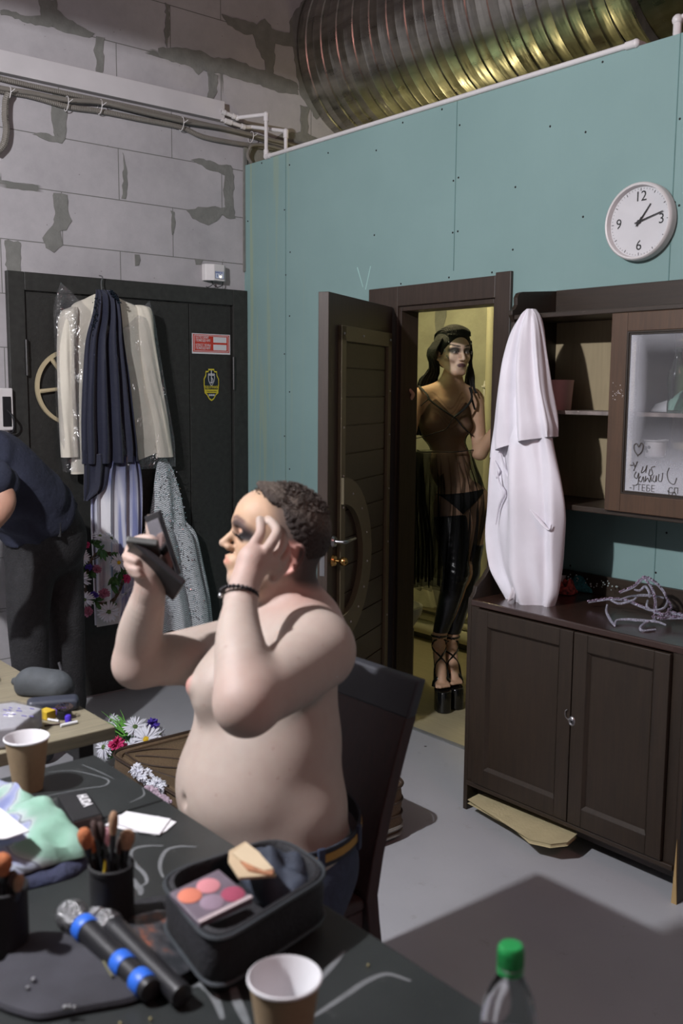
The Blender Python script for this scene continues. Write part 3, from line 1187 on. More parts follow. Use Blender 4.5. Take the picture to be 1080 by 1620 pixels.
# red sign
q = [onL(303, 526, .015), onL(363.5, 530, .015), onL(363.5, 562.5, .015), onL(304, 559.5, .015)]
y0, y1 = q[0][1], q[1][1]
z1, z0 = q[0][2] - .003, q[3][2] + .001
sg = thing('category_sign', 'red and white room category sign on the black steel door', 'sign', (XD, y0, z0))
M['sign_red'] = mat('sign_red', srgb(186, 56, 40), 0.5, var=.04)
W_, H_ = y1 - y0, z1 - z0


def sbox(a, b, c, d, off, m, nm, lab=None):
    return obj(nm, MB().box(XD, XD + off, y0 + a * W_, y0 + b * W_, z0 + c * H_, z0 + d * H_), m, sg, smooth=False, label=lab)


sbox(0, 1, 0, 1, .001, M['white'], 'sign_plate')
sbox(.025, .975, .09, .96, .0014, M['sign_red'], 'red_field')
b_ = MB()
for a, b, c, d in ((.05, .95, .90, .925), (.05, .95, .13, .155), (.05, .062, .13, .925), (.938, .95, .13, .925)):
    b_.box(XD, XD + .0018, y0 + a * W_, y0 + b * W_, z0 + c * H_, z0 + d * H_)
obj('border_line', b_, M['white'], sg, smooth=False)
sbox(.55, .90, .58, .86, .0018, M['white'], 'blank_field')
sbox(.55, .90, .20, .48, .0018, M['white'], 'blank_field')
for s, t in (('КАТЕГОРИЯ', .75), ('ПОМЕЩЕНИЯ', .60), ('КЛАСС ЗОНЫ', .37), ('ПОМЕЩЕНИЯ', .22)):
    text(s, .0195, M['white'], sg, (XD + .0019, y0 + .09 * W_, z0 + t * H_), sx=.72, font_off=.0)

# shield sticker
sc_ = onL(334, 609, .015)
SW, SH = .0595, .088
sh = thing('security_sticker', 'shield shaped black and yellow security sticker on the black steel door', 'sticker', (XD, sc_[1], sc_[2]))
M['sticker_yellow'] = mat('sticker_yellow', srgb(192, 178, 50), 0.5, var=.04)
M['sticker_dark'] = mat('sticker_navy', srgb(26, 34, 44), 0.5, var=.04)
outl = [(-.38, 1.0), (.38, 1.0), (.40, .87), (.74, .86), (.76, .62), (1, .38), (1.0, 0), (.86, -.52), (.62, -.62), (.3, -.9), (0, -1.0)]
outl = outl + [(-x, z) for x, z in reversed(outl[:-1]) if True][:-0 or None]
outl = [(-.38, 1.0), (.38, 1.0), (.40, .87), (.74, .86), (.76, .62), (1, .38), (1.0, 0), (.88, -.52), (.62, -.62), (.3, -.9), (0, -1.0), (-.3, -.9), (-.62, -.62), (-.88, -.52), (-1, 0), (-1, .38), (-.76, .62), (-.74, .86), (-.40, .87)]
hp_ = lambda x, z, k=1.0: (XD, sc_[1] + x * SW * .82 * k, sc_[2] + z * SH * k)
obj('shield_plate', MB().prism([hp_(x, z) for x, z in outl], (1, 0, 0), .0008), M['sticker_yellow'], sh, smooth=False)
obj('shield_field', MB().prism([hp_(x, z, .9) for x, z in outl], (1, 0, 0), .0012), M['sticker_dark'], sh, smooth=False)
obj('address_band', MB().box(XD, XD + .0016, sc_[1] - SW * .74, sc_[1] + SW * .74, sc_[2] - .50 * SH, sc_[2] - .28 * SH), M['sticker_yellow'], sh, smooth=False)
ins = [(-.42, .66), (.42, .66), (.44, .40), (.36, .18), (.18, -.0), (0, -.1), (-.18, 0), (-.36, .18), (-.44, .40)]
obj('emblem', MB().prism([hp_(x, z + .04) for x, z in ins], (1, 0, 0), .0015), M['white'], sh, smooth=False)
obj('emblem', MB().prism([hp_(x * .86, z * .9 + .07) for x, z in ins], (1, 0, 0), .0018), M['sticker_dark'], sh, smooth=False)
em = MB().box(XD, XD + .0021, sc_[1] - .002, sc_[1] + .002, sc_[2] + .1 * SH, sc_[2] + .9 * SH).box(XD, XD + .0021, sc_[1] - .016, sc_[1] + .016, sc_[2] + .58 * SH, sc_[2] + .64 * SH)
pts = [hp_(.2 * math.sin(a), .27 + .16 * math.cos(a)) for a in np.linspace(-.3, 4.2, 12)]
em.tube([(p[0] + .002, p[1], p[2]) for p in pts], .0016, 6)
obj('emblem', em, M['white'], sh, smooth=False)
text('ПОД ОХРАНОЙ', .0185, M['sticker_yellow'], sh, (XD + .0013, sc_[1], sc_[2] - .21 * SH), align='CENTER', sx=.66, font_off=.0006)
text('Подразделение', .010, M['ink'], sh, (XD + .0017, sc_[1], sc_[2] - .43 * SH), align='CENTER', sx=.85)
text('229-99-88', .013, M['white'], sh, (XD + .0013, sc_[1], sc_[2] - .68 * SH), align='CENTER', sx=.72, font_off=.0005)

# alarm box
ab = thing('alarm_siren_box', 'small white alarm box with a glowing dot above the steel door', 'alarm box', (XB, 2.95, 2.18))
a0, a1 = onL(320, 420, .0), onL(349, 450, .05)
y0a, y1a, z0a, z1a = 2.852, 2.985, 2.185, 2.272
mb = MB()
poly = [(y0a, 0), (y1a, 0), (y1a - .004, .035), (y1a - .02, .05), (y0a + .045, .055), (y0a + .004, .03)]
mb.prism([(XB + d, y, z0a) for y, d in poly], (0, 0, 1), z1a - z0a)
obj('housing', mb, M['white_plastic'], ab, bevel=.003, smooth=False)
n_ = Vector((1, .06, 0))
ya, yb = y0a + .05, y1a - .028
obj('label_panel', MB().box(XB + .050, XB + .0562, ya, yb, z0a + .012, z0a + .050), mat('panel_pale_blue', srgb(196, 206, 224), .5), ab, smooth=False)
bb = MB()
for a, b, c, d in ((ya, yb, .012, .013), (ya, yb, .049, .05), (ya, ya + .001, .012, .05), (yb - .001, yb, .012, .05), (ya + .012, ya + .016, .020, .034), (ya + .030, ya + .034, .030, .036)):
    bb.box(XB + .05, XB + .0566, a, b, z0a + c, z0a + d)
obj('panel_print', bb, M['blue_ink'], ab, smooth=False)
text('ОХРАНА 1234', .010, M['blue_ink'], ab, (XB + .0566, ya + .003, z0a + .039), sx=.66)
obj('indicator_light', MB().ball((XB + .057, ya + .033, z0a + .022), .0042, 10), mat('amber_light', (1, .75, .4, 1), .4, emit=((1, .72, .38, 1), 14)), ab)
w = MB().tube(cat_rom([(XB + .03, y0a + .05, z0a), (XB + .032, y0a + .052, z0a - .018), (XB + .035, y0a + .075, z0a - .032), (XB + .03, y0a + .11, z0a - .02), (XB + .02, y1a - .01, z0a + .004)], 5), .0022, 6)
w.tube(cat_rom([(XB + .03, y0a + .04, z0a), (XB + .03, y0a + .048, z0a - .02), (XB + .012, y0a + .03, z0a - .034), (XB + .01, y0a + .02, z0a - .03)], 5), .002, 6)
obj('wire', w, M['ink'], ab)

# cream ring (ship's wheel) behind the jacket
rc = onL(114, 613, .03)
rg = thing('decorative_wheel', 'cream wooden wheel hanging on the steel door behind the jacket', 'wheel', rc)
M['cream'] = mat('cream_paint', srgb(186, 172, 140), .6, var=.05)
RR = .170
mb = MB()
mb.lathe([(RR, -.008), (RR + .018, -.008), (RR + .018, .008), (RR, .008), (RR, -.008)], rc, (1, 0, 0), n=56)
obj('wheel_rim', mb, M['cream'], rg)
sp_ = MB()
for k in range(6):
    a = k / 6 * 2 * pi + .12
    sp_.tube([rc + np.array([0, .03 * math.cos(a), .03 * math.sin(a)]), rc + np.array([0, RR * math.cos(a), RR * math.sin(a)])], [.008, .011], 8)
sp_.lathe([(0, -.01), (.035, -.01), (.035, .01), (0, .01)], rc, (1, 0, 0), n=20)
obj('wheel_spokes', sp_, M['cream'], rg)

# electrical box at the left edge
eb = thing('electrical_panel', 'white electrical panel with loose cables at the left edge beside the steel door', 'electrical panel', (XB, 1.70, 1.35))
obj('panel_box', MB().box(XB, XB + .06, 1.60, 1.768, 1.40, 1.60), M['white_plastic'], eb, bevel=.006)
obj('breaker_strip', MB().box(XB + .06, XB + .066, 1.715, 1.755, 1.42, 1.56), M['black_plastic'], eb, bevel=.002)
mb = MB()
for k, (a, b) in enumerate(((.0, .05), (.02, .02), (.035, .07))):
    mb.tube(cat_rom([(XB + .03, 1.73 + a * .4, 1.41), (XB + .07, 1.74 + a * .3, 1.35 - b), (XB + .04, 1.70 + a, 1.27 - b), (XB + .02, 1.73, 1.2)], 6), .004, 6)
obj('cable', mb, M['white_plastic'], eb)
mb = MB()
mb.tube(cat_rom([(XB + .06, 1.735, 1.50), (XB + .10, 1.75, 1.46), (XB + .07, 1.76, 1.40), (XB + .03, 1.74, 1.38)], 6), .005, 6)
obj('cable', mb, M['black_plastic'], eb)

# ================================================================== CABINET (sideboard with an open hutch)
CX0, CX1, CY0, CY1 = -2.430, -1.515, 2.662, YG - .012
cb = thing('sideboard', 'dark brown wooden sideboard with a hutch standing against the green partition', 'cabinet', (CX0, CY1, 0))
CZ = .828
HY = 2.862      # front of the hutch


def cbx(nm, x0, x1, y0, y1, z0, z1, m=None, bev=.0015, lab=None, par=None):
    return obj(nm, MB().box(x0, x1, y0, y1, z0, z1), m or M['dwood'], par or cb, bevel=bev, smooth=False, label=lab)


# side panels: one outline from the floor to the carved top
def side_panel(x, th):
    prof = [(CY0, 0), (CY0, CZ - .02), (CY0 + .004, CZ + .004)]
    prof += [(2.672, .835), (2.684, .85), (2.690, .872), (2.706, .885), (2.735, .905), (2.765, .94), (2.79, .985), (2.815, 1.04), (2.84, 1.10), (HY, 1.16), (HY, 1.86),
             (2.846, 1.885), (2.846, 1.900), (2.862, 1.908), (2.874, 1.925), (2.872, 1.950), (2.884, 1.968), (2.905, 1.974), (CY1, 1.992), (CY1, 0), (CY1 - .07, 0), (CY1 - .09, .05), (CY0 + .07, .05), (CY0 + .05, 0)]
    return MB().prism([(x, y, z) for y, z in prof], (1, 0, 0), th)


obj('side_panel', side_panel(CX0, .019), M['dwood'], cb, bevel=.002, smooth=False)
obj('side_panel', side_panel(CX1 - .019, .019), M['dwood'], cb, bevel=.002, smooth=False)
cbx('worktop', CX0 + .019, CX1 - .019, CY0 - .004, CY1, CZ - .024, CZ, M['dwood_top'], .004, 'glossy dark worktop')
cbx('bottom_board', CX0 + .019, CX1 - .019, CY0 - .008, CY1, .105, .123, M['dwood_x'], .003)
cbx('back_panel', CX0 + .019, CX1 - .019, CY1 - .006, CY1, .123, CZ - .024, M['dwood'])
cbx('back_rail', CX0 + .019, CX1 - .019, CY1 - .016, CY1, CZ, CZ + .075, M['dwood_x'])
cbx('plinth', CX0 + .019, CX1 - .019, CY0 + .06, CY0 + .075, .05, .105, M['dwood_x'])
cbx('stile', CX0 + .019, CX0 + .058, CY0 + .001, CY0 + .02, .123, CZ - .024)
cbx('stile', CX1 - .058, CX1 - .019, CY0 + .001, CY0 + .02, .123, CZ - .024)
# broken leg corner showing pale wood
mb = MB().prism([(CX1 - .0195, CY0 - .0006, 0), (CX1 - .0, CY0 - .0006, 0), (CX1 - .006, CY0 - .0006, .10), (CX1 - .010, CY0 - .0006, .215), (CX1 - .015, CY0 - .0006, .10)], (0, -1, 0), .002)
obj('splintered_edge', mb, M['bare_wood'], cb, smooth=False, label='pale splintered wood on the corner')


def panel_door(x0, x1, nm):
    y = CY0 + .002
    z0, z1 = .128, CZ - .028
    d = obj(nm, MB().box(x0, x0 + .055, y - .018, y, z0, z1).box(x1 - .055, x1, y - .018, y, z0, z1).box(x0 + .055, x1 - .055, y - .018, y, z0, z0 + .065).box(x0 + .055, x1 - .055, y - .018, y, z1 - .06, z1),
            M['dwood'], cb, bevel=.002, smooth=False)
    mb = MB()
    a, b, c, e = x0 + .055, x1 - .055, z0 + .065, z1 - .06
    for k, (t, dd) in enumerate(((0, .020), (.006, .016))):
        pass
    mb.prism([(a, y - .018, c), (b, y - .018, c), (b - .011, y - .006, c + .011), (a + .011, y - .006, c + .011)], (0, 1, 0), .004)
    mb.prism([(a, y - .018, e), (b, y - .018, e), (b - .011, y - .006, e - .011), (a + .011, y - .006, e - .011)], (0, 1, 0), .004)
    mb.prism([(a, y - .018, c), (a, y - .018, e), (a + .011, y - .006, e - .011), (a + .011, y - .006, c + .011)], (0, 1, 0), .004)
    mb.prism([(b, y - .018, c), (b, y - .018, e), (b - .011, y - .006, e - .011), (b - .011, y - .006, c + .011)], (0, 1, 0), .004)
    obj('moulding', mb, M['dwood'], d, smooth=False)
    obj('door_panel', MB().box(a, b, y - .006, y - .002, c, e), M['dwood'], d, smooth=False)
    return d


xm = -1.934
dl = panel_door(CX0 + .058, xm - .002, 'cabinet_door')
dr = panel_door(xm + .002, CX1 - .058, 'cabinet_door')
lk = on(904, 1141, 'y', CY0 - .016)
es = MB().lathe([(0, .003), (.004, .003), (.0045, .0015), (.007, .003), (.010, .0045), (.0125, .003), (.014, 0)], (lk[0], CY0 - .016, lk[2]), (0, -1, 0), n=20)
es.v = [(p[0], p[1], lk[2] + (p[2] - lk[2]) * 1.25) for p in es.v]
obj('keyhole_plate', es, M['steel'], dl)
es = MB().tube(cat_rom([(lk[0] - .012, CY0 - .017, lk[2] + .001), (lk[0] - .023, CY0 - .021, lk[2] + .012), (lk[0] - .024, CY0 - .022, lk[2] + .03), (lk[0] - .017, CY0 - .021, lk[2] + .038)], 5), .0017, 6)
obj('bent_wire_pull', es, M['steel'], dl)
es = MB().tube([(lk[0], CY0 - .0195, lk[2] + .003), (lk[0], CY0 - .0197, lk[2] - .006)], [.0028, .0018], 8)
obj('keyhole', es, M['ink'], dl)
# hutch
cbx('hutch_top', CX0 + .019, CX1 - .019, HY - .006, CY1, 1.868, 1.886, M['dwood_x'], .003)
cbx('cornice_rail', CX0 + .019, CX1 - .019, CY1 - .016, CY1, 1.886, 1.992, M['dwood_x'], .002)
cbx('hutch_bottom', CX0 + .019, CX1 - .019, HY - .004, CY1, 1.178, 1.198, M['dwood_x'], .003)
cbx('hutch_shelf', CX0 + .019, CX1 - .019, HY + .03, CY1 - .004, 1.520, 1.534, mat('chipped_white_shelf', srgb(122, 112, 108), .5, var=.35, vscale=24, detail=6), .002, 'worn pale shelf')
cbx('hutch_back', CX0 + .019, CX1 - .019, CY1 - .005, CY1 - .001, 1.198, 1.868, M['backboard'], 0, 'pale fibreboard back')
cbx('divider', -1.905, -1.890, HY + .03, CY1 - .005, 1.198, 1.868)

# sliding glass door of the hutch
GX0, GX1 = on(967, 650, 'y', HY)[0], -1.50
gz0, gz1 = 1.196, 1.866
y0g, y1g = HY - .020, HY - .003
gd = obj('glass_door', MB().box(GX0, GX0 + .062, y0g, y1g, gz0, gz1).box(GX1 - .06, GX1, y0g, y1g, gz0, gz1).box(GX0 + .062, GX1 - .06, y0g, y1g, gz0, gz0 + .062).box(GX0 + .062, GX1 - .06, y0g, y1g, gz1 - .062, gz1),
         wood('mid_brown_wood', srgb(62, 43, 28), srgb(84, 60, 40), .5, .05), cb, bevel=.002, smooth=False)
a, b, c, e = GX0 + .062, GX1 - .06, gz0 + .062, gz1 - .062
mb = MB()
for k, (ins_, yy) in enumerate(((0, .0), (.006, .004))):
    w_ = .006
    mb.box(a + ins_, a + ins_ + w_, y0g + yy + .001, y1g, c + ins_, e - ins_).box(b - ins_ - w_, b - ins_, y0g + yy + .001, y1g, c + ins_, e - ins_)
    mb.box(a + ins_, b - ins_, y0g + yy + .0012, y1g, c + ins_, c + ins_ + w_).box(a + ins_, b - ins_, y0g + yy + .0012, y1g, e - ins_ - w_, e - ins_)
obj('bead_moulding', mb, M['dwood'], gd, bevel=.001, smooth=False)


def frost_material():
    m, nt, p = new_mat('frosted_spray_glass')
    nt.nodes.remove(p)
    vec = coords(nt)
    sep = N(nt, 'ShaderNodeSeparateXYZ')
    nt.links.new(vec, sep.inputs[0])
    n1 = N(nt, 'ShaderNodeTexNoise', Scale=6.0, Detail=4)
    nt.links.new(vec, n1.inputs['Vector'])
    n3 = N(nt, 'ShaderNodeTexNoise', Scale=260.0, Detail=2)
    nt.links.new(vec, n3.inputs['Vector'])
    # white spray: heavy at the left edge and the bottom left, thin elsewhere
    fx = ramp(nt, maths(nt, 'MULTIPLY', maths(nt, 'SUBTRACT', sep.outputs['X'], float(a)), 4.0), [(0.0, (.85, .85, .85, 1)), (0.14, (.36, .36, .36, 1)), (0.32, (.04, .04, .04, 1))])
    fz = ramp(nt, maths(nt, 'MULTIPLY', maths(nt, 'SUBTRACT', sep.outputs['Z'], float(c)), 1.85), [(0.0, (.75, .75, .75, 1)), (0.1, (.6, .6, .6, 1)), (0.3, (.16, .16, .16, 1)), (0.45, (.05, .05, .05, 1)), (0.62, (.0, .0, .0, 1)), (.85, (.02, .02, .02, 1)), (1, (.22, .22, .22, 1))])
    f = maths(nt, 'MAXIMUM', fx, fz)
    f = maths(nt, 'MULTIPLY', f, maths(nt, 'ADD', maths(nt, 'MULTIPLY', n1.outputs['Fac'], 1.3), 0.30))
    f = maths(nt, 'MULTIPLY', f, maths(nt, 'ADD', maths(nt, 'MULTIPLY', n3.outputs['Fac'], .8), 0.55))
    f = maths(nt, 'MINIMUM', f, 0.9)
    tr = N(nt, 'ShaderNodeBsdfTransparent')
    df = N(nt, 'ShaderNodeBsdfDiffuse')
    df.inputs['Color'].default_value = srgb(205, 206, 214)
    gl = N(nt, 'ShaderNodeBsdfGlossy', Roughness=0.08)
    m1 = N(nt, 'ShaderNodeMixShader')
    nt.links.new(f, m1.inputs[0])
    nt.links.new(tr.outputs[0], m1.inputs[1])
    nt.links.new(df.outputs[0], m1.inputs[2])
    m2 = N(nt, 'ShaderNodeMixShader')
    m2.inputs[0].default_value = .05
    nt.links.new(m1.outputs[0], m2.inputs[1])
    nt.links.new(gl.outputs[0], m2.inputs[2])
    nt.links.new(m2.outputs[0], nt.nodes['Material Output'].inputs['Surface'])
    return m


gp = obj('glass_pane', MB().box(a, b, y1g - .009, y1g - .006, c, e), frost_material(), gd, smooth=False, label='pane dusted with white spray and finger writing')
M['wipe'] = mat('wiped_marks', srgb(58, 50, 44), .5, var=.2)


def gpt(px, py):
    p = on(px, py, 'y', y1g - .0096)
    return p


def stroke(pts, r=.0016):
    return MB().tube(cat_rom([gpt(*q) for q in pts], 5), r, 6)


sk = MB()


def addstroke(pts, r=.0016):
    q = stroke(pts, r)
    sk.add(q.v, q.f)


addstroke([(1009, 722), (1003, 712), (1003, 704), (1007, 702), (1010, 707), (1014, 701), (1017, 705), (1015, 714), (1009, 720), (1006, 717)])
addstroke([(996, 736), (1001, 736)])
addstroke([(1001, 731), (1004, 738), (1008, 730), (1004, 740), (1002, 745)])
for pts in ([(1006, 746), (1003, 753), (1007, 757), (1010, 748), (1009, 764), (1005, 768)], [(1013, 753), (1010, 759), (1014, 762), (1017, 754), (1018, 763)],
            [(1021, 753), (1020, 762), (1024, 756), (1027, 763), (1029, 753), (1030, 762)], [(1034, 752), (1032, 760), (1036, 762), (1038, 752), (1038, 762)],
            [(1042, 750), (1041, 760), (1046, 761), (1048, 748)], [(1017, 738), (1014, 748), (1020, 744), (1023, 736), (1021, 748)], [(1028, 742), (1026, 752), (1032, 750), (1030, 740), (1036, 738)],
            [(1058, 740), (1055, 750), (1058, 762), (1066, 766), (1070, 756)], [(1056, 776), (1060, 786), (1066, 778), (1070, 786)]):
    addstroke(pts, .0014)
obj('finger_drawing', sk, M['wipe'], gd)
for s, px, py, sz in (('-т', 995, 775, .034), ('ТЕБЕ', 1006, 776, .032), ('сп', 1056, 780, .038)):
    text(s, sz, M['wipe'], gd, gpt(px, py), (1, 0, 0), (0, 0, 1), name='finger_writing', sx=.9, font_off=-.0004)
# chips of paint on the stile
mb = MB()
r_ = random.Random(5)
for k in range(26):
    px, py = 973 + r_.uniform(-4, 12), 622 + r_.gauss(0, 7)
    p = on(px, py, 'y', y0g)
    mb.ball((p[0], y0g, p[2]), r_.uniform(.0006, .0018), 6, (1, .3, 1))
obj('paint_chips', mb, M['white'], gd)

# ------------------------------------------------------------------ things in the hutch
SZ = 1.534
p = on(885, 640, 'y', 2.99)
po = obj('flower_pot', MB().lathe([(0, .002), (.048, 0), (.055, .10), (.057, .112), (.052, .112), (.046, .01), (0, .008)], (p[0] - .015, 3.0, SZ), n=32), mat('pale_pink_ceramic', srgb(176, 138, 140), .5, var=.04))
tag(po, 'plain dusty pink pot on the hutch shelf beside the white robe', 'pot')
M['bottle_glass'] = mat('pale_green_glass', srgb(205, 232, 220), .04, var=0, trans=1.0)
p = on(1068, 650, 'y', 2.93)
bt = thing('glass_bottle', 'empty contoured pale green glass bottle on the hutch shelf behind the pane', 'bottle', (p[0], 2.93, SZ))
pr = [(0, .004), (.026, .0), (.029, .008), (.028, .03), (.0255, .05), (.027, .07), (.0305, .10), (.0305, .118), (.026, .14), (.0185, .165), (.0135, .185), (.0125, .20), (.0150, .202), (.0150, .213), (.0125, .215),
      (.0105, .213), (.0100, .20), (.0115, .18), (.0165, .163), (.024, .138), (.0285, .117), (.0285, .10), (.025, .07), (.0235, .05), (.026, .03), (.026, .01), (0, .008)]
mb = MB().lathe(pr, (p[0], 2.93, SZ), n=48)
mb.v = [(v[0] + (v[0] - p[0]) * .035 * math.cos(12 * math.atan2(v[1] - 2.93, v[0] - p[0])) * (1 if .02 < v[2] - SZ < .07 else 0), v[1], v[2]) for v in mb.v]
obj('bottle_body', mb, M['bottle_glass'], bt)

# heap of white tulle
M['tulle'] = mat('white_tulle', srgb(206, 206, 212), .9, var=.05, bump=.3, bscale=60, alpha=.85)
G = []
r_ = random.Random(2)
x0, x1 = on(1009, 652, 'y', 2.98)[0], -1.62
for i in range(24):
    row = []
    for j in range(20):
        s, t = i / 23, j / 19
        h = .10 * (math.sin(pi * min(1, s * 1.05)) ** .7 * (.35 + .65 * s)) * math.sin(pi * t) ** .6
        h += .006 * math.sin(9 * s + 7 * t) * math.sin(pi * t) + .006 * noise.noise(Vector((s * 6, t * 6, 1)))
        row.append((x0 + (x1 - x0) * s, 2.965 + .13 * t + .01 * math.sin(8 * s), SZ + .002 + max(0, h) * (1 if 0 < i else .2)))
    G.append(row)
o = obj('tulle_heap', MB().grid(G), M['tulle'], solid=.003)
tag(o, 'crumpled white tulle heaped on the hutch shelf behind the bottle', 'cloth')
# enamel mug on a dark stand
p = on(1035, 706, 'y', 2.985)
zt_ = 1.198
mg = thing('enamel_mug', 'small white enamel mug behind the glass pane of the hutch', 'mug', (p[0], 2.985, zt_ + .135))
hm_ = p[2] + .020
hb_ = p[2] - .036
obj('mug_body', MB().lathe([(0, hb_ + .002), (.034, hb_), (.038, hb_ + .006), (.039, hm_ - .004), (.0455, hm_), (.0455, hm_ + .003), (.037, hm_ - .002), (.035, hb_ + .006), (0, hb_ + .005)], (p[0], 2.985, 0), n=32), M['white'], mg)
mb = MB()
for (x_, z_, r__) in ((-.010, .0, .008), (.002, .004, .007), (-.004, -.010, .006)):
    mb.ball((p[0] + x_, 2.985 - .0375, p[2] - .006 + z_), r__, 8, (1, .3, 1))
obj('flower_print', mb, M['ink'], mg)
mg.location.z = hb_
for ch in mg.children:
    ch.matrix_parent_inverse = Matrix.Translation((-p[0], -2.985, -hb_))
st = thing('mug_stand', 'dark metal stand with a red stem under the enamel mug', 'stand', (p[0], 2.985, zt_))
mb = MB()
mb.lathe([(0, 0), (.05, 0), (.045, .012), (.018, .03), (.012, .05), (.012, .052), (0, .052)], (p[0], 2.985, zt_), n=20)
mb.lathe([(0, 0), (.036, -.004), (.034, -.010), (0, -.010)], (p[0], 2.985, hb_), n=20)
for k in range(4):
    an = k * pi / 2 + .5
    mb.tube([(p[0] + .012 * math.cos(an), 2.985 + .012 * math.sin(an), zt_ + .04), (p[0] + .045 * math.cos(an), 2.985 + .045 * math.sin(an), (zt_ + hb_) / 2), (p[0] + .03 * math.cos(an), 2.985 + .03 * math.sin(an), hb_ - .005)], .0035, 6)
obj('stand_frame', mb, M['black_plastic'], st)
obj('red_stem', MB().tube([(p[0], 2.985, zt_ + .05), (p[0], 2.985, hb_ - .01)], .004, 8), mat('dull_red', srgb(120, 50, 56), .5), st)

# ================================================================== FOAM CUTOFF under the sideboard
outl = [(746, 1268), (757, 1262), (775, 1262), (806, 1271), (836, 1285), (872, 1300), (905, 1317), (911, 1325), (896, 1338), (870, 1341), (838, 1334), (822, 1318), (808, 1300), (800, 1293), (780, 1286), (762, 1282), (752, 1276)]
ft = thing('foam_cutoff', 'curvy beige foam offcut sticking out under the sideboard', 'foam sheet', on(830, 1300, 'z', 0.04))
M['foam'] = mat('beige_foam', srgb(176, 164, 128), .95, var=.06, bump=.2, bscale=90)
P = []
for x, y in outl:
    h = .045 + .02 * ((x - 746) / 165)
    P.append(on(x, y, 'z', h))
P += [on(960, 1330, 'z', .03) + np.array([0, .12, 0]), on(800, 1240, 'z', .03) + np.array([0, .1, 0])]
P = [P[0]] + P[1:12 + 5] + [np.array([-1.93, 2.86, .03]), np.array([-2.35, 2.92, .03])]
mb = MB().prism(P, (0, 0, 1), .014)
obj('foam_sheet', mb, M['foam'], ft, bevel=.003, smooth=False)
P = [on(x, y, 'z', .012) for x, y in ((745, 1271), (750, 1262), (765, 1253), (790, 1262), (800, 1276), (780, 1280))]
mb = MB().prism(P, (0, 0, 1), .02)
tag(obj('foam_strip', mb, mat('pale_green_foam', srgb(150, 152, 120), .9), bevel=.004, smooth=False), 'pale green foam strip under the left leg side of the sideboard', 'foam strip')

# ================================================================== CHAIR
HX0, HX1 = -1.965, -1.53
ch = thing('dining_chair', 'high-backed dark wooden chair with the shirtless man seated on it', 'chair', (-1.73, 1.2, 0))
M['chairwood'] = wood('dark_mahogany', srgb(34, 12, 11), srgb(54, 22, 19), .6, .0)
M['chairtop'] = mat('blue_grey_sheen', srgb(46, 47, 53), .6, var=.15, vscale=8)  # blue-grey sheen of the rail put into its colour
yb = lambda z: 1.37 + (.14 * ((z - .45) / .48) ** 1.35 if z > .45 else (.45 - z) * .14)
G = MB()
ZS = [.30, .40, .50, .60, .70, .80, .868]


def slab(x0, x1, zs, th):
    mb = MB()
    pr = [(yb(z), z) for z in zs] + [(yb(z) + th, z) for z in reversed(zs)]
    mb.prism([(x0, y, z) for y, z in pr], (1, 0, 0), x1 - x0)
    return mb


obj('backrest', slab(HX0 + .01, HX1 - .006, [.36, .42, .47, .55, .62, .70, .78, .86], .018), M['chairwood'], ch, bevel=.003, smooth=False)
mb = slab(HX0, HX1, [.858, .90, .942], .03)
obj('top_rail', mb, M['chairtop'], ch, bevel=.006, smooth=False, label='top rail with a blue-grey sheen in its colour')
for x in (HX0 + .018, HX1 - .022):
    mb = MB()
    zs = [0, .1, .2, .3, .4, .46, .55, .65, .75, .86]
    for a_, b_ in zip(zs, zs[1:]):
        pass
    pr = [(yb(z), z) for z in zs] + [(yb(z) + .034, z) for z in reversed(zs)]
    mb.prism([(x - .018, y, z) for y, z in pr], (1, 0, 0), .036)
    obj('leg', mb, M['chairwood'], ch, bevel=.003, smooth=False)
for x in (HX0 + .03, HX1 - .03):
    obj('leg', MB().lathe([(.016, 0), (.022, .42)], (x, .99, 0), n=4, cap=True), M['chairwood'], ch, bevel=.003, smooth=False)
obj('seat_frame', MB().box(HX0 + .015, HX1 - .015, .97, 1.37, .385, .43), M['chairwood'], ch, bevel=.004, smooth=False)
obj('seat', MB().box(HX0 + .008, HX1 - .008, .965, 1.372, .43, .462), M['chairwood'], ch, bevel=.012)

# ================================================================== TABLES


def black_table_top():
    m, nt, p = new_mat('black_worn_tabletop')
    vec = coords(nt)
    n1 = N(nt, 'ShaderNodeTexNoise', Scale=6.0, Detail=7)
    nt.links.new(vec, n1.inputs['Vector'])
    c = ramp(nt, n1.outputs['Fac'], [(.3, srgb(30, 33, 33)), (.7, srgb(42, 45, 45))])
    n2 = N(nt, 'ShaderNodeTexNoise', Scale=38.0, Detail=5)
    nt.links.new(vec, n2.inputs['Vector'])
    sc = ramp(nt, n2.outputs['Fac'], [(.66, (0, 0, 0, 1)), (.76, (1, 1, 1, 1))])
    c = mix(nt, maths(nt, 'MULTIPLY', sc, .35), c, srgb(110, 110, 108))
    nt.links.new(c, p.inputs['Base Color'])
    p.inputs['Roughness'].default_value = .42
    return m


M['btop'] = black_table_top()
TZ = .76
TY = .948


def table(nm, label, x0, x1, y0, y1, m, th=.03, grp=None):
    t = thing(nm, label, 'table', ((x0 + x1) / 2, (y0 + y1) / 2, 0), grp)
    obj('tabletop', MB().box(x0, x1, y0, y1, TZ - th, TZ), m, t, bevel=.003, smooth=False)
    for x in (x0 + .06, x1 - .06):
        for y in (y0 + .06, y1 - .06):
            obj('leg', MB().box(x - .02, x + .02, y - .02, y + .02, 0, TZ - th), M['black_frame'], t, bevel=.003, smooth=False)
    obj('apron', MB().box(x0 + .05, x1 - .05, y1 - .07, y1 - .05, TZ - th - .06, TZ - th).box(x0 + .05, x1 - .05, y0 + .05, y0 + .07, TZ - th - .06, TZ - th), M['black_frame'], t, smooth=False)
    return t


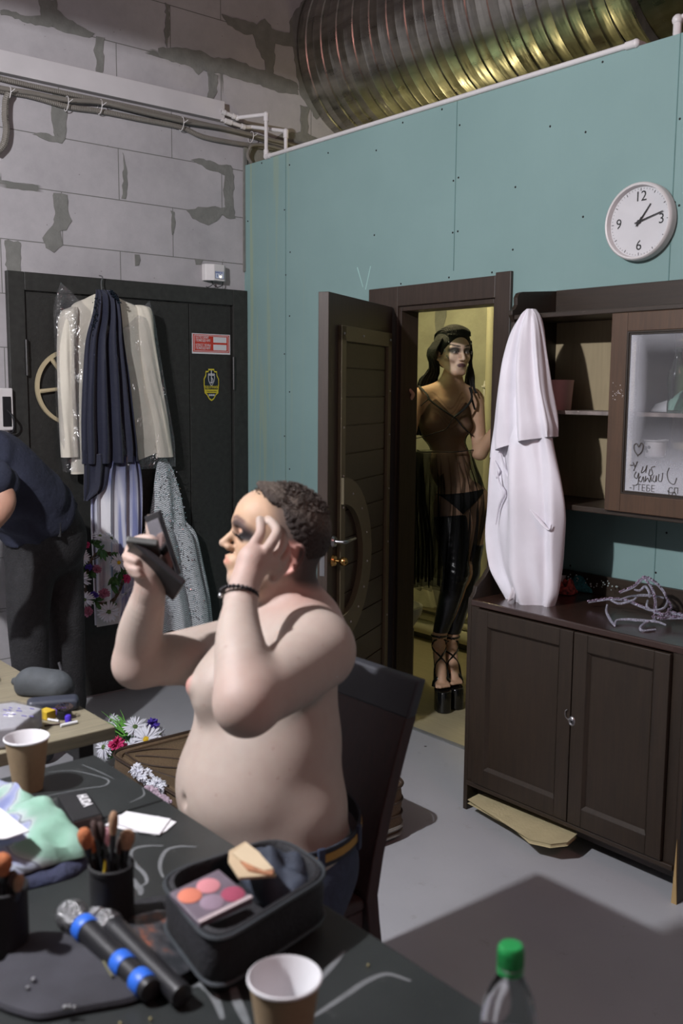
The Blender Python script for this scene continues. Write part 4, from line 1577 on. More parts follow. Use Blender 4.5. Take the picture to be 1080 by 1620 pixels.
tA = table('black_table', 'black table at the left, under the folded shirt and the far paper cup', -2.012, -1.694, .1, TY, M['btop'])
tB = table('black_table', 'near black table under the make-up case and the microphones', -1.690, -.35, .1, TY, M['btop'])
M['pine'] = wood('pale_pine', srgb(112, 105, 88), srgb(146, 137, 114), .6, .05, axis='y')
tC = table('wooden_table', 'pale pine table with the tissue packet and the eyeglass case', -3.0, -2.155, -.1, 1.073, M['pine'], .034)
# chalky swirls on the black tops
M['chalk'] = mat('grey_chalk', srgb(96, 98, 100), .9, var=.2, vscale=40)


def swirl(px, w, t):
    P = cat_rom([onT(x, y, TZ + .0006) for x, y in px], 6)
    mb = MB()
    V, F = [], []
    for i, p in enumerate(P):
        a_ = np.array(P[max(0, i - 1)])
        b_ = np.array(P[min(len(P) - 1, i + 1)])
        d = b_ - a_
        d = d / (np.linalg.norm(d) + 1e-9)
        n = np.array([-d[1], d[0], 0]) * w * (.45 + .55 * math.sin(pi * (i + .5) / len(P)))
        V += [p + n, p - n]
    F = [(2 * i, 2 * i + 1, 2 * i + 3, 2 * i + 2) for i in range(len(P) - 1)]
    mb.add(V, F)
    obj('chalk_swirl', mb, M['chalk'], t, smooth=False)


swirl([(75, 1222), (110, 1219), (140, 1224), (165, 1231), (172, 1236), (165, 1243), (145, 1246), (120, 1250), (95, 1255), (60, 1262)], .0022, tA)
swirl([(225, 1246), (228, 1256), (222, 1262), (205, 1270)], .002, tA)
swirl([(130, 1210), (155, 1220), (180, 1232)], .0016, tA)
swirl([(258, 1338), (235, 1338), (214, 1342), (206, 1352), (214, 1368), (228, 1382), (232, 1395), (224, 1402)], .0042, tB)
swirl([(310, 1340), (285, 1339), (265, 1344), (255, 1358), (253, 1374), (258, 1388)], .0042, tB)
swirl([(206, 1386), (214, 1398), (222, 1408), (222, 1416)], .006, tB)
swirl([(300, 1560), (318, 1558), (334, 1570), (344, 1588), (352, 1612)], .0065, tB)
swirl([(368, 1552), (372, 1576), (382, 1600), (394, 1625)], .007, tB)
swirl([(545, 1504), (530, 1522), (516, 1538), (502, 1556)], .005, tB)
swirl([(650, 1552), (612, 1541), (580, 1552), (550, 1572), (520, 1592), (496, 1608)], .005, tB)
swirl([(382, 1530), (350, 1548), (318, 1555)], .0045, tB)

# ================================================================== SUITCASE on the floor
ZR = .20
sA = on(170, 1190, 'z', ZR)
sB = on(649, 1252, 'z', ZR - .03)
X0s, Y0s, X1s, Y1s = float(sA[0]), float(sA[1]), float(sB[0]), float(sB[1])
su = thing('open_suitcase', 'open brown fabric suitcase on the floor behind the seated man', 'suitcase', ((X0s + X1s) / 2, (Y0s + Y1s) / 2, 0))
M['sc_out'] = mat('brown_suitcase_fabric', srgb(98, 80, 60), .8, var=.12, vscale=90, bump=.3, bscale=200)
M['sc_mesh'] = mat('brown_net_lining', srgb(104, 86, 64), .8, var=.3, vscale=240, bump=.4, bscale=260)
M['sc_pipe'] = mat('dark_brown_piping', srgb(60, 46, 36), .6)


def rrect(x0, x1, y0, y1, r, z, n=6):
    P = []
    for cx_, cy_, a0_ in ((x1 - r, y1 - r, 0), (x0 + r, y1 - r, pi / 2), (x0 + r, y0 + r, pi), (x1 - r, y0 + r, 3 * pi / 2)):
        for k in range(n + 1):
            a_ = a0_ + pi / 2 * k / n
            P.append((cx_ + r * math.cos(a_), cy_ + r * math.sin(a_), z))
    return P


def ring_shell(levels):
    n = len(levels[0])
    V = [p for L in levels for p in L]
    F = [(i * n + k, i * n + (k + 1) % n, (i + 1) * n + (k + 1) % n, (i + 1) * n + k) for i in range(len(levels) - 1) for k in range(n)]
    F.append(tuple(reversed(range(n))))
    return V, F


rr = lambda d, z, r=.07: rrect(X0s + d, X1s - d, Y0s + d, Y1s - d, r, z)
lev = [rr(.03, .0), rr(.006, .02), rr(0, .06), rr(.003, .10), rr(0, .14), rr(.004, ZR - .004), rr(.012, ZR), rr(.022, ZR - .006), rr(.026, .05), rr(.03, .03)]
V, F = ring_shell(lev)
F.append(tuple(range((len(lev) - 1) * 28, len(lev) * 28)))
obj('case_shell', MB().add(V, F), M['sc_out'], su)
for k, (z, mm, r_) in enumerate(((ZR, 'sc_pipe', .006), (.145, 'sc_pipe', .005), (.095, 'sc_pipe', .004), (.05, 'grey_conduit', .008), (.025, 'grey_conduit', .007))):
    obj('piping', MB().tube(rr(.0, z), r_, 6, closed=True), M[mm], su)
# net lining sagging inside, with loose piping curves
G = []
for i in range(30):
    row = []
    for j in range(24):
        s, t = i / 29, j / 23
        h = .035 * math.sin(5 * s + 3 * t) + .02 * math.sin(9 * t + 4 * s * s)
        e_ = min(s, 1 - s, t, 1 - t) * 6
        row.append((X0s + .03 + (X1s - X0s - .06) * s, Y0s + .03 + (Y1s - Y0s - .06) * t, ZR - .012 - .065 * min(1, e_) + h * .55 * min(1, e_)))
    G.append(row)
obj('net_lining', MB().grid(G), M['sc_mesh'], su, solid=.003, label='brown net lining')


def Gs(s, t):
    i, j = min(28.999, s * 29), min(22.999, t * 23)
    return np.array(G[int(i)][int(j)]) + [0, 0, .005]


for pts in ([(.02, .08), (.06, .3), (.16, .6), (.4, .9)], [(.03, .06), (.12, .12), (.22, .3), (.3, .6), (.5, .85)], [(.05, .12), (.10, .2), (.14, .35), (.22, .6)], [(.2, .06), (.34, .2), (.42, .45), (.5, .7)]):
    obj('lining_cord', MB().tube(cat_rom([Gs(*q) for q in pts], 8), .003, 6), M['sc_pipe'], su)

# ================================================================== CLOTHES
def cloth(name, c, rough=.85, sheen=.2, var=.06, bump=.25, bscale=30, wv=900):
    return mat(name, c, rough, var=var, vscale=7, bump=bump, bscale=bscale, sheen=sheen, detail=6)


M['jacket'] = cloth('cream_wool', srgb(216, 210, 195), .85, bump=.35, bscale=14)
M['navy'] = cloth('navy_chiffon', srgb(24, 28, 48), .7, bump=.3, bscale=25)
M['robe'] = cloth('white_satin_cotton', srgb(226, 222, 230), .55, bump=.12, bscale=10)
M['robe_in'] = cloth('white_cotton_inner', srgb(214, 206, 210), .7, bump=.12, bscale=10)


def lrow(py, a, b, off, dep, pleat=1.0):
    L, R = onL(a, py, off), onL(b, py, off)
    c = (L + R) / 2
    return (c[0], c[1], c[2], abs(R[1] - L[1]) / 2, dep, pleat)


UY, UX_ = (0, 1, 0), (1, 0, 0)
hook = onL(158, 452, .05)
jk = thing('suit_jacket', 'cream suit jacket hanging in a clear plastic cover on the black steel door', 'jacket', onL(180, 600, .09))
rows = [lrow(466, 150, 176, .08, .012, .2), lrow(474, 136, 196, .085, .03, .2), lrow(490, 112, 226, .09, .05, .3), lrow(530, 114, 232, .09, .055, .6), lrow(600, 118, 240, .09, .05, .8),
        lrow(660, 116, 248, .09, .052, 1), lrow(722, 113, 262, .09, .055, 1), lrow(746, 113, 262, .09, .055, 1)]
mb = loft(rows, UY, UX_, 80, 8, pl=5, amp=.10, wob=.004, seed=4)
# the front hem rises on the right-hand side
mb.v = [(v[0], v[1], v[2] + (max(0, (v[1] - onL(140, 700)[1])) * .28 if v[2] < 1.30 else 0)) for v in mb.v]
obj('jacket_body', mb, M['jacket'], jk)
rows = [lrow(486, 112, 122, .10, .02, 0), lrow(497, 96, 122, .10, .045, .2), lrow(540, 92, 118, .105, .048, .6), lrow(600, 92, 118, .105, .045, 1), lrow(660, 94, 121, .105, .04, 1), lrow(723, 97, 126, .105, .034, 1)]
obj('sleeve', loft(rows, UY, UX_, 40, 6, pl=3, amp=.12, wob=.004, seed=5), M['jacket'], jk)
rows = [lrow(483, 214, 226, .10, .02, 0), lrow(492, 212, 238, .10, .045, .2), lrow(540, 217, 243, .105, .048, .6), lrow(600, 225, 252, .105, .045, 1), lrow(660, 238, 263, .105, .04, 1), lrow(723, 246, 273, .105, .034, 1)]
obj('sleeve', loft(rows, UY, UX_, 40, 6, pl=3, amp=.12, wob=.004, seed=6), M['jacket'], jk)
# lapel edges
for a, b in (((176, 468), (192, 560)), ((150, 466), (138, 540))):
    P = [onL(a[0], a[1], .145), onL((a[0] * 2 + b[0]) / 3 + 3, (2 * a[1] + b[1]) / 3, .155), onL(b[0], b[1], .15)]
    obj('lapel', MB().tube(cat_rom(P, 6), [.006] * 6 + [.013] * 6 + [.006], 8, flat=.35), M['jacket'], jk)
m_, nt_, p_ = new_mat('clear_plastic_film')
nt_.nodes.remove(p_)
tr = N(nt_, 'ShaderNodeBsdfTransparent')
tr.inputs['Color'].default_value = (.94, .94, .95, 1)
gl = N(nt_, 'ShaderNodeBsdfGlossy', Roughness=0.16)
df = N(nt_, 'ShaderNodeBsdfDiffuse')
df.inputs['Color'].default_value = srgb(170, 172, 178)
vec = coords(nt_, scale=(1, 1, .6))
n1 = N(nt_, 'ShaderNodeTexNoise', Scale=13.0, Detail=4, Distortion=1.0)
nt_.links.new(vec, n1.inputs['Vector'])
b_ = N(nt_, 'ShaderNodeBump', Strength=1.0, Distance=.05)
nt_.links.new(n1.outputs['Fac'], b_.inputs['Height'])
nt_.links.new(b_.outputs['Normal'], gl.inputs['Normal'])
a1 = N(nt_, 'ShaderNodeMixShader')
a1.inputs[0].default_value = .05
a2 = N(nt_, 'ShaderNodeMixShader')
a2.inputs[0].default_value = .11
nt_.links.new(tr.outputs[0], a1.inputs[1])
nt_.links.new(df.outputs[0], a1.inputs[2])
nt_.links.new(a1.outputs[0], a2.inputs[1])
nt_.links.new(gl.outputs[0], a2.inputs[2])
nt_.links.new(a2.outputs[0], nt_.nodes['Material Output'].inputs['Surface'])
M['film'] = m_
cv = thing('garment_cover', 'clear plastic garment cover over the cream jacket', 'garment cover', onL(180, 600, .16))
rows = [lrow(452, 96, 236, .10, .01, .3), lrow(470, 90, 238, .10, .05, .5), lrow(500, 86, 242, .10, .088, .8), lrow(560, 88, 250, .10, .09, 1), lrow(640, 90, 262, .10, .088, 1), lrow(700, 96, 272, .10, .085, 1), lrow(742, 101, 275, .10, .075, 1)]
mb = loft(rows, UY, UX_, 90, 8, pl=9, amp=.10, wob=.008, seed=9, cap=False)
# dip between the two pointed corners of the cover
yc_ = float(onL(164, 460)[1])
mb.v = [(v[0], v[1], v[2] - max(0, v[2] - 1.90) * (1.0 - min(1, abs(v[1] - yc_) / .27)) * 1.1) for v in mb.v]
obj('plastic_film', mb, M['film'], cv)
hg = obj('coat_hanger', MB().tube(cat_rom([onL(157, 436, .03), onL(162, 438, .05), onL(160, 447, .06), onL(161, 460, .075), onL(162, 470, .08)], 5), .0028, 8)
         .tube([onL(112, 490, .09), onL(162, 468, .085), onL(226, 488, .09)], .007, 8), M['steel'])
tag(hg, 'wire coat hanger hooked over the top of the steel door', 'hanger')

nv = thing('navy_gown', 'long navy blue chiffon gown hanging in front of the cream jacket', 'dress', onL(175, 640, .2))
rows = [lrow(459, 152, 178, .17, .012, .3), lrow(470, 152, 186, .17, .025, .6), lrow(500, 148, 190, .175, .03, 1), lrow(540, 138, 194, .18, .035, 1), lrow(600, 134, 203, .185, .035, 1), lrow(660, 132, 210, .185, .035, 1), lrow(705, 132, 215, .185, .033, 1), lrow(732, 132, 216, .185, .03, 1)]
mb = loft(rows, UY, UX_, 96, 7, pl=11, amp=.42, wob=.004, seed=12)
obj('gown_skirt', mb, M['navy'], nv, ang=60)
rows = [lrow(718, 133, 170, .185, .028, 1), lrow(750, 133, 168, .185, .026, 1), lrow(775, 133, 163, .185, .022, 1), lrow(792, 133, 140, .185, .012, 1)]
obj('gown_tail', loft(rows, UY, UX_, 48, 6, pl=5, amp=.4, seed=13), M['navy'], nv, ang=60)
# beaded neckline
mb = MB()
r_ = random.Random(8)
for k in range(130):
    t = r_.random()
    side = r_.choice((0, 1))
    if side:
        p = onL(153 - 6 * t + r_.gauss(0, 2), 470 + 62 * t, .20 + r_.uniform(0, .012))
    else:
        p = onL(174 + 16 * t + r_.gauss(0, 2), 458 + 22 * t, .20 + r_.uniform(0, .012))
    mb.ball(p, r_.uniform(.0022, .0045), 6)
obj('beading', mb, mat('black_sequins', srgb(30, 40, 52), .15, .6, var=.4, vscale=80), nv)
m_, nt_, p_ = new_mat('ombre_train')
sep = N(nt_, 'ShaderNodeSeparateXYZ')
vec = coords(nt_)
nt_.links.new(vec, sep.inputs[0])
n1 = N(nt_, 'ShaderNodeTexNoise', Scale=1.0, Detail=2)
nt_.links.new(coords(nt_, scale=(6, 34, 1.6)), n1.inputs['Vector'])
st_ = ramp(nt_, n1.outputs['Fac'], [(.38, srgb(120, 128, 172)), (.5, srgb(196, 198, 212)), (.62, srgb(226, 226, 230))])
zr = ramp(nt_, maths(nt_, 'SUBTRACT', sep.outputs['Z'], .62), [(0.0, (0, 0, 0, 1)), (.42, (.05, .05, .05, 1)), (.62, (1, 1, 1, 1))])
nt_.links.new(mix(nt_, zr, st_, srgb(54, 62, 100)), p_.inputs['Base Color'])
p_.inputs['Roughness'].default_value = .7
rows = [lrow(722, 160, 214, .165, .02, 1), lrow(760, 148, 218, .165, .028, 1), lrow(820, 146, 218, .165, .032, 1), lrow(880, 148, 216, .165, .032, 1), lrow(930, 150, 212, .165, .03, 1), lrow(985, 152, 200, .165, .025, 1)]
obj('gown_train', loft(rows, UY, UX_, 96, 7, pl=10, amp=.5, wob=.003, seed=14), m_, nv, ang=60, label='pale lilac and white train')


def sparkle(name, base, hi):
    m, nt, p = new_mat(name)
    vec = coords(nt)
    vo = N(nt, 'ShaderNodeTexVoronoi', Scale=230.0)
    nt.links.new(vec, vo.inputs['Vector'])
    sep = N(nt, 'ShaderNodeSeparateXYZ')
    nt.links.new(vec, sep.inputs[0])
    # scalloped rows of sequin thread
    w = maths(nt, 'ABSOLUTE', maths(nt, 'SINE', maths(nt, 'MULTIPLY', sep.outputs['Y'], 52.0)))
    ph = maths(nt, 'ADD', maths(nt, 'MULTIPLY', sep.outputs['Z'], 560.0), maths(nt, 'MULTIPLY', w, -9.0))
    stripes = ramp(nt, maths(nt, 'ADD', maths(nt, 'MULTIPLY', maths(nt, 'SINE', ph), .5), .5), [(.25, (0, 0, 0, 1)), (.6, (1, 1, 1, 1))])
    nt.links.new(mix(nt, stripes, base, hi), p.inputs['Base Color'])
    p.inputs['Metallic'].default_value = .15
    nt.links.new(ramp(nt, vo.outputs['Color'], [(.3, (.15, .15, .15, 1)), (.6, (.6, .6, .6, 1))]), p.inputs['Roughness'])
    b = N(nt, 'ShaderNodeBump', Strength=.9, Distance=.004)
    nt.links.new(maths(nt, 'ADD', vo.outputs['Distance'], maths(nt, 'MULTIPLY', stripes, .3)), b.inputs['Height'])
    nt.links.new(b.outputs['Normal'], p.inputs['Normal'])
    return m


M['sequin'] = sparkle('silver_sequins', srgb(158, 164, 168), srgb(228, 234, 238))
sd = thing('sequin_dress', 'silver sequined dress with a flared skirt hanging beside the navy gown', 'dress', onL(270, 860, .1))
rows = [lrow(725, 251, 262, .06, .01, .3), lrow(745, 247, 272, .07, .03, .8), lrow(790, 241, 284, .075, .04, 1), lrow(832, 234, 292, .08, .045, .8)]
obj('bodice', loft(rows, UY, UX_, 60, 7, pl=4, amp=.25, seed=21), M['sequin'], sd, ang=60)
rows = [lrow(828, 232, 292, .08, .045, .6), lrow(850, 226, 306, .085, .05, 1), lrow(900, 226, 318, .09, .055, 1), lrow(950, 234, 328, .09, .058, 1), lrow(992, 240, 334, .09, .06, 1)]
obj('skirt', loft(rows, UY, UX_, 96, 7, pl=8, amp=.35, wob=.006, seed=22), M['sequin'], sd, ang=60)
mb = MB()
for k in range(420):
    t = r_.random()
    py = 740 + 240 * t
    half = (16 + 30 * t) * r_.uniform(-1, 1)
    p = onL(262 + 22 * t + half, py, .135 + .012 * t + r_.uniform(0, .016))
    a_ = Vector((1, r_.uniform(-.8, .8), r_.uniform(-.8, .8))).normalized()
    mb.lathe([(0, 0), (r_.uniform(.0025, .005), 0)], p, a_, n=7)
o = obj('loose_sequins', mb, mat('mirror_sequin', srgb(225, 232, 240), .12, 1.0, var=.05), sd, smooth=False)
o['kind'] = 'stuff'

# ------------------------------------------------------------------ robe on the corner of the hutch
RY = 2.80


def rrow(py, a, b, dep, pl_=1.0, y=RY):
    L, R = on(a, py, 'y', y), on(b, py, 'y', y)
    c = (L + R) / 2
    return (c[0], c[1], c[2], abs(R[0] - L[0]) / 2, dep, pl_)


rb = thing('white_robe', 'white satin robe hung over the top corner of the dark sideboard hutch', 'robe', on(835, 700, 'y', RY))
V_ = (0, -1, 0)
rows = [rrow(640, 798, 862, .03, .6), rrow(700, 788, 872, .04), rrow(760, 782, 884, .05), rrow(804, 779, 887, .055), rrow(850, 777, 884, .055), rrow(900, 784, 881, .055), rrow(932, 797, 878, .05), rrow(952, 806, 872, .045)]
mb = loft(rows, UX_, V_, 90, 8, pl=5, amp=.30, wob=.010, seed=31, open_bottom=True)
obj('robe_skirt', mb, M['robe'], rb, ang=60)
rows = [rrow(489, 836, 845, .02, .2, 2.83), rrow(500, 826, 851, .035, .6, 2.83), rrow(525, 812, 856, .045, 1, 2.82), rrow(570, 800, 861, .055, 1, 2.81), rrow(620, 793, 866, .062, 1), rrow(665, 788, 873, .066, 1), rrow(690, 785, 876, .066, 1), rrow(712, 784, 876, .064, 1)]
mb = loft(rows, UX_, V_, 90, 8, pl=7, amp=.26, wob=.006, seed=33, cap=True, open_bottom=True)
# slanting hem: lower on the left than on the right
xl, xr = on(784, 700, 'y', RY)[0], on(876, 700, 'y', RY)[0]
zt0, zb0 = on(830, 560, 'y', RY)[2], on(830, 712, 'y', RY)[2]
V2 = []
for v in mb.v:
    t = min(1, max(0, (zt0 - v[2]) / (zt0 - zb0)))
    s = min(1, max(0, (v[0] - xl) / (xr - xl)))
    V2.append((v[0], v[1], v[2] + t * t * (.055 * s ** .7 - .035 * (1 - s) ** 2)))
mb.v = V2
obj('robe_top', mb, M['robe'], rb, ang=60)
# long fold of the lower part and the little tab at the left
P = [on(x, y, 'y', RY - .045) for x, y in ((788, 700), (800, 745), (825, 785), (852, 822), (868, 838), (872, 830))]
obj('fold', MB().tube(cat_rom(P, 6), [.002 + .008 * math.sin(pi * k / 30) for k in range(31)], 10, flat=.5), M['robe'], rb)
mb = MB().prism([on(x, y, 'y', RY - .03) for x, y in ((775, 739), (784, 728), (792, 745), (786, 757))], (0, -1, 0), .006)
obj('belt_end', mb, M['robe'], rb, bevel=.002, smooth=False)
P = [on(x, y, 'y', RY - .05) for x, y in ((786, 744), (790, 765), (798, 780), (790, 800), (784, 830))]
obj('fold', MB().tube(cat_rom(P, 6), [.002 + .006 * math.sin(pi * k / 24) for k in range(25)], 10, flat=.5), M['robe'], rb)
# frayed ruffle lying on the worktop
G = []
for i in range(60):
    s = i / 59
    px = 802 + 88 * s
    row = []
    for j in range(6):
        t = j / 5
        b_ = on(px, 952 - 20 * s, 'z', CZ + .004)
        row.append((b_[0] + .01 * math.sin(17 * s), b_[1] + .012 * math.sin(38 * s + t) + .02 * t, CZ + .004 + .055 * t + .006 * math.sin(23 * s)))
    G.append(row)
obj('ruffle', MB().grid(G), M['robe_in'], rb, solid=.0015)

# ================================================================== FLOWERS
def petals(mb, c, nrm, r, n, w, rnd, curl=.15, r0=.12):
    nrm = Vector(nrm).normalized()
    a = nrm.orthogonal().normalized()
    b = nrm.cross(a)
    for k in range(n):
        an = 2 * pi * (k + rnd.uniform(-.3, .3)) / n
        d = (a * math.cos(an) + b * math.sin(an))
        s = nrm.cross(d)
        L = r * rnd.uniform(.85, 1.05)
        lift = rnd.uniform(-.1, .25)
        o = Vector(c)
        pts = []
        for t, ww in ((r0, .35), (.45, 1.0), (.8, .95), (1.0, .35)):
            q = o + d * L * t + nrm * (L * (lift * t - curl * t * t))
            pts.append((q - s * w * r * ww, q + s * w * r * ww))
        V = [p for pr in pts for p in pr]
        mb.add(V, [(2 * i, 2 * i + 1, 2 * i + 3, 2 * i + 2) for i in range(3)])
    return mb


M['petal_white'] = mat('white_petal', srgb(222, 224, 234), .7, var=.04)
M['petal_pink'] = mat('pink_petal', srgb(206, 58, 116), .7, var=.1)
M['petal_mauve'] = mat('mauve_petal', srgb(176, 112, 138), .7, var=.1)
M['petal_purple'] = mat('purple_petal', srgb(78, 58, 160), .7, var=.1)
M['pollen'] = mat('yellow_pollen', srgb(214, 178, 40), .8, var=.1, bump=.5, bscale=300)
M['pollen_green'] = mat('green_pollen', srgb(84, 106, 60), .8, var=.1)
M['leaf'] = mat('green_leaf', srgb(62, 104, 52), .6, var=.2, vscale=30)
M['grass'] = mat('bright_green_blade', srgb(104, 170, 70), .6, var=.2, vscale=30)


def daisy(parent, c, nrm, r, seed, mid='pollen', kind='daisy'):
    rnd = random.Random(seed)
    mb = MB()
    petals(mb, c, nrm, r, 20, .085, rnd)
    petals(mb, Vector(c) + Vector(nrm).normalized() * .002, nrm, r * .85, 16, .08, rnd, .05)
    f = obj(kind, mb, M['petal_white'], parent, solid=.0006, fix=False)
    n_ = Vector(nrm).normalized()
    obj('flower_center', MB().lathe([(0, .005), (r * .13, .0045), (r * .2, .001), (r * .18, -.002)], Vector(c) + n_ * .002, n_, n=14), M[mid], f)
    return f


def carnation(parent, c, r, seed, m):
    rnd = random.Random(seed)
    mb = MB()
    for k in range(5):
        nn = Vector((rnd.uniform(-.5, 1), rnd.uniform(-.7, .7), rnd.uniform(-.2, 1)))
        petals(mb, Vector(c) + nn.normalized() * r * .25, nn, r * rnd.uniform(.7, .95), 11, .2, rnd, -.25)
    return obj('carnation', mb, M[m], parent, solid=.0006, fix=False)


wr = thing('flower_wreath', 'round wreath of daisies and pink flowers hanging beside the sequined dress', 'wreath', onL(167, 915, .26))
WO = .26
toc = Vector((1, -.45, .15))
cW = onL(165, 915, WO)
ringp = [cW + np.array([.015 * math.sin(3 * a), .105 * math.cos(a), .125 * math.sin(a)]) for a in np.linspace(0, 2 * pi, 40, endpoint=False)]
mb = MB()
for k in range(5):
    mb.tube([p + np.array([.008 * math.sin(k * 2 + i * .7), .008 * math.cos(k + i * .5), .008 * math.sin(k + i * .9)]) for i, p in enumerate(ringp)], .0028, 6, closed=True)
obj('twig_ring', mb, mat('twig', srgb(92, 78, 62), .8), wr)
for i, (px, py, r, mid) in enumerate(((158, 848, .040, 'pollen_green'), (176, 852, .045, 'pollen_green'), (130, 882, .042, 'pollen'), (188, 890, .048, 'pollen'), (127, 917, .052, 'pollen'), (134, 948, .050, 'pollen_green'), (172, 968, .058, 'pollen_green'), (198, 938, .05, 'pollen_green'))):
    nn = [(.5, .1, .9), (.6, .5, .8), (.9, -.5, .2), (1, -.3, .2), (.7, -1, .1), (.8, -.7, -.3), (1, -.2, .1), (.4, .6, -.8)][i]
    daisy(wr, onL(px, py, WO + .035), nn, r, 40 + i, mid)
for i, (px, py, r, mm) in enumerate(((136, 862, .020, 'petal_pink'), (200, 916, .026, 'petal_pink'), (165, 940, .033, 'petal_mauve'), (139, 968, .03, 'petal_mauve'), (152, 900, .026, 'petal_mauve'), (148, 944, .028, 'petal_purple'), (140, 898, .02, 'petal_purple'))):
    carnation(wr, onL(px, py, WO + .03), r, 60 + i, mm)


def leaf_mesh(specs, w=.012):
    mb = MB()
    rnd = random.Random(77)
    for (c, L) in specs:
        c = Vector(c)
        for k in range(5):
            d = Vector((rnd.uniform(-.2, .8), rnd.uniform(-1, 1), rnd.uniform(-1, 1))).normalized()
            s = d.cross(Vector((1, .2, .1))).normalized()
            pts = []
            for t, ww in ((0, .15), (.3, .9), (.6, 1), (.85, .5), (1, .05)):
                q = c + d * L * t + Vector((0, 0, -.25 * L * t * t))
                pts += [q - s * w * ww, q + s * w * ww]
            mb.add(pts, [(2 * i, 2 * i + 1, 2 * i + 3, 2 * i + 2) for i in range(4)])
    return mb


obj('leaves', leaf_mesh([(onL(x, y, WO + .01), .05) for x, y in ((160, 870), (182, 912), (190, 905), (176, 925), (186, 880), (150, 950), (140, 905), (172, 955), (130, 900), (146, 860))]), M['leaf'], wr, solid=.0006, fix=False)
tag(obj('price_card', MB().prism([onL(152, 962, .21), onL(153, 992, .21), onL(188, 986, .21), onL(187, 958, .21)], (1, 0, 0), .002), M['white_paint'], smooth=False), 'blank off-white card hanging below the flower wreath', 'card')

fg = thing('flower_garland', 'heap of artificial daisies and a magenta flower on the floor by the open suitcase', 'garland', on(200, 1165, 'z', 0))
FZ_ = .10
for i, (px, py, r, mid, z) in enumerate(((214, 1150, .058, 'pollen_green', .13), (231, 1170, .070, 'pollen', .15), (164, 1182, .055, 'pollen_green', .10), (176, 1140, .045, 'pollen_green', .06), (208, 1184, .05, 'pollen_green', .09), (252, 1160, .045, 'pollen_green', .07))):
    nn = [(.6, -.3, .8), (.7, -.7, .6), (.2, -.8, .3), (.3, -.6, .8), (.4, -.6, .6), (.8, .4, .2)][i]
    daisy(fg, on(px, py, 'z', z), nn, r, 80 + i, mid)
carnation(fg, on(184, 1178, 'z', .12), .04, 90, 'petal_pink')
carnation(fg, on(240, 1147, 'z', .11), .034, 91, 'petal_purple')
obj('leaves', leaf_mesh([(on(x, y, 'z', .07), .07) for x, y in ((195, 1160), (205, 1170), (220, 1180), (180, 1160), (245, 1165), (190, 1185), (230, 1160), (258, 1170))], .014), M['leaf'], fg, solid=.0006, fix=False)
mb = MB()
r_ = random.Random(6)
for k in range(22):
    c = on(200 + r_.uniform(-8, 8), 1158 + r_.uniform(-6, 6), 'z', .09)
    d = np.array([-.08, -.02 + r_.uniform(-.05, .03), .05 + r_.uniform(-.03, .03)]) * r_.uniform(.7, 1.3)
    mb.tube([c, c + d * .6 + [0, 0, .01], c + d], [.0022, .0018, .0006], 5)
mb.tube(cat_rom([on(176, 1168, 'z', .05), on(200, 1163, 'z', .09), on(235, 1160, 'z', .1), on(258, 1172, 'z', .04)], 6), .003, 6)
obj('grass_blades', mb, M['grass'], fg)

# white fluffy things inside the suitcase
for i, (px, py, r, mm, lab) in enumerate(((232, 1232, .050, 'petal_white', 'white feather boa bunched in the open suitcase'), (252, 1240, .052, 'petal_white', ''), (215, 1222, .035, 'petal_white', ''))):
    pass
rnd = random.Random(4)
bo = thing('white_boa', 'ruffled white boa lying in the corner of the open suitcase', 'boa', on(236, 1236, 'z', .13))
mb = MB()
for k in range(110):
    t = k / 109
    c = on(212 + 44 * t + rnd.gauss(0, 2), 1217 + 26 * t + rnd.gauss(0, 3), 'z', .195 + .012 * math.sin(9 * t))
    petals(mb, c, (rnd.uniform(-1, 1), rnd.uniform(-1, 1), rnd.uniform(.2, 1)), .020, 9, .26, rnd, .5)
obj('boa_ruffles', mb, M['petal_white'], bo, solid=.0006, fix=False)
hb = thing('beaded_hairband', 'pink and white beaded band on the suitcase rim by the table edge', 'hairband', on(252, 1248, 'z', .215))
mb = MB()
for k in range(60):
    t = k / 59
    c = on(233 + 36 * t + rnd.gauss(0, 1.6), 1245 + 24 * t + rnd.gauss(0, 1.6), 'z', .208)
    mb.ball(c, rnd.uniform(.005, .011), 7)
obj('beads', mb, mat('pinkish_beads', srgb(178, 158, 172), .35, var=.4, vscale=60), hb)

# ================================================================== PEOPLE
def skin_mat(name, rough=.6, sss=.12, var=.05):
    m, nt, p = new_mat(name)
    at = N(nt, 'ShaderNodeAttribute', attribute_name='Col')
    vec = coords(nt)
    n1 = N(nt, 'ShaderNodeTexNoise', Scale=35.0, Detail=5)
    nt.links.new(vec, n1.inputs['Vector'])
    f = ramp(nt, n1.outputs['Fac'], [(.3, (1 - var, 1 - var * 1.6, 1 - var * 1.6, 1)), (.7, (1, 1, 1, 1))])
    nt.links.new(mix(nt, 1.0, at.outputs['Color'], f, 'MULTIPLY'), p.inputs['Base Color'])
    p.inputs['Roughness'].default_value = rough
    p.inputs['Subsurface Weight'].default_value = sss
    p.inputs['Subsurface Radius'].default_value = (.012, .005, .003)
    n2 = N(nt, 'ShaderNodeTexNoise', Scale=420.0, Detail=2)
    nt.links.new(vec, n2.inputs['Vector'])
    b = N(nt, 'ShaderNodeBump', Strength=.12, Distance=.001)
    nt.links.new(n2.outputs['Fac'], b.inputs['Height'])
    nt.links.new(b.outputs['Normal'], p.inputs['Normal'])
    return m


M['skin'] = skin_mat('skin')
lin = lambda r, g, b: np.array(srgb(r, g, b)[:3])


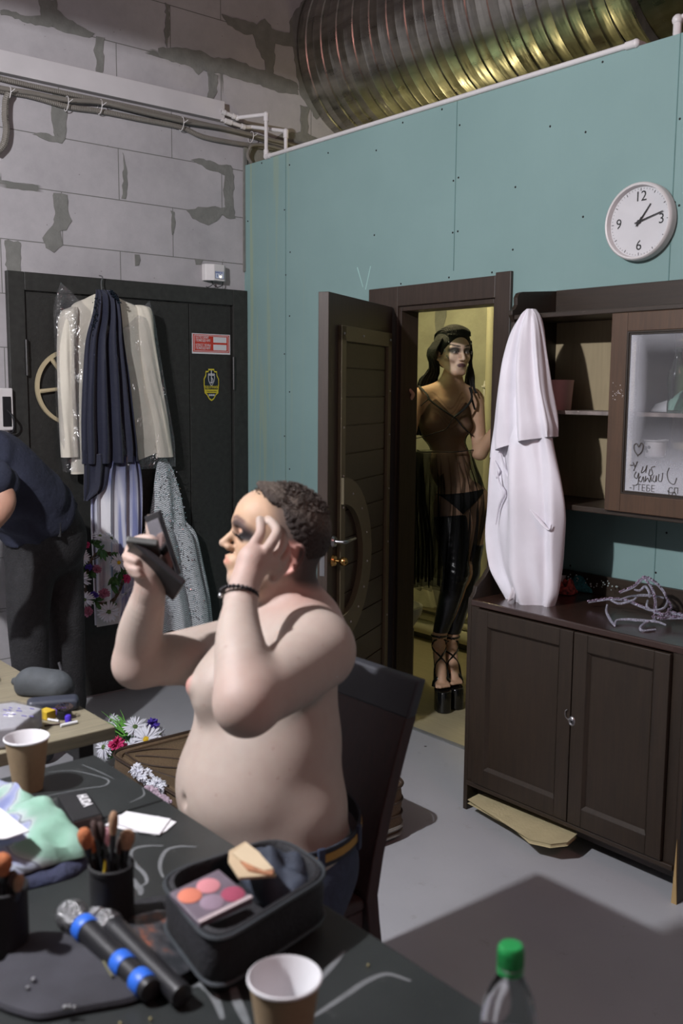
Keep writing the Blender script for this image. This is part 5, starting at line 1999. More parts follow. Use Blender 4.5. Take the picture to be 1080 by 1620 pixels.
class Frame:
    """local frame: x forward, y left, z up"""
    def __init__(s, o, f, up=(0, 0, 1), k=1.0):
        s.o = np.array(o, float)
        f = np.array(f, float)
        f /= np.linalg.norm(f)
        up = np.array(up, float)
        l = np.cross(up, f)
        l /= np.linalg.norm(l)
        u = np.cross(f, l)
        s.R = np.array([f, l, u])
        s.k = k

    def __call__(s, x, y, z):
        return s.o + (np.array([x, y, z]) * s.k) @ s.R

    def inv(s, P):
        return (P - s.o) @ s.R.T / s.k


def soft(d, w):
    return np.clip(.5 - d / w, 0, 1)


def head(S_, H, neck=None, lean=0.0, ex=0.0, ez=0.0, es=1.0, fo=0.0):
    k = H.k
    M3 = H.R
    E = lambda c, r, kk=.02, op='add': S_.ell(H(*c), np.array(r) * k, M3, kk * k, op)
    C_ = lambda a, b, ra, rb, kk=.01, op='add': S_.cap(H(*a), H(*b), ra * k, rb * k, kk * k, op)
    E((-.018 + fo * .9, 0, .035), (.098, .078, .082), .02)
    if fo:
        E((.050, 0, .040), (.054, .060, .056), .03)
    E((-.050 + fo, 0, .005), (.058, .068, .066), .03)
    E((.030, 0, -.028), (.056 - lean * .003, .056, .086), .03)
    for s in (1, -1):
        C_((-.012, s * .052, -.052), (.052, s * .022, -.096), .020, .016, .03)
        E((.048, s * .040, -.028), (.026, .022, .024), .02)
        C_((.082 + fo * .8, s * .008, .020), (.066 + fo * .5, s * .046, .020), .010, .009, .014)
    C_((.066, -.014, -.098), (.066, .014, -.098), .0165, .0165, .02)
    # sockets
    for s in (1, -1):
        E((.094, s * .031, -.001), (.018, .019, .013), .014, 'sub')
    for s in (1, -1):
        E((.0715, s * .031, -.002), (.0145, .0150, .0125), .004)
        C_((.086, s * .020, .0045), (.080, s * .045, .003), .0032, .0028, .004)
        C_((.087, s * .020, -.0095), (.081, s * .044, -.009), .0024, .0022, .004)
    # nose
    C_((.086, 0, .010), (.111, 0, -.033), .0070, .0098, .010)
    for s in (1, -1):
        E((.098, s * .0115, -.037), (.011, .008, .0075), .006)
        E((.104, s * .006, -.0445), (.004, .0032, .003), .002, 'sub')
    # mouth
    E((.082, 0, -.067), (.016, .026, .018), .015)
    for s in (1, -1):
        C_((.0965, s * .005, -.0595), (.084, s * .023, -.0655), .0042, .0022, .004)
        C_((.0945, 0, -.0715), (.083, s * .022, -.0675), .0056, .0022, .004)
    C_((.100, -.004, -.0655), (.100, .004, -.0655), .0018, .0018, .002, 'sub')
    # ears
    for s in (1, -1):
        a = np.array
        P = []
        for t in np.linspace(0, 1, 9):
            an = -2.1 + 4.3 * t
            P.append(H(ex - .022 - es * (.014 * math.cos(an) + .008 * math.sin(an)), s * (.079 + .009 * math.cos(an)), ez - .012 + es * .029 * math.sin(an)))
        S_.path(P, [.0045 * k, .0048 * k] + [.0050 * k] * 6 + [.0042 * k], .005 * k)
        E((ex - .021, s * .076, ez - .012), (.014 * es, .006, .026 * es), .006)
        E((ex - .020, s * .086, ez - .014), (.009 * es, .007, .014 * es), .004, 'sub')
        C_((ex - .006, s * .078, ez - .018), (ex - .007, s * .079, ez - .010), .0042, .0042, .004)
        E((ex - .012, s * .078, ez - .012 - .029 * es), (.009, .005, .009), .005)


def finger(S_, pts, r0, r1, k=.006):
    n = len(pts)
    S_.path([np.array(p, float) for p in pts], [r0 + (r1 - r0) * i / (n - 1) for i in range(n)], k)


# ------------------------------------------------------------------ the seated man
K = 1.05
m = lambda x, y, d: WD(x, y, d)
fdir = np.array([-.47, -.87, 0.0])
TF = Frame(m(425, 1100, 2.07), fdir)
ldir = TF.R[1]
hf = np.array([-.545, -.835, .0])
hf = hf / np.linalg.norm(hf)
tilt = math.radians(16)
hfw = np.array([hf[0] * math.cos(tilt), hf[1] * math.cos(tilt), math.sin(tilt)])
HF = Frame(m(439, 857, 2.06), hfw, (0, 0, 1), .985)

xs = axis_steps((-2.16, -1.16, .0042))
ys = axis_steps((.80, 1.62, .0042))
zs = axis_steps((.40, .80, .009), (.80, 1.12, .0045), (1.12, 1.47, .0032))
B = SDF(xs, ys, zs)
R3 = TF.R
# trunk
B.ell(m(406, 1238, 2.07), (.172, .195, .165), R3, .02)
B.ell(m(440, 1330, 2.07), (.155, .190, .13), R3, .05)
B.ell(m(430, 1100, 2.09), (.138, .168, .185), R3, .07)
B.ell(m(425, 1170, 2.08), (.138, .172, .12), R3, .06)
B.cap(m(498, 1022, 1.93), m(448, 1002, 2.24), .070, .066, .07)
B.cap(m(470, 1010, 2.08), m(430, 1060, 2.08), .085, .10, .07)
# chest
for s, (x, y, d) in ((1, (362, 1082, 2.02)), (-1, (346, 1076, 2.14))):
    B.ell(m(x, y, d), (.052, .062, .060), R3, .07)
B.ell(m(307, 1084, 1.99), (.009, .009, .009), R3, .008)
B.ell(m(334, 1092, 2.0), (.036, .05, .042), R3, .05)
# side roll of fat and navel
B.ell(m(478, 1270, 2.02), (.085, .11, .075), R3, .05)
B.ell(m(287, 1268, 1.965), (.016, .012, .012), R3, .012, 'sub')
# neck
B.path([m(455, 900, 2.07), m(466, 950, 2.09), m(480, 1000, 2.10)], [.057, .062, .085], .04)
B.ell(m(405, 925, 2.06), (.045, .05, .03), R3, .03)
for s, e in ((1, (498, 1018, 1.95)), (-1, (450, 1000, 2.22))):
    B.cap(m(479, 985, 2.09), m(*e), .046, .046, .05)
# near arm (his left)
sh, el, wrist = m(503, 1034, 1.905), m(390, 1110, 1.69), m(381, 948, 1.845)
B.path([sh, sh * .55 + el * .45 + np.array([0, 0, -.004]), el], [.072, .066, .055], .03)
B.path([el + [0, 0, -.006], m(384, 1055, 1.735), m(378, 1000, 1.79), wrist], [.055, .051, .042, .029], .02)
# far arm (his right)
sh2, el2, wr2 = m(447, 1005, 2.25), m(217, 1050, 2.10), m(238, 930, 2.0)
B.path([sh2, sh2 * .5 + el2 * .5 + np.array([0, 0, -.008]), el2], [.070, .067, .050], .03)
B.path([el2, m(221, 1005, 2.07), m(230, 965, 2.03), wr2], [.051, .048, .040, .030], .02)
head(B, HF, ex=-.012, ez=-.006, es=1.08, fo=.014)
# left hand at the temple
pc = m(398, 896, 1.885)
B.path([wrist, m(388, 922, 1.865), pc], [.029, .030, .031], .015)
B.path([m(400, 880, 1.885), m(428, 892, 1.91)], [.024, .020], .02)
finger(B, [m(388, 900, 1.875), m(401, 864, 1.89), m(412, 843, 1.915), m(411, 822, 1.94)], .0135, .0085)
finger(B, [m(412, 884, 1.885), m(430, 858, 1.885), m(438, 841, 1.905), m(431, 828, 1.925), m(424, 821, 1.945)], .0125, .0078)
finger(B, [m(424, 890, 1.90), m(446, 862, 1.92), m(446, 842, 1.945), m(434, 832, 1.955)], .0118, .0078)
finger(B, [m(432, 902, 1.915), m(452, 880, 1.94), m(450, 860, 1.96), m(440, 850, 1.968)], .0110, .0074)
finger(B, [m(432, 915, 1.92), m(450, 898, 1.945), m(452, 884, 1.962), m(444, 874, 1.97)], .0098, .0066)
# right hand round the compact
B.path([wr2, m(236, 908, 1.99), m(226, 886, 1.99)], [.029, .030, .027], .015)
B.path([m(220, 892, 1.985), m(214, 872, 2.0)], [.024, .022], .015)
finger(B, [m(222, 884, 2.0), m(210, 862, 1.985), m(224, 853, 1.965), m(238, 853, 1.955), m(245, 857, 1.955)], .0120, .0082)
finger(B, [m(212, 888, 2.0), m(201, 880, 1.985), m(206, 884, 1.965), m(215, 888, 1.957)], .0115, .0080)
finger(B, [m(215, 900, 1.995), m(203, 892, 1.98), m(208, 899, 1.962), m(217, 902, 1.955)], .0108, .0078)
finger(B, [m(220, 908, 1.99), m(208, 903, 1.975), m(214, 909, 1.96), m(221, 911, 1.955)], .0095, .0070)
finger(B, [m(232, 890, 2.0), m(240, 862, 2.025), m(238, 838, 2.03), m(237, 820, 2.03)], .0125, .0088)
# legs down to the knees under the jeans
kn1, kn2 = np.array([-1.74, .80, .47]), np.array([-1.86, .84, .47])


def man_col(V):
    base = lin(168, 153, 143)
    C = np.tile(base, (len(V), 1))
    L = HF.inv(V)
    x, y, z = L.T
    inh = soft(np.sqrt((x + .01) ** 2 + y ** 2 + (z + .0) ** 2) - .135, .02)

    def put(mask, c, a=1.0):
        mk = (mask * a * inh)[:, None]
        C[:] = C * (1 - mk) + c * mk
    # reddish elbows, hands, neck and ear
    for p, r, a in ((el, .06, .25), (el2, .06, .2), (pc, .07, .25), (m(215, 885, 1.99), .07, .2)):
        mk = (soft(np.linalg.norm(V - p, axis=1) - r, .08) * a)[:, None]
        C[:] = C * (1 - mk) + lin(186, 122, 110) * mk
    nk = (soft(np.linalg.norm(V - m(478, 945, 2.06), axis=1) - .08, .10) * .40)[:, None]
    C[:] = C * (1 - nk) + lin(176, 110, 96) * nk
    for p in (m(303, 1084, 1.99),):
        mk = (soft(np.linalg.norm(V - p, axis=1) - .018, .012) * .7)[:, None]
        C[:] = C * (1 - mk) + lin(196, 120, 112) * mk
    rnd = random.Random(9)
    for k in range(14):
        p = m(rnd.uniform(310, 530), rnd.uniform(1000, 1300), 1.87)
        d = V - p
        d = d - np.outer(d @ ray(420, 1150), ray(420, 1150)) / (np.linalg.norm(ray(420, 1150)) ** 2)
        front = (V @ ldir > (TF.o @ ldir))
        mk = (soft(np.linalg.norm(d, axis=1) - .0018, .003) * .4 * front)[:, None]
        C[:] = C * (1 - mk) + lin(120, 74, 60) * mk
    # foundation: face yellower, nose and forehead
    face = soft(-(x - .015), .05)
    put(face, lin(188, 150, 116), .75)
    put(soft(np.abs(np.abs(y) - .055) - .01, .02) * soft(-(x - .02), .03) * soft(np.abs(z + .045) - .02, .03), lin(170, 112, 84), .5)
    # ears red
    put(soft(.070 - np.abs(y), .008) * soft(np.abs(x + .032) - .026, .01) * soft(np.abs(z + .018) - .04, .01), lin(188, 118, 106), .6)
    # eye make-up
    for s in (1, -1):
        ex = (y - s * .038) / .030
        put(soft(np.sqrt(ex ** 2 + ((z - .009) / .022) ** 2) - 1, .5) * soft(-(x - .04), .01), lin(62, 50, 54), .92)
        put(soft(np.sqrt(((y - s * .046) / .018) ** 2 + ((z - .002) / .012) ** 2) - 1, .5) * soft(-(x - .035), .01), lin(24, 20, 24), .9)
        put(soft(np.sqrt(((y - s * .030) / .013) ** 2 + ((z - .006) / .005) ** 2) - 1, .5) * soft(-(x - .06), .01), lin(190, 148, 124), .8)
        put(soft(np.sqrt(((y - s * .033) / .021) ** 2 + ((z + .0035) / .0042) ** 2) - 1, .4) * soft(-(x - .055), .01), lin(16, 12, 14), 1)
        arch = .027 + .006 * np.sin(np.clip((y * s - .012) / .045, 0, 1) * 3.1)
        put(soft(np.abs(z - arch) - .0035, .003) * soft(np.abs(y * s - .033) - .023, .008) * soft(-(x - .04), .01), lin(92, 66, 62), .85)
        put(soft(np.abs(y - s * .013) - .002, .004) * soft(-(x - .075), .01) * soft(np.abs(z + .01) - .022, .01), lin(140, 92, 70), .5)
    put(soft(np.sqrt((y / .025) ** 2 + ((z + .0665) / .0095) ** 2) - 1, .3) * soft(-(x - .082), .006), lin(190, 122, 108), .6)
    # cropped hair on the sides and back of the head
    hl = .052 - .0 * x
    side = soft(-(-x + .030 + .35 * (z - .03)), .03) * 0
    a1 = soft(x - (.006 + .55 * (z - .02)), .030) * soft(-(z - (-.045 + .75 * (x + .02))), .022) * soft(.006 - (z + .075), .02)
    earx = soft(np.abs(x + .020) - .022, .008) * soft(z - .018, .01)
    a1 = a1 * (1 - earx * soft(.066 - np.abs(y), .004)) * soft(.0785 * 1.02 - np.abs(y) * 1.0 - .0785 * .02 + .0, .02) ** 0
    dens = np.clip((z + .05) / .07, .25, 1)
    back = soft(-(-x - .05), .04)
    put(a1, lin(66, 48, 42), .45)
    put(a1 * np.clip(dens * .6 + back, 0, 1), lin(40, 30, 28), .85)
    return C


man = thing('person', 'shirtless seated man with cropped dark hair holding a compact mirror and touching his eye', 'person', (-1.66, 1.16, 0))
B.mesh('body', M['skin'], man, man_col)

# short curly hair on top
xs = axis_steps((HF.o[0] - .16, HF.o[0] + .16, .0035))
ys = axis_steps((HF.o[1] - .16, HF.o[1] + .16, .0035))
zs = axis_steps((HF.o[2] - .03, HF.o[2] + .16, .0035))
Hs = SDF(xs, ys, zs)
E = lambda c, r, kk=.02, op='add': Hs.ell(HF(*c), np.array(r) * HF.k, HF.R, kk, op)
E((-.006, 0, .038), (.100, .0805, .087), .02)
E((-.040, 0, .006), (.062, .070, .070), .03)
E((.056, 0, .086), (.050, .054, .030), .03)
Hs.half(HF(.106, 0, .08), HF.R.T @ np.array([1.0, 0, .25]), .010)
gh = np.meshgrid(Hs.x - HF.o[0], Hs.y - HF.o[1], Hs.z - HF.o[2], indexing='ij', sparse=True)
lx = (gh[0] * HF.R[0, 0] + gh[1] * HF.R[0, 1] + gh[2] * HF.R[0, 2]) / HF.k
lz = (gh[0] * HF.R[2, 0] + gh[1] * HF.R[2, 1] + gh[2] * HF.R[2, 2]) / HF.k
cut = np.minimum(.079 - lz, (lx + .012 - .55 * (lz - .026)) * .88).astype(np.float32)
kk_ = .008
hh_ = np.maximum(kk_ - np.abs(Hs.F - cut), 0) / kk_
Hs.F = np.maximum(Hs.F, cut) + hh_ * hh_ * kk_ * .25
Hs.half(HF(-.03, 0, .018), HF.R.T @ np.array([.85, 0, -1.0]), .008)
for s in (1, -1):
    E((-.033, s * .085, -.008), (.024, .02, .030), .006, 'sub')
G_ = np.meshgrid(Hs.x, Hs.y, Hs.z, indexing='ij')
q = [(G_[i] * 1.0) for i in range(3)]
Hs.F += (.0016 * (np.sin(q[0] * 420 + 3 * np.sin(q[2] * 260)) * np.sin(q[1] * 390 + 2 * np.sin(q[0] * 210)) + .8 * np.sin(q[2] * 480 + q[0] * 350 + 2 * np.sin(q[1] * 300)))).astype(np.float32)
M['hair'] = mat('dark_brown_hair', srgb(78, 68, 62), .7, var=.35, vscale=140, bump=.6, bscale=420)


def hair_col(V):
    x, y, z = HF.inv(V).T
    t = np.clip((z - .062 - .35 * (x + .02)) / .03, 0, 1)[:, None]
    return lin(44, 34, 30) * (1 - t) + lin(84, 74, 66) * t


mh, nth, ph_ = new_mat('cropped_hair')
at_ = N(nth, 'ShaderNodeAttribute', attribute_name='Col')
nh = N(nth, 'ShaderNodeTexNoise', Scale=260.0, Detail=5)
nth.links.new(coords(nth), nh.inputs['Vector'])
nth.links.new(mix(nth, 1.0, at_.outputs['Color'], ramp(nth, nh.outputs['Fac'], [(.3, (.45, .45, .45, 1)), (.7, (1.25, 1.2, 1.15, 1))]), 'MULTIPLY'), ph_.inputs['Base Color'])
ph_.inputs['Roughness'].default_value = .8
bh = N(nth, 'ShaderNodeBump', Strength=1.0, Distance=.003)
nth.links.new(nh.outputs['Fac'], bh.inputs['Height'])
nth.links.new(bh.outputs['Normal'], ph_.inputs['Normal'])
hairo = Hs.mesh('hair', mh, man, hair_col, label='short dark brown hair, cropped at the sides')
# fine curls breaking the outline
mb = MB()
rnd = random.Random(11)
for k in range(1900):
    th, ph = rnd.uniform(0, 2 * pi), rnd.uniform(0, 1.35)
    d = np.array([math.sin(ph) * math.cos(th), math.sin(ph) * math.sin(th), math.cos(ph)])
    c0 = np.array([-.006, 0, .040]) + d * np.array([.099, .078, .086])
    if c0[2] < .086 or c0[0] > .085:
        continue
    w = [c0]
    v = d + np.array([rnd.uniform(-.6, .6) for _ in range(3)])
    for j in range(3):
        v = v + np.array([rnd.uniform(-.9, .9) for _ in range(3)])
        w.append(w[-1] + v / np.linalg.norm(v) * .0034)
    mb.tube([HF(*p) for p in w], [.0013, .0012, .001, .0005], 4, cap=False)
obj('curls', mb, M['hair'], hairo, fix=False)
# eyelashes
mb = MB()
for s in (1, -1):
    for k in range(15):
        t = k / 14
        y_ = s * (.019 + .030 * t)
        x_ = .0885 - .006 * t * t
        b0 = np.array([x_, y_, -.0045])
        mb.tube([HF(*b0), HF(*(b0 + [.007, s * .003 * t, -.001])), HF(*(b0 + [.013, s * .008 * t, .004]))], [.0009, .0008, .0003], 4)
obj('eyelashes', mb, M['ink'], man)
# bracelet
mb = MB()
ba = (m(385, 925, 1.865) - wrist)
ba = ba / np.linalg.norm(ba)
u_ = np.cross(ba, [0, 0, 1.0]) if abs(ba[2]) < .95 else np.cross(ba, [1.0, 0, 0])
u_ = u_ / np.linalg.norm(u_)
v_ = np.cross(ba, u_)
bc = m(378, 940, 1.845)
for k in range(26):
    a_ = 2 * pi * k / 26
    mb.ball(bc + (u_ * math.cos(a_) + v_ * math.sin(a_)) * .0345 + ba * .004 * math.sin(a_), .0046, 10)
br = obj('bracelet', mb, mat('black_beads', srgb(20, 18, 24), .2, var=.2), man, label='bracelet of black round beads')
br2 = obj('silver_bead', MB().ball(m(349, 942, 1.84), .0052, 10), M['steel'], br)

# jeans and belt
J = SDF(axis_steps((-2.10, -1.25, .007)), axis_steps((.55, 1.45, .007)), axis_steps((.0, .76, .007)))
pel = m(440, 1338, 2.07)
J.ell(pel - [0, 0, .03], (.172, .200, .14), R3, .04)
hipL, hipR = pel + ldir * .10 - [0, 0, .10], pel - ldir * .10 - [0, 0, .10]
kL, kR = np.array([-1.66, .80, .50]), np.array([-1.90, .82, .50])
aL, aR = np.array([-1.66, .86, .08]), np.array([-1.92, .88, .08])
for h, k_, a_ in ((hipL, kL, aL), (hipR, kR, aR)):
    J.path([h, k_], [.105, .072], .05)
    J.path([k_, a_], [.070, .055], .03)
wz = float(m(520, 1328, 1.93)[2])
J.half((0, 0, wz), (0.0, 0, 1), .004)
J.half((0, 0, .06), (0, 0, -1), .004)
M['denim'] = mat('blue_denim', srgb(46, 54, 74), .85, var=.2, vscale=60, bump=.4, bscale=300)
J.mesh('jeans', M['denim'], man)
wc = m(440, 1335, 2.07)
wc[2] = wz - .022


def waist(k, dz):
    return [wc + TF.R[0] * .168 * k * math.cos(a) + TF.R[1] * .196 * k * math.sin(a) + [0, 0, dz] for a in np.linspace(0, 2 * pi, 48, endpoint=False)]


def band(z0_, z1_, k, nm, mm, par):
    A, B_, C_, D_ = waist(k, z0_), waist(k, z1_), waist(k - .03, z1_), waist(k - .03, z0_)
    V = A + B_ + C_ + D_
    F = []
    for r_ in range(4):
        for i in range(48):
            F.append((r_ * 48 + i, r_ * 48 + (i + 1) % 48, ((r_ + 1) % 4) * 48 + (i + 1) % 48, ((r_ + 1) % 4) * 48 + i))
    return obj(nm, MB().add(V, F), mm, par)


bl = band(-.016, .020, 1.045, 'belt', mat('navy_webbing', srgb(30, 34, 44), .8, bump=.3, bscale=300), man)
band(-.006, .010, 1.055, 'belt_stripe', mat('mustard_stripe', srgb(150, 118, 56), .8, bump=.3, bscale=300), bl)
pL = m(508, 1338, 1.86)
for a_ in (1.15, 1.9, 2.6):
    p_ = wc + TF.R[0] * .178 * math.cos(a_) + TF.R[1] * .207 * math.sin(a_)
    q_ = TF.R[0] * math.cos(a_) + TF.R[1] * math.sin(a_)
    Mx = frame(p_, np.cross([0, 0, 1], q_), (0, 0, 1))
    obj('belt_loop', MB().box(-.008, .008, -.026, .026, -.004, .004, Mx), M['denim'], man, bevel=.002, smooth=False)
sx = SDF(axis_steps((-2.1, -1.5, .007)), axis_steps((.6, 1.0, .007)), axis_steps((-.0, .14, .007)))
for nm, a_ in (('shoe', aL), ('shoe', aR)):
    q_ = SDF(axis_steps((a_[0] - .2, a_[0] + .15, .006)), axis_steps((a_[1] - .32, a_[1] + .12, .006)), axis_steps((-.004, .15, .006)))
    q_.path([np.array([a_[0], a_[1] + .03, .045]), np.array([a_[0] - .02, a_[1] - .08, .04]), np.array([a_[0] - .04, a_[1] - .17, .035])], [.044, .044, .036], .03)
    q_.cap([a_[0], a_[1] + .02, .05], [a_[0], a_[1] + .01, .11], .042, .046, .02)
    q_.half((0, 0, .001), (0, 0, -1), .004)
    q_.mesh('shoe', M['black_matte'], man)

# the compact
cp = thing('compact_mirror', 'open black make-up compact held up in front of the seated man', 'compact', m(250, 900, 1.96))


def plate(pxs, d, wdir, w, th, nm, mm, par=cp, off=0.0):
    a_, b_ = m(*pxs[0], d), m(*pxs[1], d)
    u = b_ - a_
    L = np.linalg.norm(u)
    u = u / L
    wv = np.array(wdir, float)
    wv = wv - u * (wv @ u)
    wv = wv / np.linalg.norm(wv)
    n = np.cross(u, wv)
    Mx = Matrix([[u[0], wv[0], n[0], a_[0] + n[0] * off], [u[1], wv[1], n[1], a_[1] + n[1] * off], [u[2], wv[2], n[2], a_[2] + n[2] * off], [0, 0, 0, 1]])
    return obj(nm, MB().box(0, L, -w / 2, w / 2, -th / 2, th / 2, Mx), mm, par, bevel=.003, smooth=False)


tocam = -ray(250, 880)
dw = tocam + np.array([.30, .36, .42])
plate(((273, 912), (241, 812)), 1.99, dw, .075, .007, 'mirror_lid', M['black_plastic'])
plate(((272, 908), (244, 822)), 1.985, dw, .060, .003, 'mirror_glass', mat('mirror', srgb(200, 200, 205), .03, 1.0, var=0), off=-.004)
plate(((284, 935), (204, 868)), 1.975, dw, .085, .014, 'powder_tray', M['black_plastic'])
plate(((203, 862), (252, 868)), 1.965, dw, .060, .014, 'tray_rim', mat('grey_tray_edge', srgb(62, 62, 60), .5), off=0)
plate(((266, 905), (226, 872)), 1.968, dw, .05, .004, 'powder_pan', mat('brown_powder', srgb(120, 84, 66), .8), off=-.009)

# ------------------------------------------------------------------ performer in the doorway
P_ = lambda x, y, d: WD(x, y, d)
perf = thing('person', 'person in a sheer black gown and platform heels with long black braids in the doorway', 'person', (-3.52, 3.62, 0))
pf = np.array([.94, -.33, -.06])
PH = Frame(P_(718, 556, 4.93), np.array([.93, -.34, -.06]), (0, 0, 1), 1.02)
PT = Frame(P_(702, 680, 5.0), np.array([.90, -.43, 0]))
xs = axis_steps((-3.98, -3.05, .0062))
ys = axis_steps((3.16, 4.06, .0062))
zs = axis_steps((.05, 1.56, .0062), (1.56, 1.99, .0042))
B = SDF(xs, ys, zs)
R3p = PT.R
B.ell(P_(703, 664, 5.0), (.098, .138, .150), R3p, .03)
B.cap(P_(668, 630, 4.97), P_(744, 632, 5.05), .048, .046, .05)
B.ell(P_(712, 735, 5.0), (.085, .108, .13), R3p, .06)
B.ell(P_(732, 790, 5.0), (.100, .140, .10), R3p, .06)
B.path([P_(716, 592, 4.99), P_(713, 610, 4.99), P_(708, 634, 5.0)], [.052, .056, .085], .03)
for s in (1, -1):
    B.cap(P_(712, 608, 5.0), P_(708 + s * 38, 624, 5.0 + s * .03), .036, .034, .04)
# collar bones and throat
for c in ((686, 672, 4.93), (730, 674, 4.95)):
    B.ell(P_(*c), (.04, .055, .04), R3p, .04)
# arms
s1_, e1_, h1_ = P_(655, 632, 4.95), P_(643, 702, 4.80), P_(633, 640, 4.60)
B.path([s1_, s1_ * .5 + e1_ * .5, e1_], [.052, .043, .037], .03)
B.path([e1_, e1_ * .5 + h1_ * .5, h1_ + (e1_ - h1_) * .12], [.037, .034, .025], .02)
hh = h1_
for k, (dx, dz) in enumerate(((-.012, .03), (-.012, .012), (-.012, -.006), (-.010, -.022))):
    finger(B, [h1_ + (e1_ - h1_) * .1 + [0, 0, dz * .4], np.array([-3.318, 3.165, h1_[2] + dz]), np.array([-3.312, 3.13, h1_[2] + dz + .002]), np.array([-3.325, 3.108, h1_[2] + dz - .003])], .0095, .0075)
finger(B, [h1_ + (e1_ - h1_) * .1, np.array([-3.30, 3.20, h1_[2] + .04]), np.array([-3.31, 3.19, h1_[2] + .07])], .010, .008)
B.ell(h1_ + (e1_ - h1_) * .08, (.035, .018, .036), None, .02)
s2_, e2_, h2_ = P_(751, 634, 5.05), P_(759, 716, 4.98), P_(794, 668, 4.86)
B.path([s2_, s2_ * .5 + e2_ * .5, e2_], [.048, .041, .036], .03)
B.path([e2_, e2_ * .5 + h2_ * .5, h2_], [.036, .033, .026], .02)
hd = (h2_ - e2_) / np.linalg.norm(h2_ - e2_)
B.cap(h2_, h2_ + hd * .06, .026, .026, .02)
for k in range(4):
    o_ = np.array([0, 0, 1.0]) * (.024 - .016 * k)
    finger(B, [h2_ + hd * .05 + o_, h2_ + hd * .09 + o_ * 1.1, h2_ + hd * .115 + o_ * 1.1 + [0, -.012, 0]], .0092, .0072)
finger(B, [h2_ + hd * .02, h2_ + hd * .05 + [0, -.02, .035], h2_ + hd * .07 + [0, -.025, .05]], .0105, .008)
# legs
hp1, k1_, a1_ = P_(712, 806, 4.98), P_(722, 905, 4.92), P_(695, 1006, 4.98)
hp2, k2_, a2_ = P_(746, 802, 5.03), P_(739, 903, 4.98), P_(714, 1008, 5.04)
B.path([hp1, hp1 * .5 + k1_ * .5, k1_], [.088, .078, .056], .04)
B.path([k1_, k1_ * .65 + a1_ * .35, a1_], [.056, .055, .033], .03)
B.path([hp2, hp2 * .5 + k2_ * .5, k2_], [.082, .074, .055], .04)
B.path([k2_, k2_ * .65 + a2_ * .35, a2_], [.055, .053, .033], .03)
# feet on tiptoe
fd = np.array([.80, -.60, 0])
feet = []
for a_ in (a1_, a2_):
    heel = a_ + np.array([0, 0, -.055]) - fd * .02
    ball_ = np.array([a_[0], a_[1], 0]) + fd * .105 + [0, 0, .135]
    toe = ball_ + fd * .055 + [0, 0, -.006]
    B.path([a_, heel], [.034, .032], .02)
    B.path([heel, (heel + ball_) / 2 + [0, 0, .008], ball_], [.032, .030, .028], .02)
    sd_ = np.array([.6, .8, 0])
    for k in range(5):
        o_ = sd_ * (-.026 + .013 * k)
        B.cap(ball_ + o_, toe + o_ * 1.15 - fd * .006 * abs(k - 1), .0105, .0095 if k else .011, .006)
    feet.append((a_, heel, ball_, toe))
head(B, PH)


def perf_col(V):
    C = np.tile(lin(196, 158, 130), (len(V), 1))
    L = PH.inv(V)
    x, y, z = L.T
    inh = soft(np.sqrt((x) ** 2 + y ** 2 + (z) ** 2) - .13, .02)

    def put(mask, c, a=1.0):
        mk = (mask * a * inh)[:, None]
        C[:] = C * (1 - mk) + c * mk
    put(soft(-(x - .01), .04), lin(222, 192, 172), .8)
    # contour
    put(soft(np.abs(z + .038 + .35 * (.07 - np.abs(y))) - .006, .012) * soft(-(np.abs(y) - .030), .01) * soft(-(x - .02), .02), lin(120, 76, 56), .7)
    put(soft(.045 - z, .02) * soft(-(x - .02), .03) * soft(-(np.abs(y) - .045), .02), lin(150, 96, 66), .6)
    for s in (1, -1):
        put(soft(np.sqrt(((y - s * .034) / .027) ** 2 + ((z - .007) / .017) ** 2) - 1, .5) * soft(-(x - .045), .01), lin(46, 46, 44), .95)
        put(soft(np.sqrt(((y - s * .032) / .012) ** 2 + ((z + .002) / .004) ** 2) - 1, .5) * soft(-(x - .06), .01), lin(200, 190, 180), .8)
        put(soft(np.sqrt(((y - s * .032) / .0055) ** 2 + ((z + .002) / .005) ** 2) - 1, .5) * soft(-(x - .06), .01), lin(20, 18, 18), 1)
        arch = .026 + .008 * np.clip((y * s - .010) / .045, 0, 1)
        put(soft(np.abs(z - arch) - .0035, .003) * soft(np.abs(y * s - .034) - .024, .006) * soft(-(x - .04), .01), lin(30, 26, 26), .95)
        put(soft(np.abs(y - s * .012) - .002, .004) * soft(-(x - .08), .01) * soft(np.abs(z + .01) - .025, .01), lin(140, 96, 76), .5)
    put(soft(np.sqrt((y / .024) ** 2 + ((z + .0655) / .011) ** 2) - 1, .25) * soft(-(x - .08), .006), lin(72, 30, 40), .95)
    # painted contour lines on the chest and neck
    T = PT.inv(V)
    tx, ty, tz = T.T
    fr = soft(-(tx - .02), .02)
    for c, w in ((.145, .0035), (.118, .003), (.090, .003), (.066, .003), (.042, .0025)):
        ln = soft(np.abs(tz - (c - .035 * np.cos(ty * 38) + .015 * np.abs(ty) * 10)) - w, .006) * fr * soft(np.abs(ty) - .085, .02)
        mk = (ln * .55)[:, None]
        C[:] = C * (1 - mk) + lin(118, 66, 48) * mk
    nk = soft(np.linalg.norm(V - P_(712, 618, 4.93), axis=1) - .035, .03) * .45
    C[:] = C * (1 - nk[:, None]) + lin(150, 96, 74) * nk[:, None]
    nav = soft(np.linalg.norm(V - P_(727, 733, 4.92), axis=1) - .006, .008) * .7
    C[:] = C * (1 - nav[:, None]) + lin(90, 56, 44) * nav[:, None]
    for c in ((690, 661, 4.9), (737, 665, 4.93)):
        ni = soft(np.linalg.norm(V - P_(*c), axis=1) - .018, .012) * .5
        C[:] = C * (1 - ni[:, None]) + lin(140, 84, 70) * ni[:, None]
    return C


B.mesh('body', M['skin'], perf, perf_col)
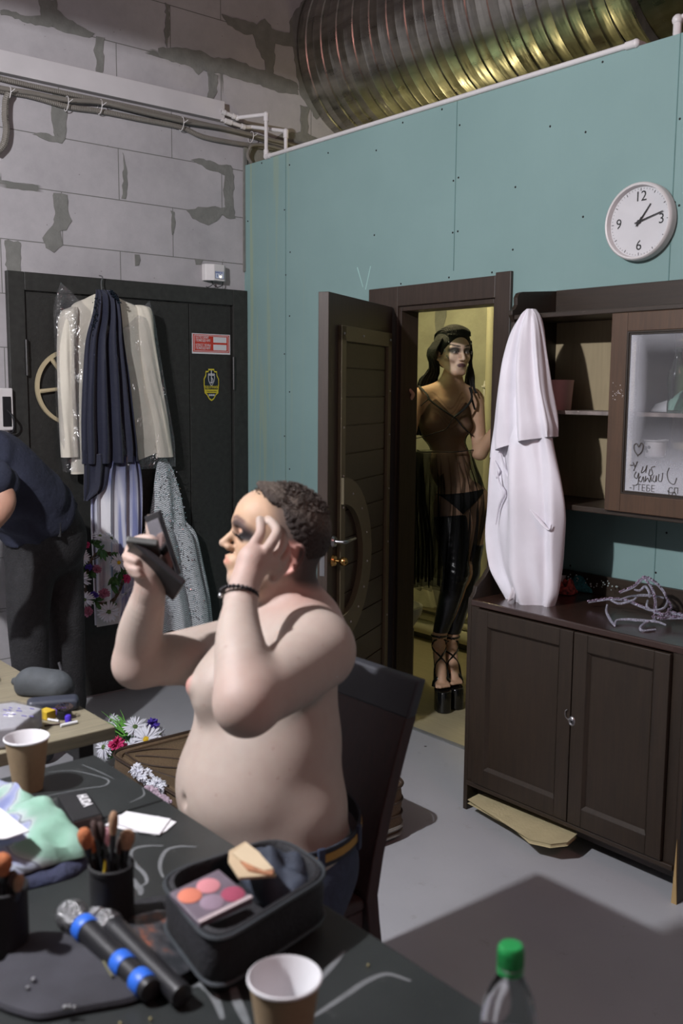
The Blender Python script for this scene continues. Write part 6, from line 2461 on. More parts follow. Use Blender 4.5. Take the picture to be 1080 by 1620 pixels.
# hair: tight cap and long straight braids
xs = axis_steps((PH.o[0] - .19, PH.o[0] + .15, .0045))
ys = axis_steps((PH.o[1] - .17, PH.o[1] + .17, .0045))
zs = axis_steps((PH.o[2] - .10, PH.o[2] + .14, .0045))
Hs = SDF(xs, ys, zs)
E = lambda c, r, kk=.02, op='add': Hs.ell(PH(*c), np.array(r) * PH.k, PH.R, kk, op)
E((-.020, 0, .038), (.106, .086, .090), .02)
E((-.060, 0, .0), (.056, .078, .09), .03)
Hs.half(PH(.072, 0, .075), PH.R.T @ np.array([1.0, 0, -.35]), .01)
Hs.half(PH(.022, 0, .0), PH.R.T @ np.array([1.0, 0, -.95]), .01)
M['bhair'] = mat('black_braids', srgb(20, 19, 20), .62, var=.4, vscale=200, bump=.6, bscale=300)
cap_ = Hs.mesh('hair', M['bhair'], perf, label='long black braided hair')
mb = MB()
rnd = random.Random(21)


def braid(pts, r=.0042):
    P = cat_rom(pts, 6)
    mb.tube(P, [r * (1 + .22 * math.sin(i * 1.9)) for i in range(len(P))], 6)


for k in range(46):      # behind the right shoulder (left in the picture)
    t = k / 45
    lay = rnd.uniform(0, .05)
    a_ = PH(.022 - .10 * t, -.078, .062 - .02 * t)
    b_ = PH(.004 - .10 * t, -.102, -.012)
    c_ = P_(694 - 15 * t + rnd.uniform(-1.5, 1.5), 582 + rnd.uniform(-3, 6), 4.99 + lay)
    d_ = P_(690 - 28 * t + rnd.uniform(-1, 1), 612 + rnd.uniform(-6, 6), 5.03 + lay)
    e_ = P_(682 - 26 * t + rnd.uniform(-2, 2), 660 + rnd.uniform(0, 30), 5.13 + lay)
    braid([a_, b_, c_, d_, e_])
for k in range(32):      # over the left shoulder (right in the picture)
    t = k / 31
    lay = rnd.uniform(0, .05)
    a_ = PH(.022 - .08 * t, .080, .055)
    b_ = PH(.004 - .08 * t, .100, -.03)
    c_ = P_(739 + 9 * t + rnd.uniform(-1, 1), 585, 5.03 + lay)
    d_ = P_(734 + 17 * t + rnd.uniform(-2, 2), 615 + 8 * rnd.random(), 5.03 + lay)
    braid([a_, b_, c_, d_], .0038)
for x0_, x1_ in ((748, 752), (745, 747), (750, 754)):
    braid([PH(.02, .082, .02), P_(x0_ - 3, 590, 4.97), P_(x0_, 612, 4.93), P_(x1_, 622, 4.92)], .0034)
for k in range(17):
    y_ = -.066 + .132 * k / 16
    e_ = math.sqrt(max(0, 1 - (y_ / .088) ** 2))
    braid([PH(.068 * e_ + .004, y_ * .9, .078), PH(.045 * e_, y_, .105 * (.5 + .5 * e_) + .012), PH(-.015, y_ * 1.12, .128 * (.35 + .65 * e_)), PH(-.075, y_ * 1.1, .095 * (.4 + .6 * e_)), PH(-.118 * e_, y_, .02)], .0046)
obj('braids', mb, M['bhair'], cap_, fix=False)
# studs on the face
mb = MB()
for c in ((.062, -.062, .046), (.046, -.074, .008), (.050, -.075, .0), (.058, -.068, -.022), (.062, -.064, -.030), (.070, .058, .040), (.062, .066, .0), (.064, .063, -.008)):
    mb.ball(PH(*c), .0042, 8)
obj('face_studs', mb, M['steel'], perf)

# thigh-high leggings
Lg = SDF(axis_steps((-3.98, -3.05, .0062)), axis_steps((3.3, 4.06, .0062)), axis_steps((.20, 1.20, .0062)))
Lg.path([hp1, hp1 * .5 + k1_ * .5, k1_], [.092, .082, .060], .04)
Lg.path([k1_, k1_ * .65 + a1_ * .35, a1_], [.060, .059, .038], .03)
z1_ = float(P_(710, 816, 4.9)[2])
Lg.half(P_(710, 816, 4.9), (-.15, 0, 1), .004)
za = float(a1_[2])
Lg.half((0, 0, za + .02), (0, 0, -1), .004)
gx = np.meshgrid(Lg.x, Lg.y, Lg.z, indexing='ij', sparse=True)
Lg.F = Lg.F + (.0016 * np.sin(gx[2] * 190 + 14 * gx[0] * 6) * np.exp(-((gx[2] - float(k1_[2])) / .07) ** 2)).astype(np.float32)
M['leather'] = mat('black_wet_look', srgb(24, 24, 27), .28, var=.2, bump=.35, bscale=18)
Lg.mesh('legging', M['leather'], perf, label='black wet-look thigh-high')
Lg = SDF(axis_steps((-3.98, -3.05, .0062)), axis_steps((3.3, 4.06, .0062)), axis_steps((.20, 1.20, .0062)))
Lg.path([hp2, hp2 * .5 + k2_ * .5, k2_], [.086, .078, .059], .04)
Lg.path([k2_, k2_ * .65 + a2_ * .35, a2_], [.059, .057, .038], .03)
Lg.half(P_(758, 862, 4.95), (.25, .1, 1), .004)
Lg.half((0, 0, float(a2_[2]) + .02), (0, 0, -1), .004)
Lg.mesh('legging', M['leather'], perf, label='black wet-look thigh-high')
# briefs
Br = SDF(axis_steps((-3.9, -3.05, .006)), axis_steps((3.3, 4.0, .006)), axis_steps((.85, 1.25, .006)))
Br.ell(P_(732, 790, 5.0), (.106, .147, .10), R3p, .03)
Br.cap(hp1, hp1 + (k1_ - hp1) * .2, .092, .090, .05)
Br.cap(hp2, hp2 + (k2_ - hp2) * .2, .087, .084, .05)
hz_ = P_(732, 786, 4.9)
Br.half(hz_ + [0, 0, .02], np.array([0, 0, 1.0]) - R3p[1] * .12, .003)
for s, n_ in ((-1, -1), (1, 1)):
    Br.half(P_(732 + s * 16, 800, 4.9), R3p[1] * s * 1.0 + np.array([0, 0, -1.1]), .004)
M['sheer_dense'] = mat('black_lace', srgb(18, 18, 20), .7)
Br.mesh('briefs', M['sheer_dense'], perf)


def sheer(name, fac, tint=(22, 22, 22)):
    m_, nt, p = new_mat(name)
    nt.nodes.remove(p)
    tr = N(nt, 'ShaderNodeBsdfTransparent')
    df = N(nt, 'ShaderNodeBsdfDiffuse')
    df.inputs['Color'].default_value = srgb(*tint)
    gl = N(nt, 'ShaderNodeBsdfGlossy', Roughness=.45)
    gl.inputs['Color'].default_value = (.2, .2, .2, 1)
    ad = N(nt, 'ShaderNodeAddShader')
    lw = N(nt, 'ShaderNodeLayerWeight', Blend=.35)
    f = maths(nt, 'MINIMUM', maths(nt, 'ADD', maths(nt, 'MULTIPLY', lw.outputs['Facing'], .6), fac), .95)
    ms = N(nt, 'ShaderNodeMixShader')
    nt.links.new(f, ms.inputs[0])
    nt.links.new(tr.outputs[0], ms.inputs[1])
    nt.links.new(df.outputs[0], ms.inputs[2])
    nt.links.new(ms.outputs[0], nt.nodes['Material Output'].inputs['Surface'])
    return m_


M['sheer'] = sheer('sheer_black_mesh', .34)
M['sheer2'] = sheer('sheer_black_pleats', .34)
# bodice
Bd = SDF(axis_steps((-3.9, -3.1, .006)), axis_steps((3.3, 4.0, .006)), axis_steps((1.15, 1.68, .006)))
Bd.ell(P_(703, 664, 5.0), (.104, .145, .156), R3p, .03)
Bd.ell(P_(712, 735, 5.0), (.093, .117, .13), R3p, .06)
for c in ((686, 672, 4.93), (730, 674, 4.95)):
    Bd.ell(P_(*c), (.045, .060, .045), R3p, .04)
vp = P_(718, 661, 4.9)
Bd2 = Bd
# V neckline: cut by two slanting planes joined as a wedge
g = np.meshgrid(Bd.x, Bd.y, Bd.z, indexing='ij', sparse=True)


def plane(p, n):
    n = np.array(n, float)
    n /= np.linalg.norm(n)
    return ((g[0] - p[0]) * n[0] + (g[1] - p[1]) * n[1] + (g[2] - p[2]) * n[2]).astype(np.float32)


w1 = plane(vp, np.array([0, 0, 1.0]) - R3p[1] * 1.05)
w2 = plane(vp, np.array([0, 0, 1.0]) + R3p[1] * 1.15)
Bd.F = np.maximum(Bd.F, np.minimum(w1, w2) * 1.0)
Bd.half((0, 0, float(P_(700, 714, 4.9)[2])), (0, 0, -1), .003)
Bd.mesh('bodice', M['sheer'], perf, label='sheer black bodice')


def strip(pts, r, nm, flat=.5):
    obj(nm, MB().tube(cat_rom(pts, 6), r, 8, flat=flat), M['sheer_dense'], perf)


strip([P_(662, 612, 5.02), P_(664, 612, 4.93), P_(675, 624, 4.885), P_(680, 633, 4.870), P_(698, 647, 4.862), P_(718, 660, 4.862)], .006, 'shoulder_strap')
strip([P_(744, 616, 5.08), P_(743, 614, 4.98), P_(746, 630, 4.925), P_(736, 645, 4.895), P_(718, 660, 4.862)], .006, 'shoulder_strap')
strip([P_(678, 631, 4.872), P_(662, 646, 4.90), P_(654, 665, 4.95)], .005, 'armhole_edge')
strip([P_(746, 631, 4.925), P_(751, 648, 4.96)], .006, 'shoulder_strap')
strip([P_(653, 690, 4.97), P_(660, 693, 4.90), P_(685, 686, 4.87), P_(706, 678, 4.86), P_(718, 661, 4.86), P_(733, 677, 4.885), P_(748, 690, 4.96)], .004, 'seam')
strip([P_(660, 712, 4.98), P_(666, 715, 4.90), P_(690, 715, 4.87), P_(720, 715, 4.88), P_(748, 712, 4.96)], .005, 'waist_seam')
# skirt: pleated sheer cloth hanging from under the bust
u1 = R3p[1] * 1.0


def prow(px, py, hw, hd, d=5.0, pl_=1.0):
    c = P_(px, py, d)
    return (c[0], c[1], c[2], hw, hd, pl_)


rows = [prow(700, 713, .155, .105, 5.0, .1), prow(702, 735, .165, .120, 5.0, .5), prow(703, 775, .200, .150, 5.0, .9), prow(700, 830, .215, .165, 5.0, 1), prow(697, 880, .215, .165, 5.0, 1), prow(693, 924, .205, .165, 5.0, 1)]
mb = loft(rows, u1, R3p[0], 150, 8, pl=22, amp=.20, wob=.003, seed=51, cap=False)
zt_p = float(P_(700, 713, 5)[2])
zb_p = float(P_(693, 924, 5)[2])
ctr_ = PT.o


def hem(v):
    s = float((np.array(v) - ctr_) @ R3p[1])
    k = (zt_p - v[2]) / (zt_p - zb_p)
    rise = max(0, s + .02) * 1.4
    return (v[0], v[1], v[2] + rise * max(0, k) ** 2)


mb.v = [hem(v) for v in mb.v]
obj('gown_skirt', mb, M['sheer2'], perf, ang=70, label='sheer pleated black skirt')
rows = [prow(676, 716, .085, .07, 5.0, .2), prow(672, 760, .105, .10, 5.0, .8), prow(668, 830, .120, .13, 5.0, 1), prow(666, 880, .125, .14, 5.0, 1), prow(666, 920, .125, .14, 5.0, 1)]
obj('gown_underlayer', loft(rows, u1, R3p[0], 110, 8, pl=15, amp=.3, wob=.003, seed=52, cap=False), M['sheer2'], perf, ang=70)
# darker gathered pleats on the left side of the picture
mb = MB()
rnd = random.Random(31)
for k in range(9):
    t = k / 8
    x0_, x1_ = 652 + 16 * t, 638 + 46 * t + rnd.uniform(-2, 2)
    y1_ = 915 + rnd.uniform(0, 14)
    mb.tube(cat_rom([P_(x0_, 716, 4.93), P_(x0_ * .6 + x1_ * .4 - 2, 790, 4.90), P_(x1_, 860, 4.87), P_(x1_ + rnd.uniform(-2, 2), y1_, 4.87)], 6), [.003, .004, .005, .006, .007] + [.008] * 13 + [.009], 8, flat=.4)
obj('gathered_pleats', mb, sheer('black_pleat_fold', .55, (16, 16, 16)), perf)
tag(obj('black_ribbon', MB().tube(cat_rom([P_(634, 870, 4.86), P_(635, 920, 4.86), P_(636, 952, 4.86)], 5), .009, 8, flat=.3), M['sheer_dense'], perf), 'x', 'x')
del bpy.data.objects['black_ribbon']['label'], bpy.data.objects['black_ribbon']['category']

# platform sandals
M['patent'] = mat('black_patent', srgb(14, 14, 15), .12, var=.1, coat=.5)
for a_, heel, ball_, toe in feet:
    z0_ = 0.003
    sd_ = np.cross([0, 0, 1], fd)
    sd_ = sd_ / np.linalg.norm(sd_)
    out = []
    for (x_, y_) in ((-.055, .022), (.0, .040), (.05, .044), (.085, .034), (.098, .008), (.095, -.012), (.08, -.032), (.04, -.042), (-.01, -.038), (-.055, -.024)):
        out.append((x_, y_))
    base = np.array([ball_[0], ball_[1], 0.0])
    lo = [base + fd * x_ + sd_ * y_ + [0, 0, z0_] for x_, y_ in out]
    hi = [base + fd * x_ * .97 + sd_ * y_ + [0, 0, .112] for x_, y_ in out]
    k = len(out)
    mb = MB().add(lo + hi, [tuple(reversed(range(k))), tuple(range(k, 2 * k))] + [(i, (i + 1) % k, k + (i + 1) % k, k + i) for i in range(k)])
    sh_ = obj('platform_sandal', mb, M['patent'], perf, bevel=.006, sub=0, label='black patent platform sandal')
    hb_ = heel + [0, 0, -.035]
    mb = MB().tube([hb_, hb_ * .5 + np.array([heel[0], heel[1], 0]) * .5 - fd * .012, np.array([heel[0] - fd[0] * .035, heel[1] - fd[1] * .035, z0_])], [.020, .012, .009], 10)
    mb.tube([hb_ + [0, 0, .0], (hb_ + ball_) / 2 - [0, 0, .028], ball_ - [0, 0, .022]], [.03, .028, .036], 12, flat=.35)
    obj('heel', mb, M['patent'], sh_)
    mb = MB()

    def ringstrap(c, ax, r, w=.0055):
        ax = ax / np.linalg.norm(ax)
        u = np.cross(ax, sd_)
        u = u / np.linalg.norm(u)
        v = np.cross(ax, u)
        mb.tube([c + (u * math.cos(t) * r[0] + v * math.sin(t) * r[1]) for t in np.linspace(0, 2 * pi, 28, endpoint=False)], w, 6, closed=True)
    dirn = heel - a_
    ringstrap(a_ + [0, 0, .004], np.array([0, 0, 1.0]), (.040, .040))
    mid = (heel + ball_) / 2
    fa = ball_ - heel
    fa = fa / np.linalg.norm(fa)
    up_ = np.cross(fa, sd_)
    up_ = up_ if up_[2] > 0 else -up_
    for s in (1, -1):
        mb.tube(cat_rom([heel + sd_ * .032 * s, heel + fa * .03 + sd_ * .030 * s + up_ * .012, mid - fa * .02 + up_ * .036, mid + fa * .02 - sd_ * .030 * s + up_ * .012, ball_ - sd_ * .038 * s - [0, 0, .01]], 6), .0055, 6)
        mb.tube(cat_rom([heel + sd_ * .034 * s, a_ + sd_ * .030 * s + fd * .02 + [0, 0, -.02], a_ + fd * .036 - sd_ * .01 * s], 6), .005, 6)
    mb.tube(cat_rom([ball_ + sd_ * .042 - [0, 0, .02], ball_ + sd_ * .034 + [0, 0, .010], ball_ + [0, 0, .030], ball_ - sd_ * .034 + [0, 0, .010], ball_ - sd_ * .042 - [0, 0, .02]], 6), .011, 8, flat=.5)
    obj('ankle_straps', mb, M['patent'], sh_)

# ------------------------------------------------------------------ person bending over at the left edge
bp = thing('person', 'person in a dark blue T-shirt and black jeans bending forward at the left edge', 'person', (-3.95, 1.35, 0))
BB = lambda x, y, d: WD(x, y, d)
b = dict(
    hipc=BB(72, 858, 4.15), h1=BB(50, 880, 4.08), h2=BB(92, 880, 4.25),
    k1=BB(45, 1000, 4.02), k2=BB(104, 1005, 4.22))
a1b = np.array([b['k1'][0] - .06, b['k1'][1] + .05, .08])
a2b = np.array([b['k2'][0] - .04, b['k2'][1] + .03, .08])
tors = [b['hipc'] + [0, 0, .05], BB(40, 790, 4.0), BB(-15, 745, 3.9), BB(-60, 745, 3.85)]


def bend(S_, e, part):
    Rb = Frame(b['hipc'], [-.7, -.5, 0]).R
    if part in ('all', 'jeans'):
        S_.ell(b['hipc'] + [.0, 0, .02], (.125 + e, .165 + e, .12 + e), Rb, .05)
        S_.cap(tors[0], tors[0] * .5 + tors[1] * .5, .137 + e, .139 + e, .03)
        S_.ell(BB(92, 862, 4.15), (.10 + e, .11 + e, .11 + e), Rb, .04)
        S_.ell(BB(58, 875, 4.10), (.10 + e, .10 + e, .11 + e), Rb, .04)
        for h, k_, a_ in ((b['h1'], b['k1'], a1b), (b['h2'], b['k2'], a2b)):
            S_.path([h, k_, a_], [.095 + e, .068 + e, .050 + e * 1.3], .04)
    if part in ('all', 'shirt'):
        S_.path(tors, [.135 + e, .14 + e, .15 + e, .13 + e], .05)
        if part == 'shirt':
            S_.ell(b['hipc'] + [0, 0, .04], (.148, .186, .125), Rb, .04)
            S_.ell(BB(88, 848, 4.15), (.112 + e, .122 + e, .10 + e), Rb, .04)
        S_.path([BB(-40, 745, 3.75), BB(-8, 765, 3.68)], [.055 + e * 1.4, .055 + e * 1.6], .03)


Bp = SDF(axis_steps((-4.62, -3.3, .012)), axis_steps((.35, 1.9, .012)), axis_steps((.0, 1.6, .012)))
bend(Bp, 0, 'all')
el_b, wr_b = BB(6, 778, 3.66), BB(-2, 830, 3.60)
Bp.path([BB(-40, 745, 3.75), BB(0, 770, 3.67)], [.05, .045], .03)
Bp.path([BB(0, 770, 3.67), BB(6, 800, 3.64), BB(-30, 850, 3.5)], [.044, .042, .028], .02)
hb0 = BB(-30, 850, 3.5)
Bp.cap(hb0, hb0 + [-.03, -.03, -.06], .035, .034, .02)
for k in range(5):
    o_ = np.array([.5, .5, 0]) * (.04 - .02 * k)
    Bp.path([hb0 + [-.03, -.03, -.06] + o_, hb0 + [-.05, -.04, -.13] + o_ * 1.2], [.011, .009], .004)
hdc = BB(-110, 770, 3.75)
head(Bp, Frame(hdc, [-.6, -.5, -.5], (0, 0, 1), 1.0))
Bp.cap(tors[-1], hdc, .07, .06, .04)
Bp.mesh('body', M['skin'], bp, lambda V: np.tile(lin(170, 130, 110), (len(V), 1)))
Jn = SDF(axis_steps((-4.5, -3.5, .009)), axis_steps((.8, 1.9, .009)), axis_steps((.0, 1.4, .009)))
bend(Jn, .013, 'all')
tdir = (tors[1] - tors[0]) / np.linalg.norm(tors[1] - tors[0])
Jn.half(b['hipc'] + tdir * .19, tdir, .005)
Jn.half((0, 0, .05), (0, 0, -1), .004)
gg = np.meshgrid(Jn.x, Jn.y, Jn.z, indexing='ij', sparse=True)
Jn.F = Jn.F + (.004 * np.sin(gg[2] * 60 + 9 * gg[0] + 4 * np.sin(gg[1] * 14)) * np.clip(1 - (gg[2] - .1) / .35, 0, 1)).astype(np.float32)
M['bjeans'] = mat('black_denim', srgb(38, 38, 40), .85, var=.2, vscale=40, bump=.4, bscale=120)
jn = Jn.mesh('jeans', M['bjeans'], bp)
Sh = SDF(axis_steps((-4.62, -3.3, .009)), axis_steps((.35, 1.9, .009)), axis_steps((.7, 1.55, .009)))
bend(Sh, .020, 'all')
Sh.half(b['hipc'] + tdir * .115, -tdir + np.array([0, 0, -.35]), .006)
gg = np.meshgrid(Sh.x, Sh.y, Sh.z, indexing='ij', sparse=True)
Sh.F = Sh.F + (.005 * np.sin(gg[2] * 45 + 40 * gg[0] + 3 * np.sin(gg[1] * 20))).astype(np.float32)
Sh.mesh('t_shirt', mat('dark_blue_jersey', srgb(34, 38, 54), .9, var=.15, bump=.3, bscale=60), bp)
mb = MB()
q0 = BB(92, 838, 3.98)
mb.box(-.014, .014, -.004, .004, -.03, .03, Matrix.Translation(q0) @ Matrix.Rotation(.5, 4, 'Z'))
obj('belt_loop', mb, M['bjeans'], jn, bevel=.002, smooth=False)
for a_ in (a1b, a2b):
    q_ = SDF(axis_steps((a_[0] - .25, a_[0] + .12, .009)), axis_steps((a_[1] - .25, a_[1] + .12, .009)), axis_steps((-.005, .15, .009)))
    q_.path([a_ + [.02, .015, -.035], a_ + [-.06, -.045, -.04], a_ + [-.12, -.09, -.045]], [.045, .043, .034], .03)
    q_.half((0, 0, .001), (0, 0, -1), .004)
    q_.mesh('shoe', M['black_matte'], bp)

# ================================================================== BATHROOM FITTINGS
YW = YB
M['pipe_beige'] = mat('pale_pipe', srgb(198, 192, 168), .5, var=.05)


def wallp(px, py, off):
    return on(px, py, 'y', YW - off)


for k, (a, b, r, lab) in enumerate((((600, 941), (800, 992), .022, 'upper pale heating pipe along the foot of the bathroom wall'), ((600, 957), (800, 1008), .022, 'middle pale heating pipe along the foot of the bathroom wall'), ((600, 972), (800, 1026), .045, 'thick lowest pale pipe along the foot of the bathroom wall'))):
    A, B_ = wallp(*a, .05), wallp(*b, .05)
    z = float(wallp((a[0] + b[0]) / 2, (a[1] + b[1]) / 2, .05)[2])
    A[2] = B_[2] = z
    o = obj('heating_pipe', MB().tube([(XB + .05, YW - .05, z), (-1.76, YW - .05, z)], r, 14), M['pipe_beige'])
    tag(o, lab, 'pipe', 'heating pipes in the bathroom')
p = wallp(776, 560, .05)
o = obj('drain_pipe', MB().tube([(p[0], p[1], .3), (p[0], p[1], WT - .05)], .028, 16), M['pipe_beige'])
tag(o, 'vertical pale drain pipe on the bathroom wall by the door frame', 'pipe')
for k, y in enumerate((482, 718, 760)):
    q = wallp(785, y, .05)
    o = obj('pipe_stub', MB().tube([(p[0], YW - .05, q[2]), (p[0] + .25, YW - .05, q[2])], .012, 10), M['pipe_beige'])
    tag(o, ['short pipe branching off near the top of the drain pipe', 'short pipe branching off the drain pipe at elbow height', 'lowest short pipe branching off the drain pipe'][k], 'pipe', 'side branches of the drain pipe')
a, b = wallp(764, 636, .04), wallp(783, 663, .04)
so = thing('double_socket', 'white double wall socket on the bathroom wall by the door frame', 'socket', (float(a[0]), YW, float(b[2])))
sx_, sz_ = float((a[0] + b[0]) / 2), float((a[2] + b[2]) / 2)
sw = abs(b[0] - a[0]) / 2 * .8
shh = abs(a[2] - b[2]) / 2
obj('socket_body', MB().box(sx_ - sw, sx_ + sw, YW - .05, YW, sz_ - shh, sz_ + shh), M['white_plastic'], so, bevel=.006)
for s in (1, -1):
    obj('outlet', MB().lathe([(0, .042), (.016, .042), (.018, .0515), (.021, .0515), (.022, .05)], (sx_ - .004, YW, sz_ + s * shh * .48), (0, -1, 0), n=20), mat('socket_inside', srgb(120, 118, 108), .5), so)
pg = thing('power_plug', 'white power plug and cable above the double socket', 'plug', wallp(769, 618, .03))
q = wallp(769, 616, .03)
mb = MB().lathe([(.016, -.04), (.020, -.02), (.020, .01), (.03, .012), (.03, .022), (.018, .024), (.014, .05), (0, .05)], q, (0, 0, 1), n=16)
obj('plug_body', mb, M['white_plastic'], pg)
obj('cable', MB().tube(cat_rom([q + [0, 0, .05], wallp(773, 598, .03), wallp(780, 590, .03), wallp(790, 588, .03)], 6), .005, 8).tube(cat_rom([wallp(783, 640, .03), wallp(780, 672, .06), wallp(768, 682, .05), wallp(772, 690, .05), wallp(790, 670, .05)], 6), .004, 8), M['white_plastic'], pg)
# WC bowl behind the door jamb
bc_ = WD(620, 957, 5.22)
bw = thing('toilet_bowl', 'grey-white bowl on a black base just inside the bathroom doorway', 'bowl', (bc_[0], bc_[1], 0))
zr_ = float(bc_[2])
obj('bowl', MB().lathe([(0, zr_ - .22), (.07, zr_ - .22), (.10, zr_ - .14), (.155, zr_ - .05), (.165, zr_ - .02), (.165, zr_), (.15, zr_ + .004), (.145, zr_ - .02), (.10, zr_ - .08), (0, zr_ - .12)], (bc_[0], bc_[1], 0), n=36), mat('grey_ceramic', srgb(150, 150, 140), .35, var=.05), bw)
obj('bowl_base', MB().lathe([(0, .003), (.12, .003), (.12, zr_ - .13), (.10, zr_ - .11)], (bc_[0] + .0, bc_[1] + .0, 0), n=30), M['black_plastic'], bw)
yp = thing('yellow_packet', 'bright yellow packet leaning on the bathroom wall behind the gown hem', 'packet', wallp(640, 948, .12))
A, B_, C_, D_ = wallp(629, 921, .09), wallp(655, 928, .09), wallp(647, 953, .13), wallp(626, 947, .13)
obj('packet_body', MB().prism([A, B_, C_, D_], (0, -1, 0), .02), mat('yellow_wrap', srgb(206, 190, 40), .4, var=.15, vscale=30), yp, bevel=.004, smooth=False)
mb = MB()
rnd = random.Random(3)
for k in range(9):
    mb.ball(wallp(rnd.uniform(638, 650), rnd.uniform(930, 940), .115), rnd.uniform(.003, .008), 7, (1, .3, .6))
obj('packet_print', mb, mat('dark_print', srgb(70, 60, 40), .6), yp)
tag(obj('paper_sack', MB().prism([wallp(655, 930, .06), wallp(684, 925, .06), wallp(692, 962, .08), wallp(646, 955, .08)], (0, -1, 0), .05), mat('pale_grey_sack', srgb(170, 166, 140), .9, bump=.3), bevel=.01), 'pale grey sack standing behind the heating pipes in the bathroom', 'sack')

# ================================================================== SIDEBOARD TOP
ZC_ = CZ
cw = thing('silver_crown', 'silver glittery branching tiara lying on the sideboard worktop', 'tiara', on(990, 960, 'z', ZC_))
M['silver_glitter'] = mat('silver_glitter', srgb(196, 196, 214), .28, .55, var=.45, vscale=220, bump=.8, bscale=400)
M['rhine'] = mat('rhinestone', srgb(196, 176, 200), .1, .8, var=.5, vscale=160)
cwp = lambda x, y, z: on(x, y, 'z', ZC_ + z)
br_ = [
    [(930, 953, .02), (950, 950, .03), (968, 948, .045), (990, 950, .045), (1010, 958, .04), (1040, 970, .035), (1064, 976, .03), (1095, 980, .03)],
    [(960, 957, .03), (959, 968, .02), (966, 982, .008), (972, 990, .004)],
    [(972, 990, .004), (975, 982, .01), (990, 980, .012), (1020, 982, .014), (1040, 984, .015), (1053, 989, .008)],
    [(1036, 980, .015), (1020, 986, .012), (1013, 993, .006), (1016, 998, .004), (1036, 996, .004)],
    [(982, 948, .05), (1000, 943, .055), (1025, 942, .06), (1050, 946, .055)],
    [(980, 938, .07), (1000, 930, .09), (1012, 920, .115), (1020, 914, .13), (1034, 920, .12), (1048, 934, .09), (1055, 948, .06), (1062, 960, .04), (1058, 968, .035)],
    [(1018, 915, .13), (1028, 926, .11), (1034, 940, .08), (1037, 960, .045), (1034, 980, .015)],
    [(1003, 933, .09), (1012, 934, .09), (1020, 928, .1), (1026, 936, .09), (1027, 945, .07)],
    [(1024, 950, .06), (1023, 960, .05), (1032, 966, .04), (1050, 962, .045), (1056, 950, .055)],
    [(1040, 978, .03), (1060, 970, .035), (1085, 975, .035)],
    [(1044, 980, .025), (1062, 978, .028), (1090, 978, .03)],
    [(966, 950, .045), (980, 955, .04), (1000, 950, .05), (1006, 946, .055)],
]
for k, pts in enumerate(br_):
    P = cat_rom([cwp(*q) for q in pts], 6)
    n = len(P)
    obj('branch', MB().tube(P, [.0052 - .002 * abs(2 * i / n - 1) for i in range(n)], 8), M['silver_glitter'], cw)
mb = MB()
rnd = random.Random(17)
for pts in br_[:1] + br_[5:7] + br_[9:11]:
    P = cat_rom([cwp(*q) for q in pts], 9)
    for p in P[::1]:
        mb.ball(p + np.array([rnd.uniform(-.004, .004), rnd.uniform(-.006, 0), .005]), rnd.uniform(.0022, .0042), 6)
obj('rhinestones', mb, M['rhine'], cw)


def heap(nm, lab, cat_, cx, cy, rx, ry, h, z0, m_, seed, par=None, n=26, ruff=.3):
    G = []
    rnd_ = random.Random(seed)
    o1, o2 = rnd_.uniform(0, 9), rnd_.uniform(0, 9)
    for i in range(n):
        row = []
        for j in range(n):
            s, t = 2 * i / (n - 1) - 1, 2 * j / (n - 1) - 1
            # square to disc
            x_ = s * math.sqrt(1 - t * t / 2)
            y_ = t * math.sqrt(1 - s * s / 2)
            q = x_ * x_ + y_ * y_
            w = 1 + .12 * math.sin(3 * math.atan2(y_, x_) + o1)
            hh_ = max(0, 1 - q) ** .6
            nn = noise.noise(Vector((x_ * 2.3 + o1, y_ * 2.3 + o2, o1)))
            row.append((cx + rx * x_ * w, cy + ry * y_ * w, z0 + .003 + h * hh_ * (1 + ruff * 2 * nn) * .9))
        G.append(row)
    mb = MB().grid(G)
    o = obj(nm, mb, m_, par, solid=.003)
    if lab:
        tag(o, lab, cat_)
    return o


p = on(918, 935, 'z', ZC_)
M['teal_cloth'] = mat('teal_beaded_cloth', srgb(48, 120, 128), .6, var=.4, vscale=90, bump=.6, bscale=180)
tc_ = thing('beaded_teal_top', 'teal beaded costume top beside the tiara on the sideboard', 'costume top', p)
heap('cloth_cup', None, None, p[0] - .01, p[1] + .02, .075, .055, .062, ZC_, M['teal_cloth'], 3, tc_, ruff=.5)
q = on(968, 938, 'z', ZC_)
heap('cloth_cup', None, None, q[0], q[1] + .01, .05, .03, .04, ZC_, M['teal_cloth'], 5, tc_, ruff=.5)
mb = MB()
rnd = random.Random(5)
for k in range(46):
    t = rnd.random()
    c = on(900 + 78 * t, 912 + 22 * t + rnd.gauss(0, 3), 'y', float(p[1]) - .02 + .0 * t)
    mb.ball((c[0], float(p[1]) - .03 + rnd.uniform(-.01, .03), ZC_ + .03 + .035 * rnd.random()), rnd.uniform(.002, .004), 6)
obj('beads', mb, mat('pearl_beads', srgb(200, 214, 214), .2, .3), tc_)
p = on(888, 938, 'z', ZC_)
heap('red_lace', 'small red and black lacy cloth on the worktop against the white robe', 'cloth', p[0], p[1] + .01, .06, .045, .045, ZC_, mat('red_lace', srgb(140, 62, 56), .8, var=.6, vscale=60, bump=.5, c2=srgb(34, 20, 24)), 9, ruff=.7)
p = on(992, 945, 'z', ZC_)
q = thing('beige_mask', 'beige moulded mask lying under the silver tiara', 'mask', p)
G = []
for i in range(20):
    row = []
    for j in range(14):
        s, t = i / 19, j / 13
        row.append((p[0] - .075 + .15 * s, p[1] - .01 + .07 * t + .02 * math.sin(3 * s), ZC_ + .006 + .038 * math.sin(pi * s) * math.sin(pi * (.15 + .7 * t)) + .004 * math.sin(14 * s)))
    G.append(row)
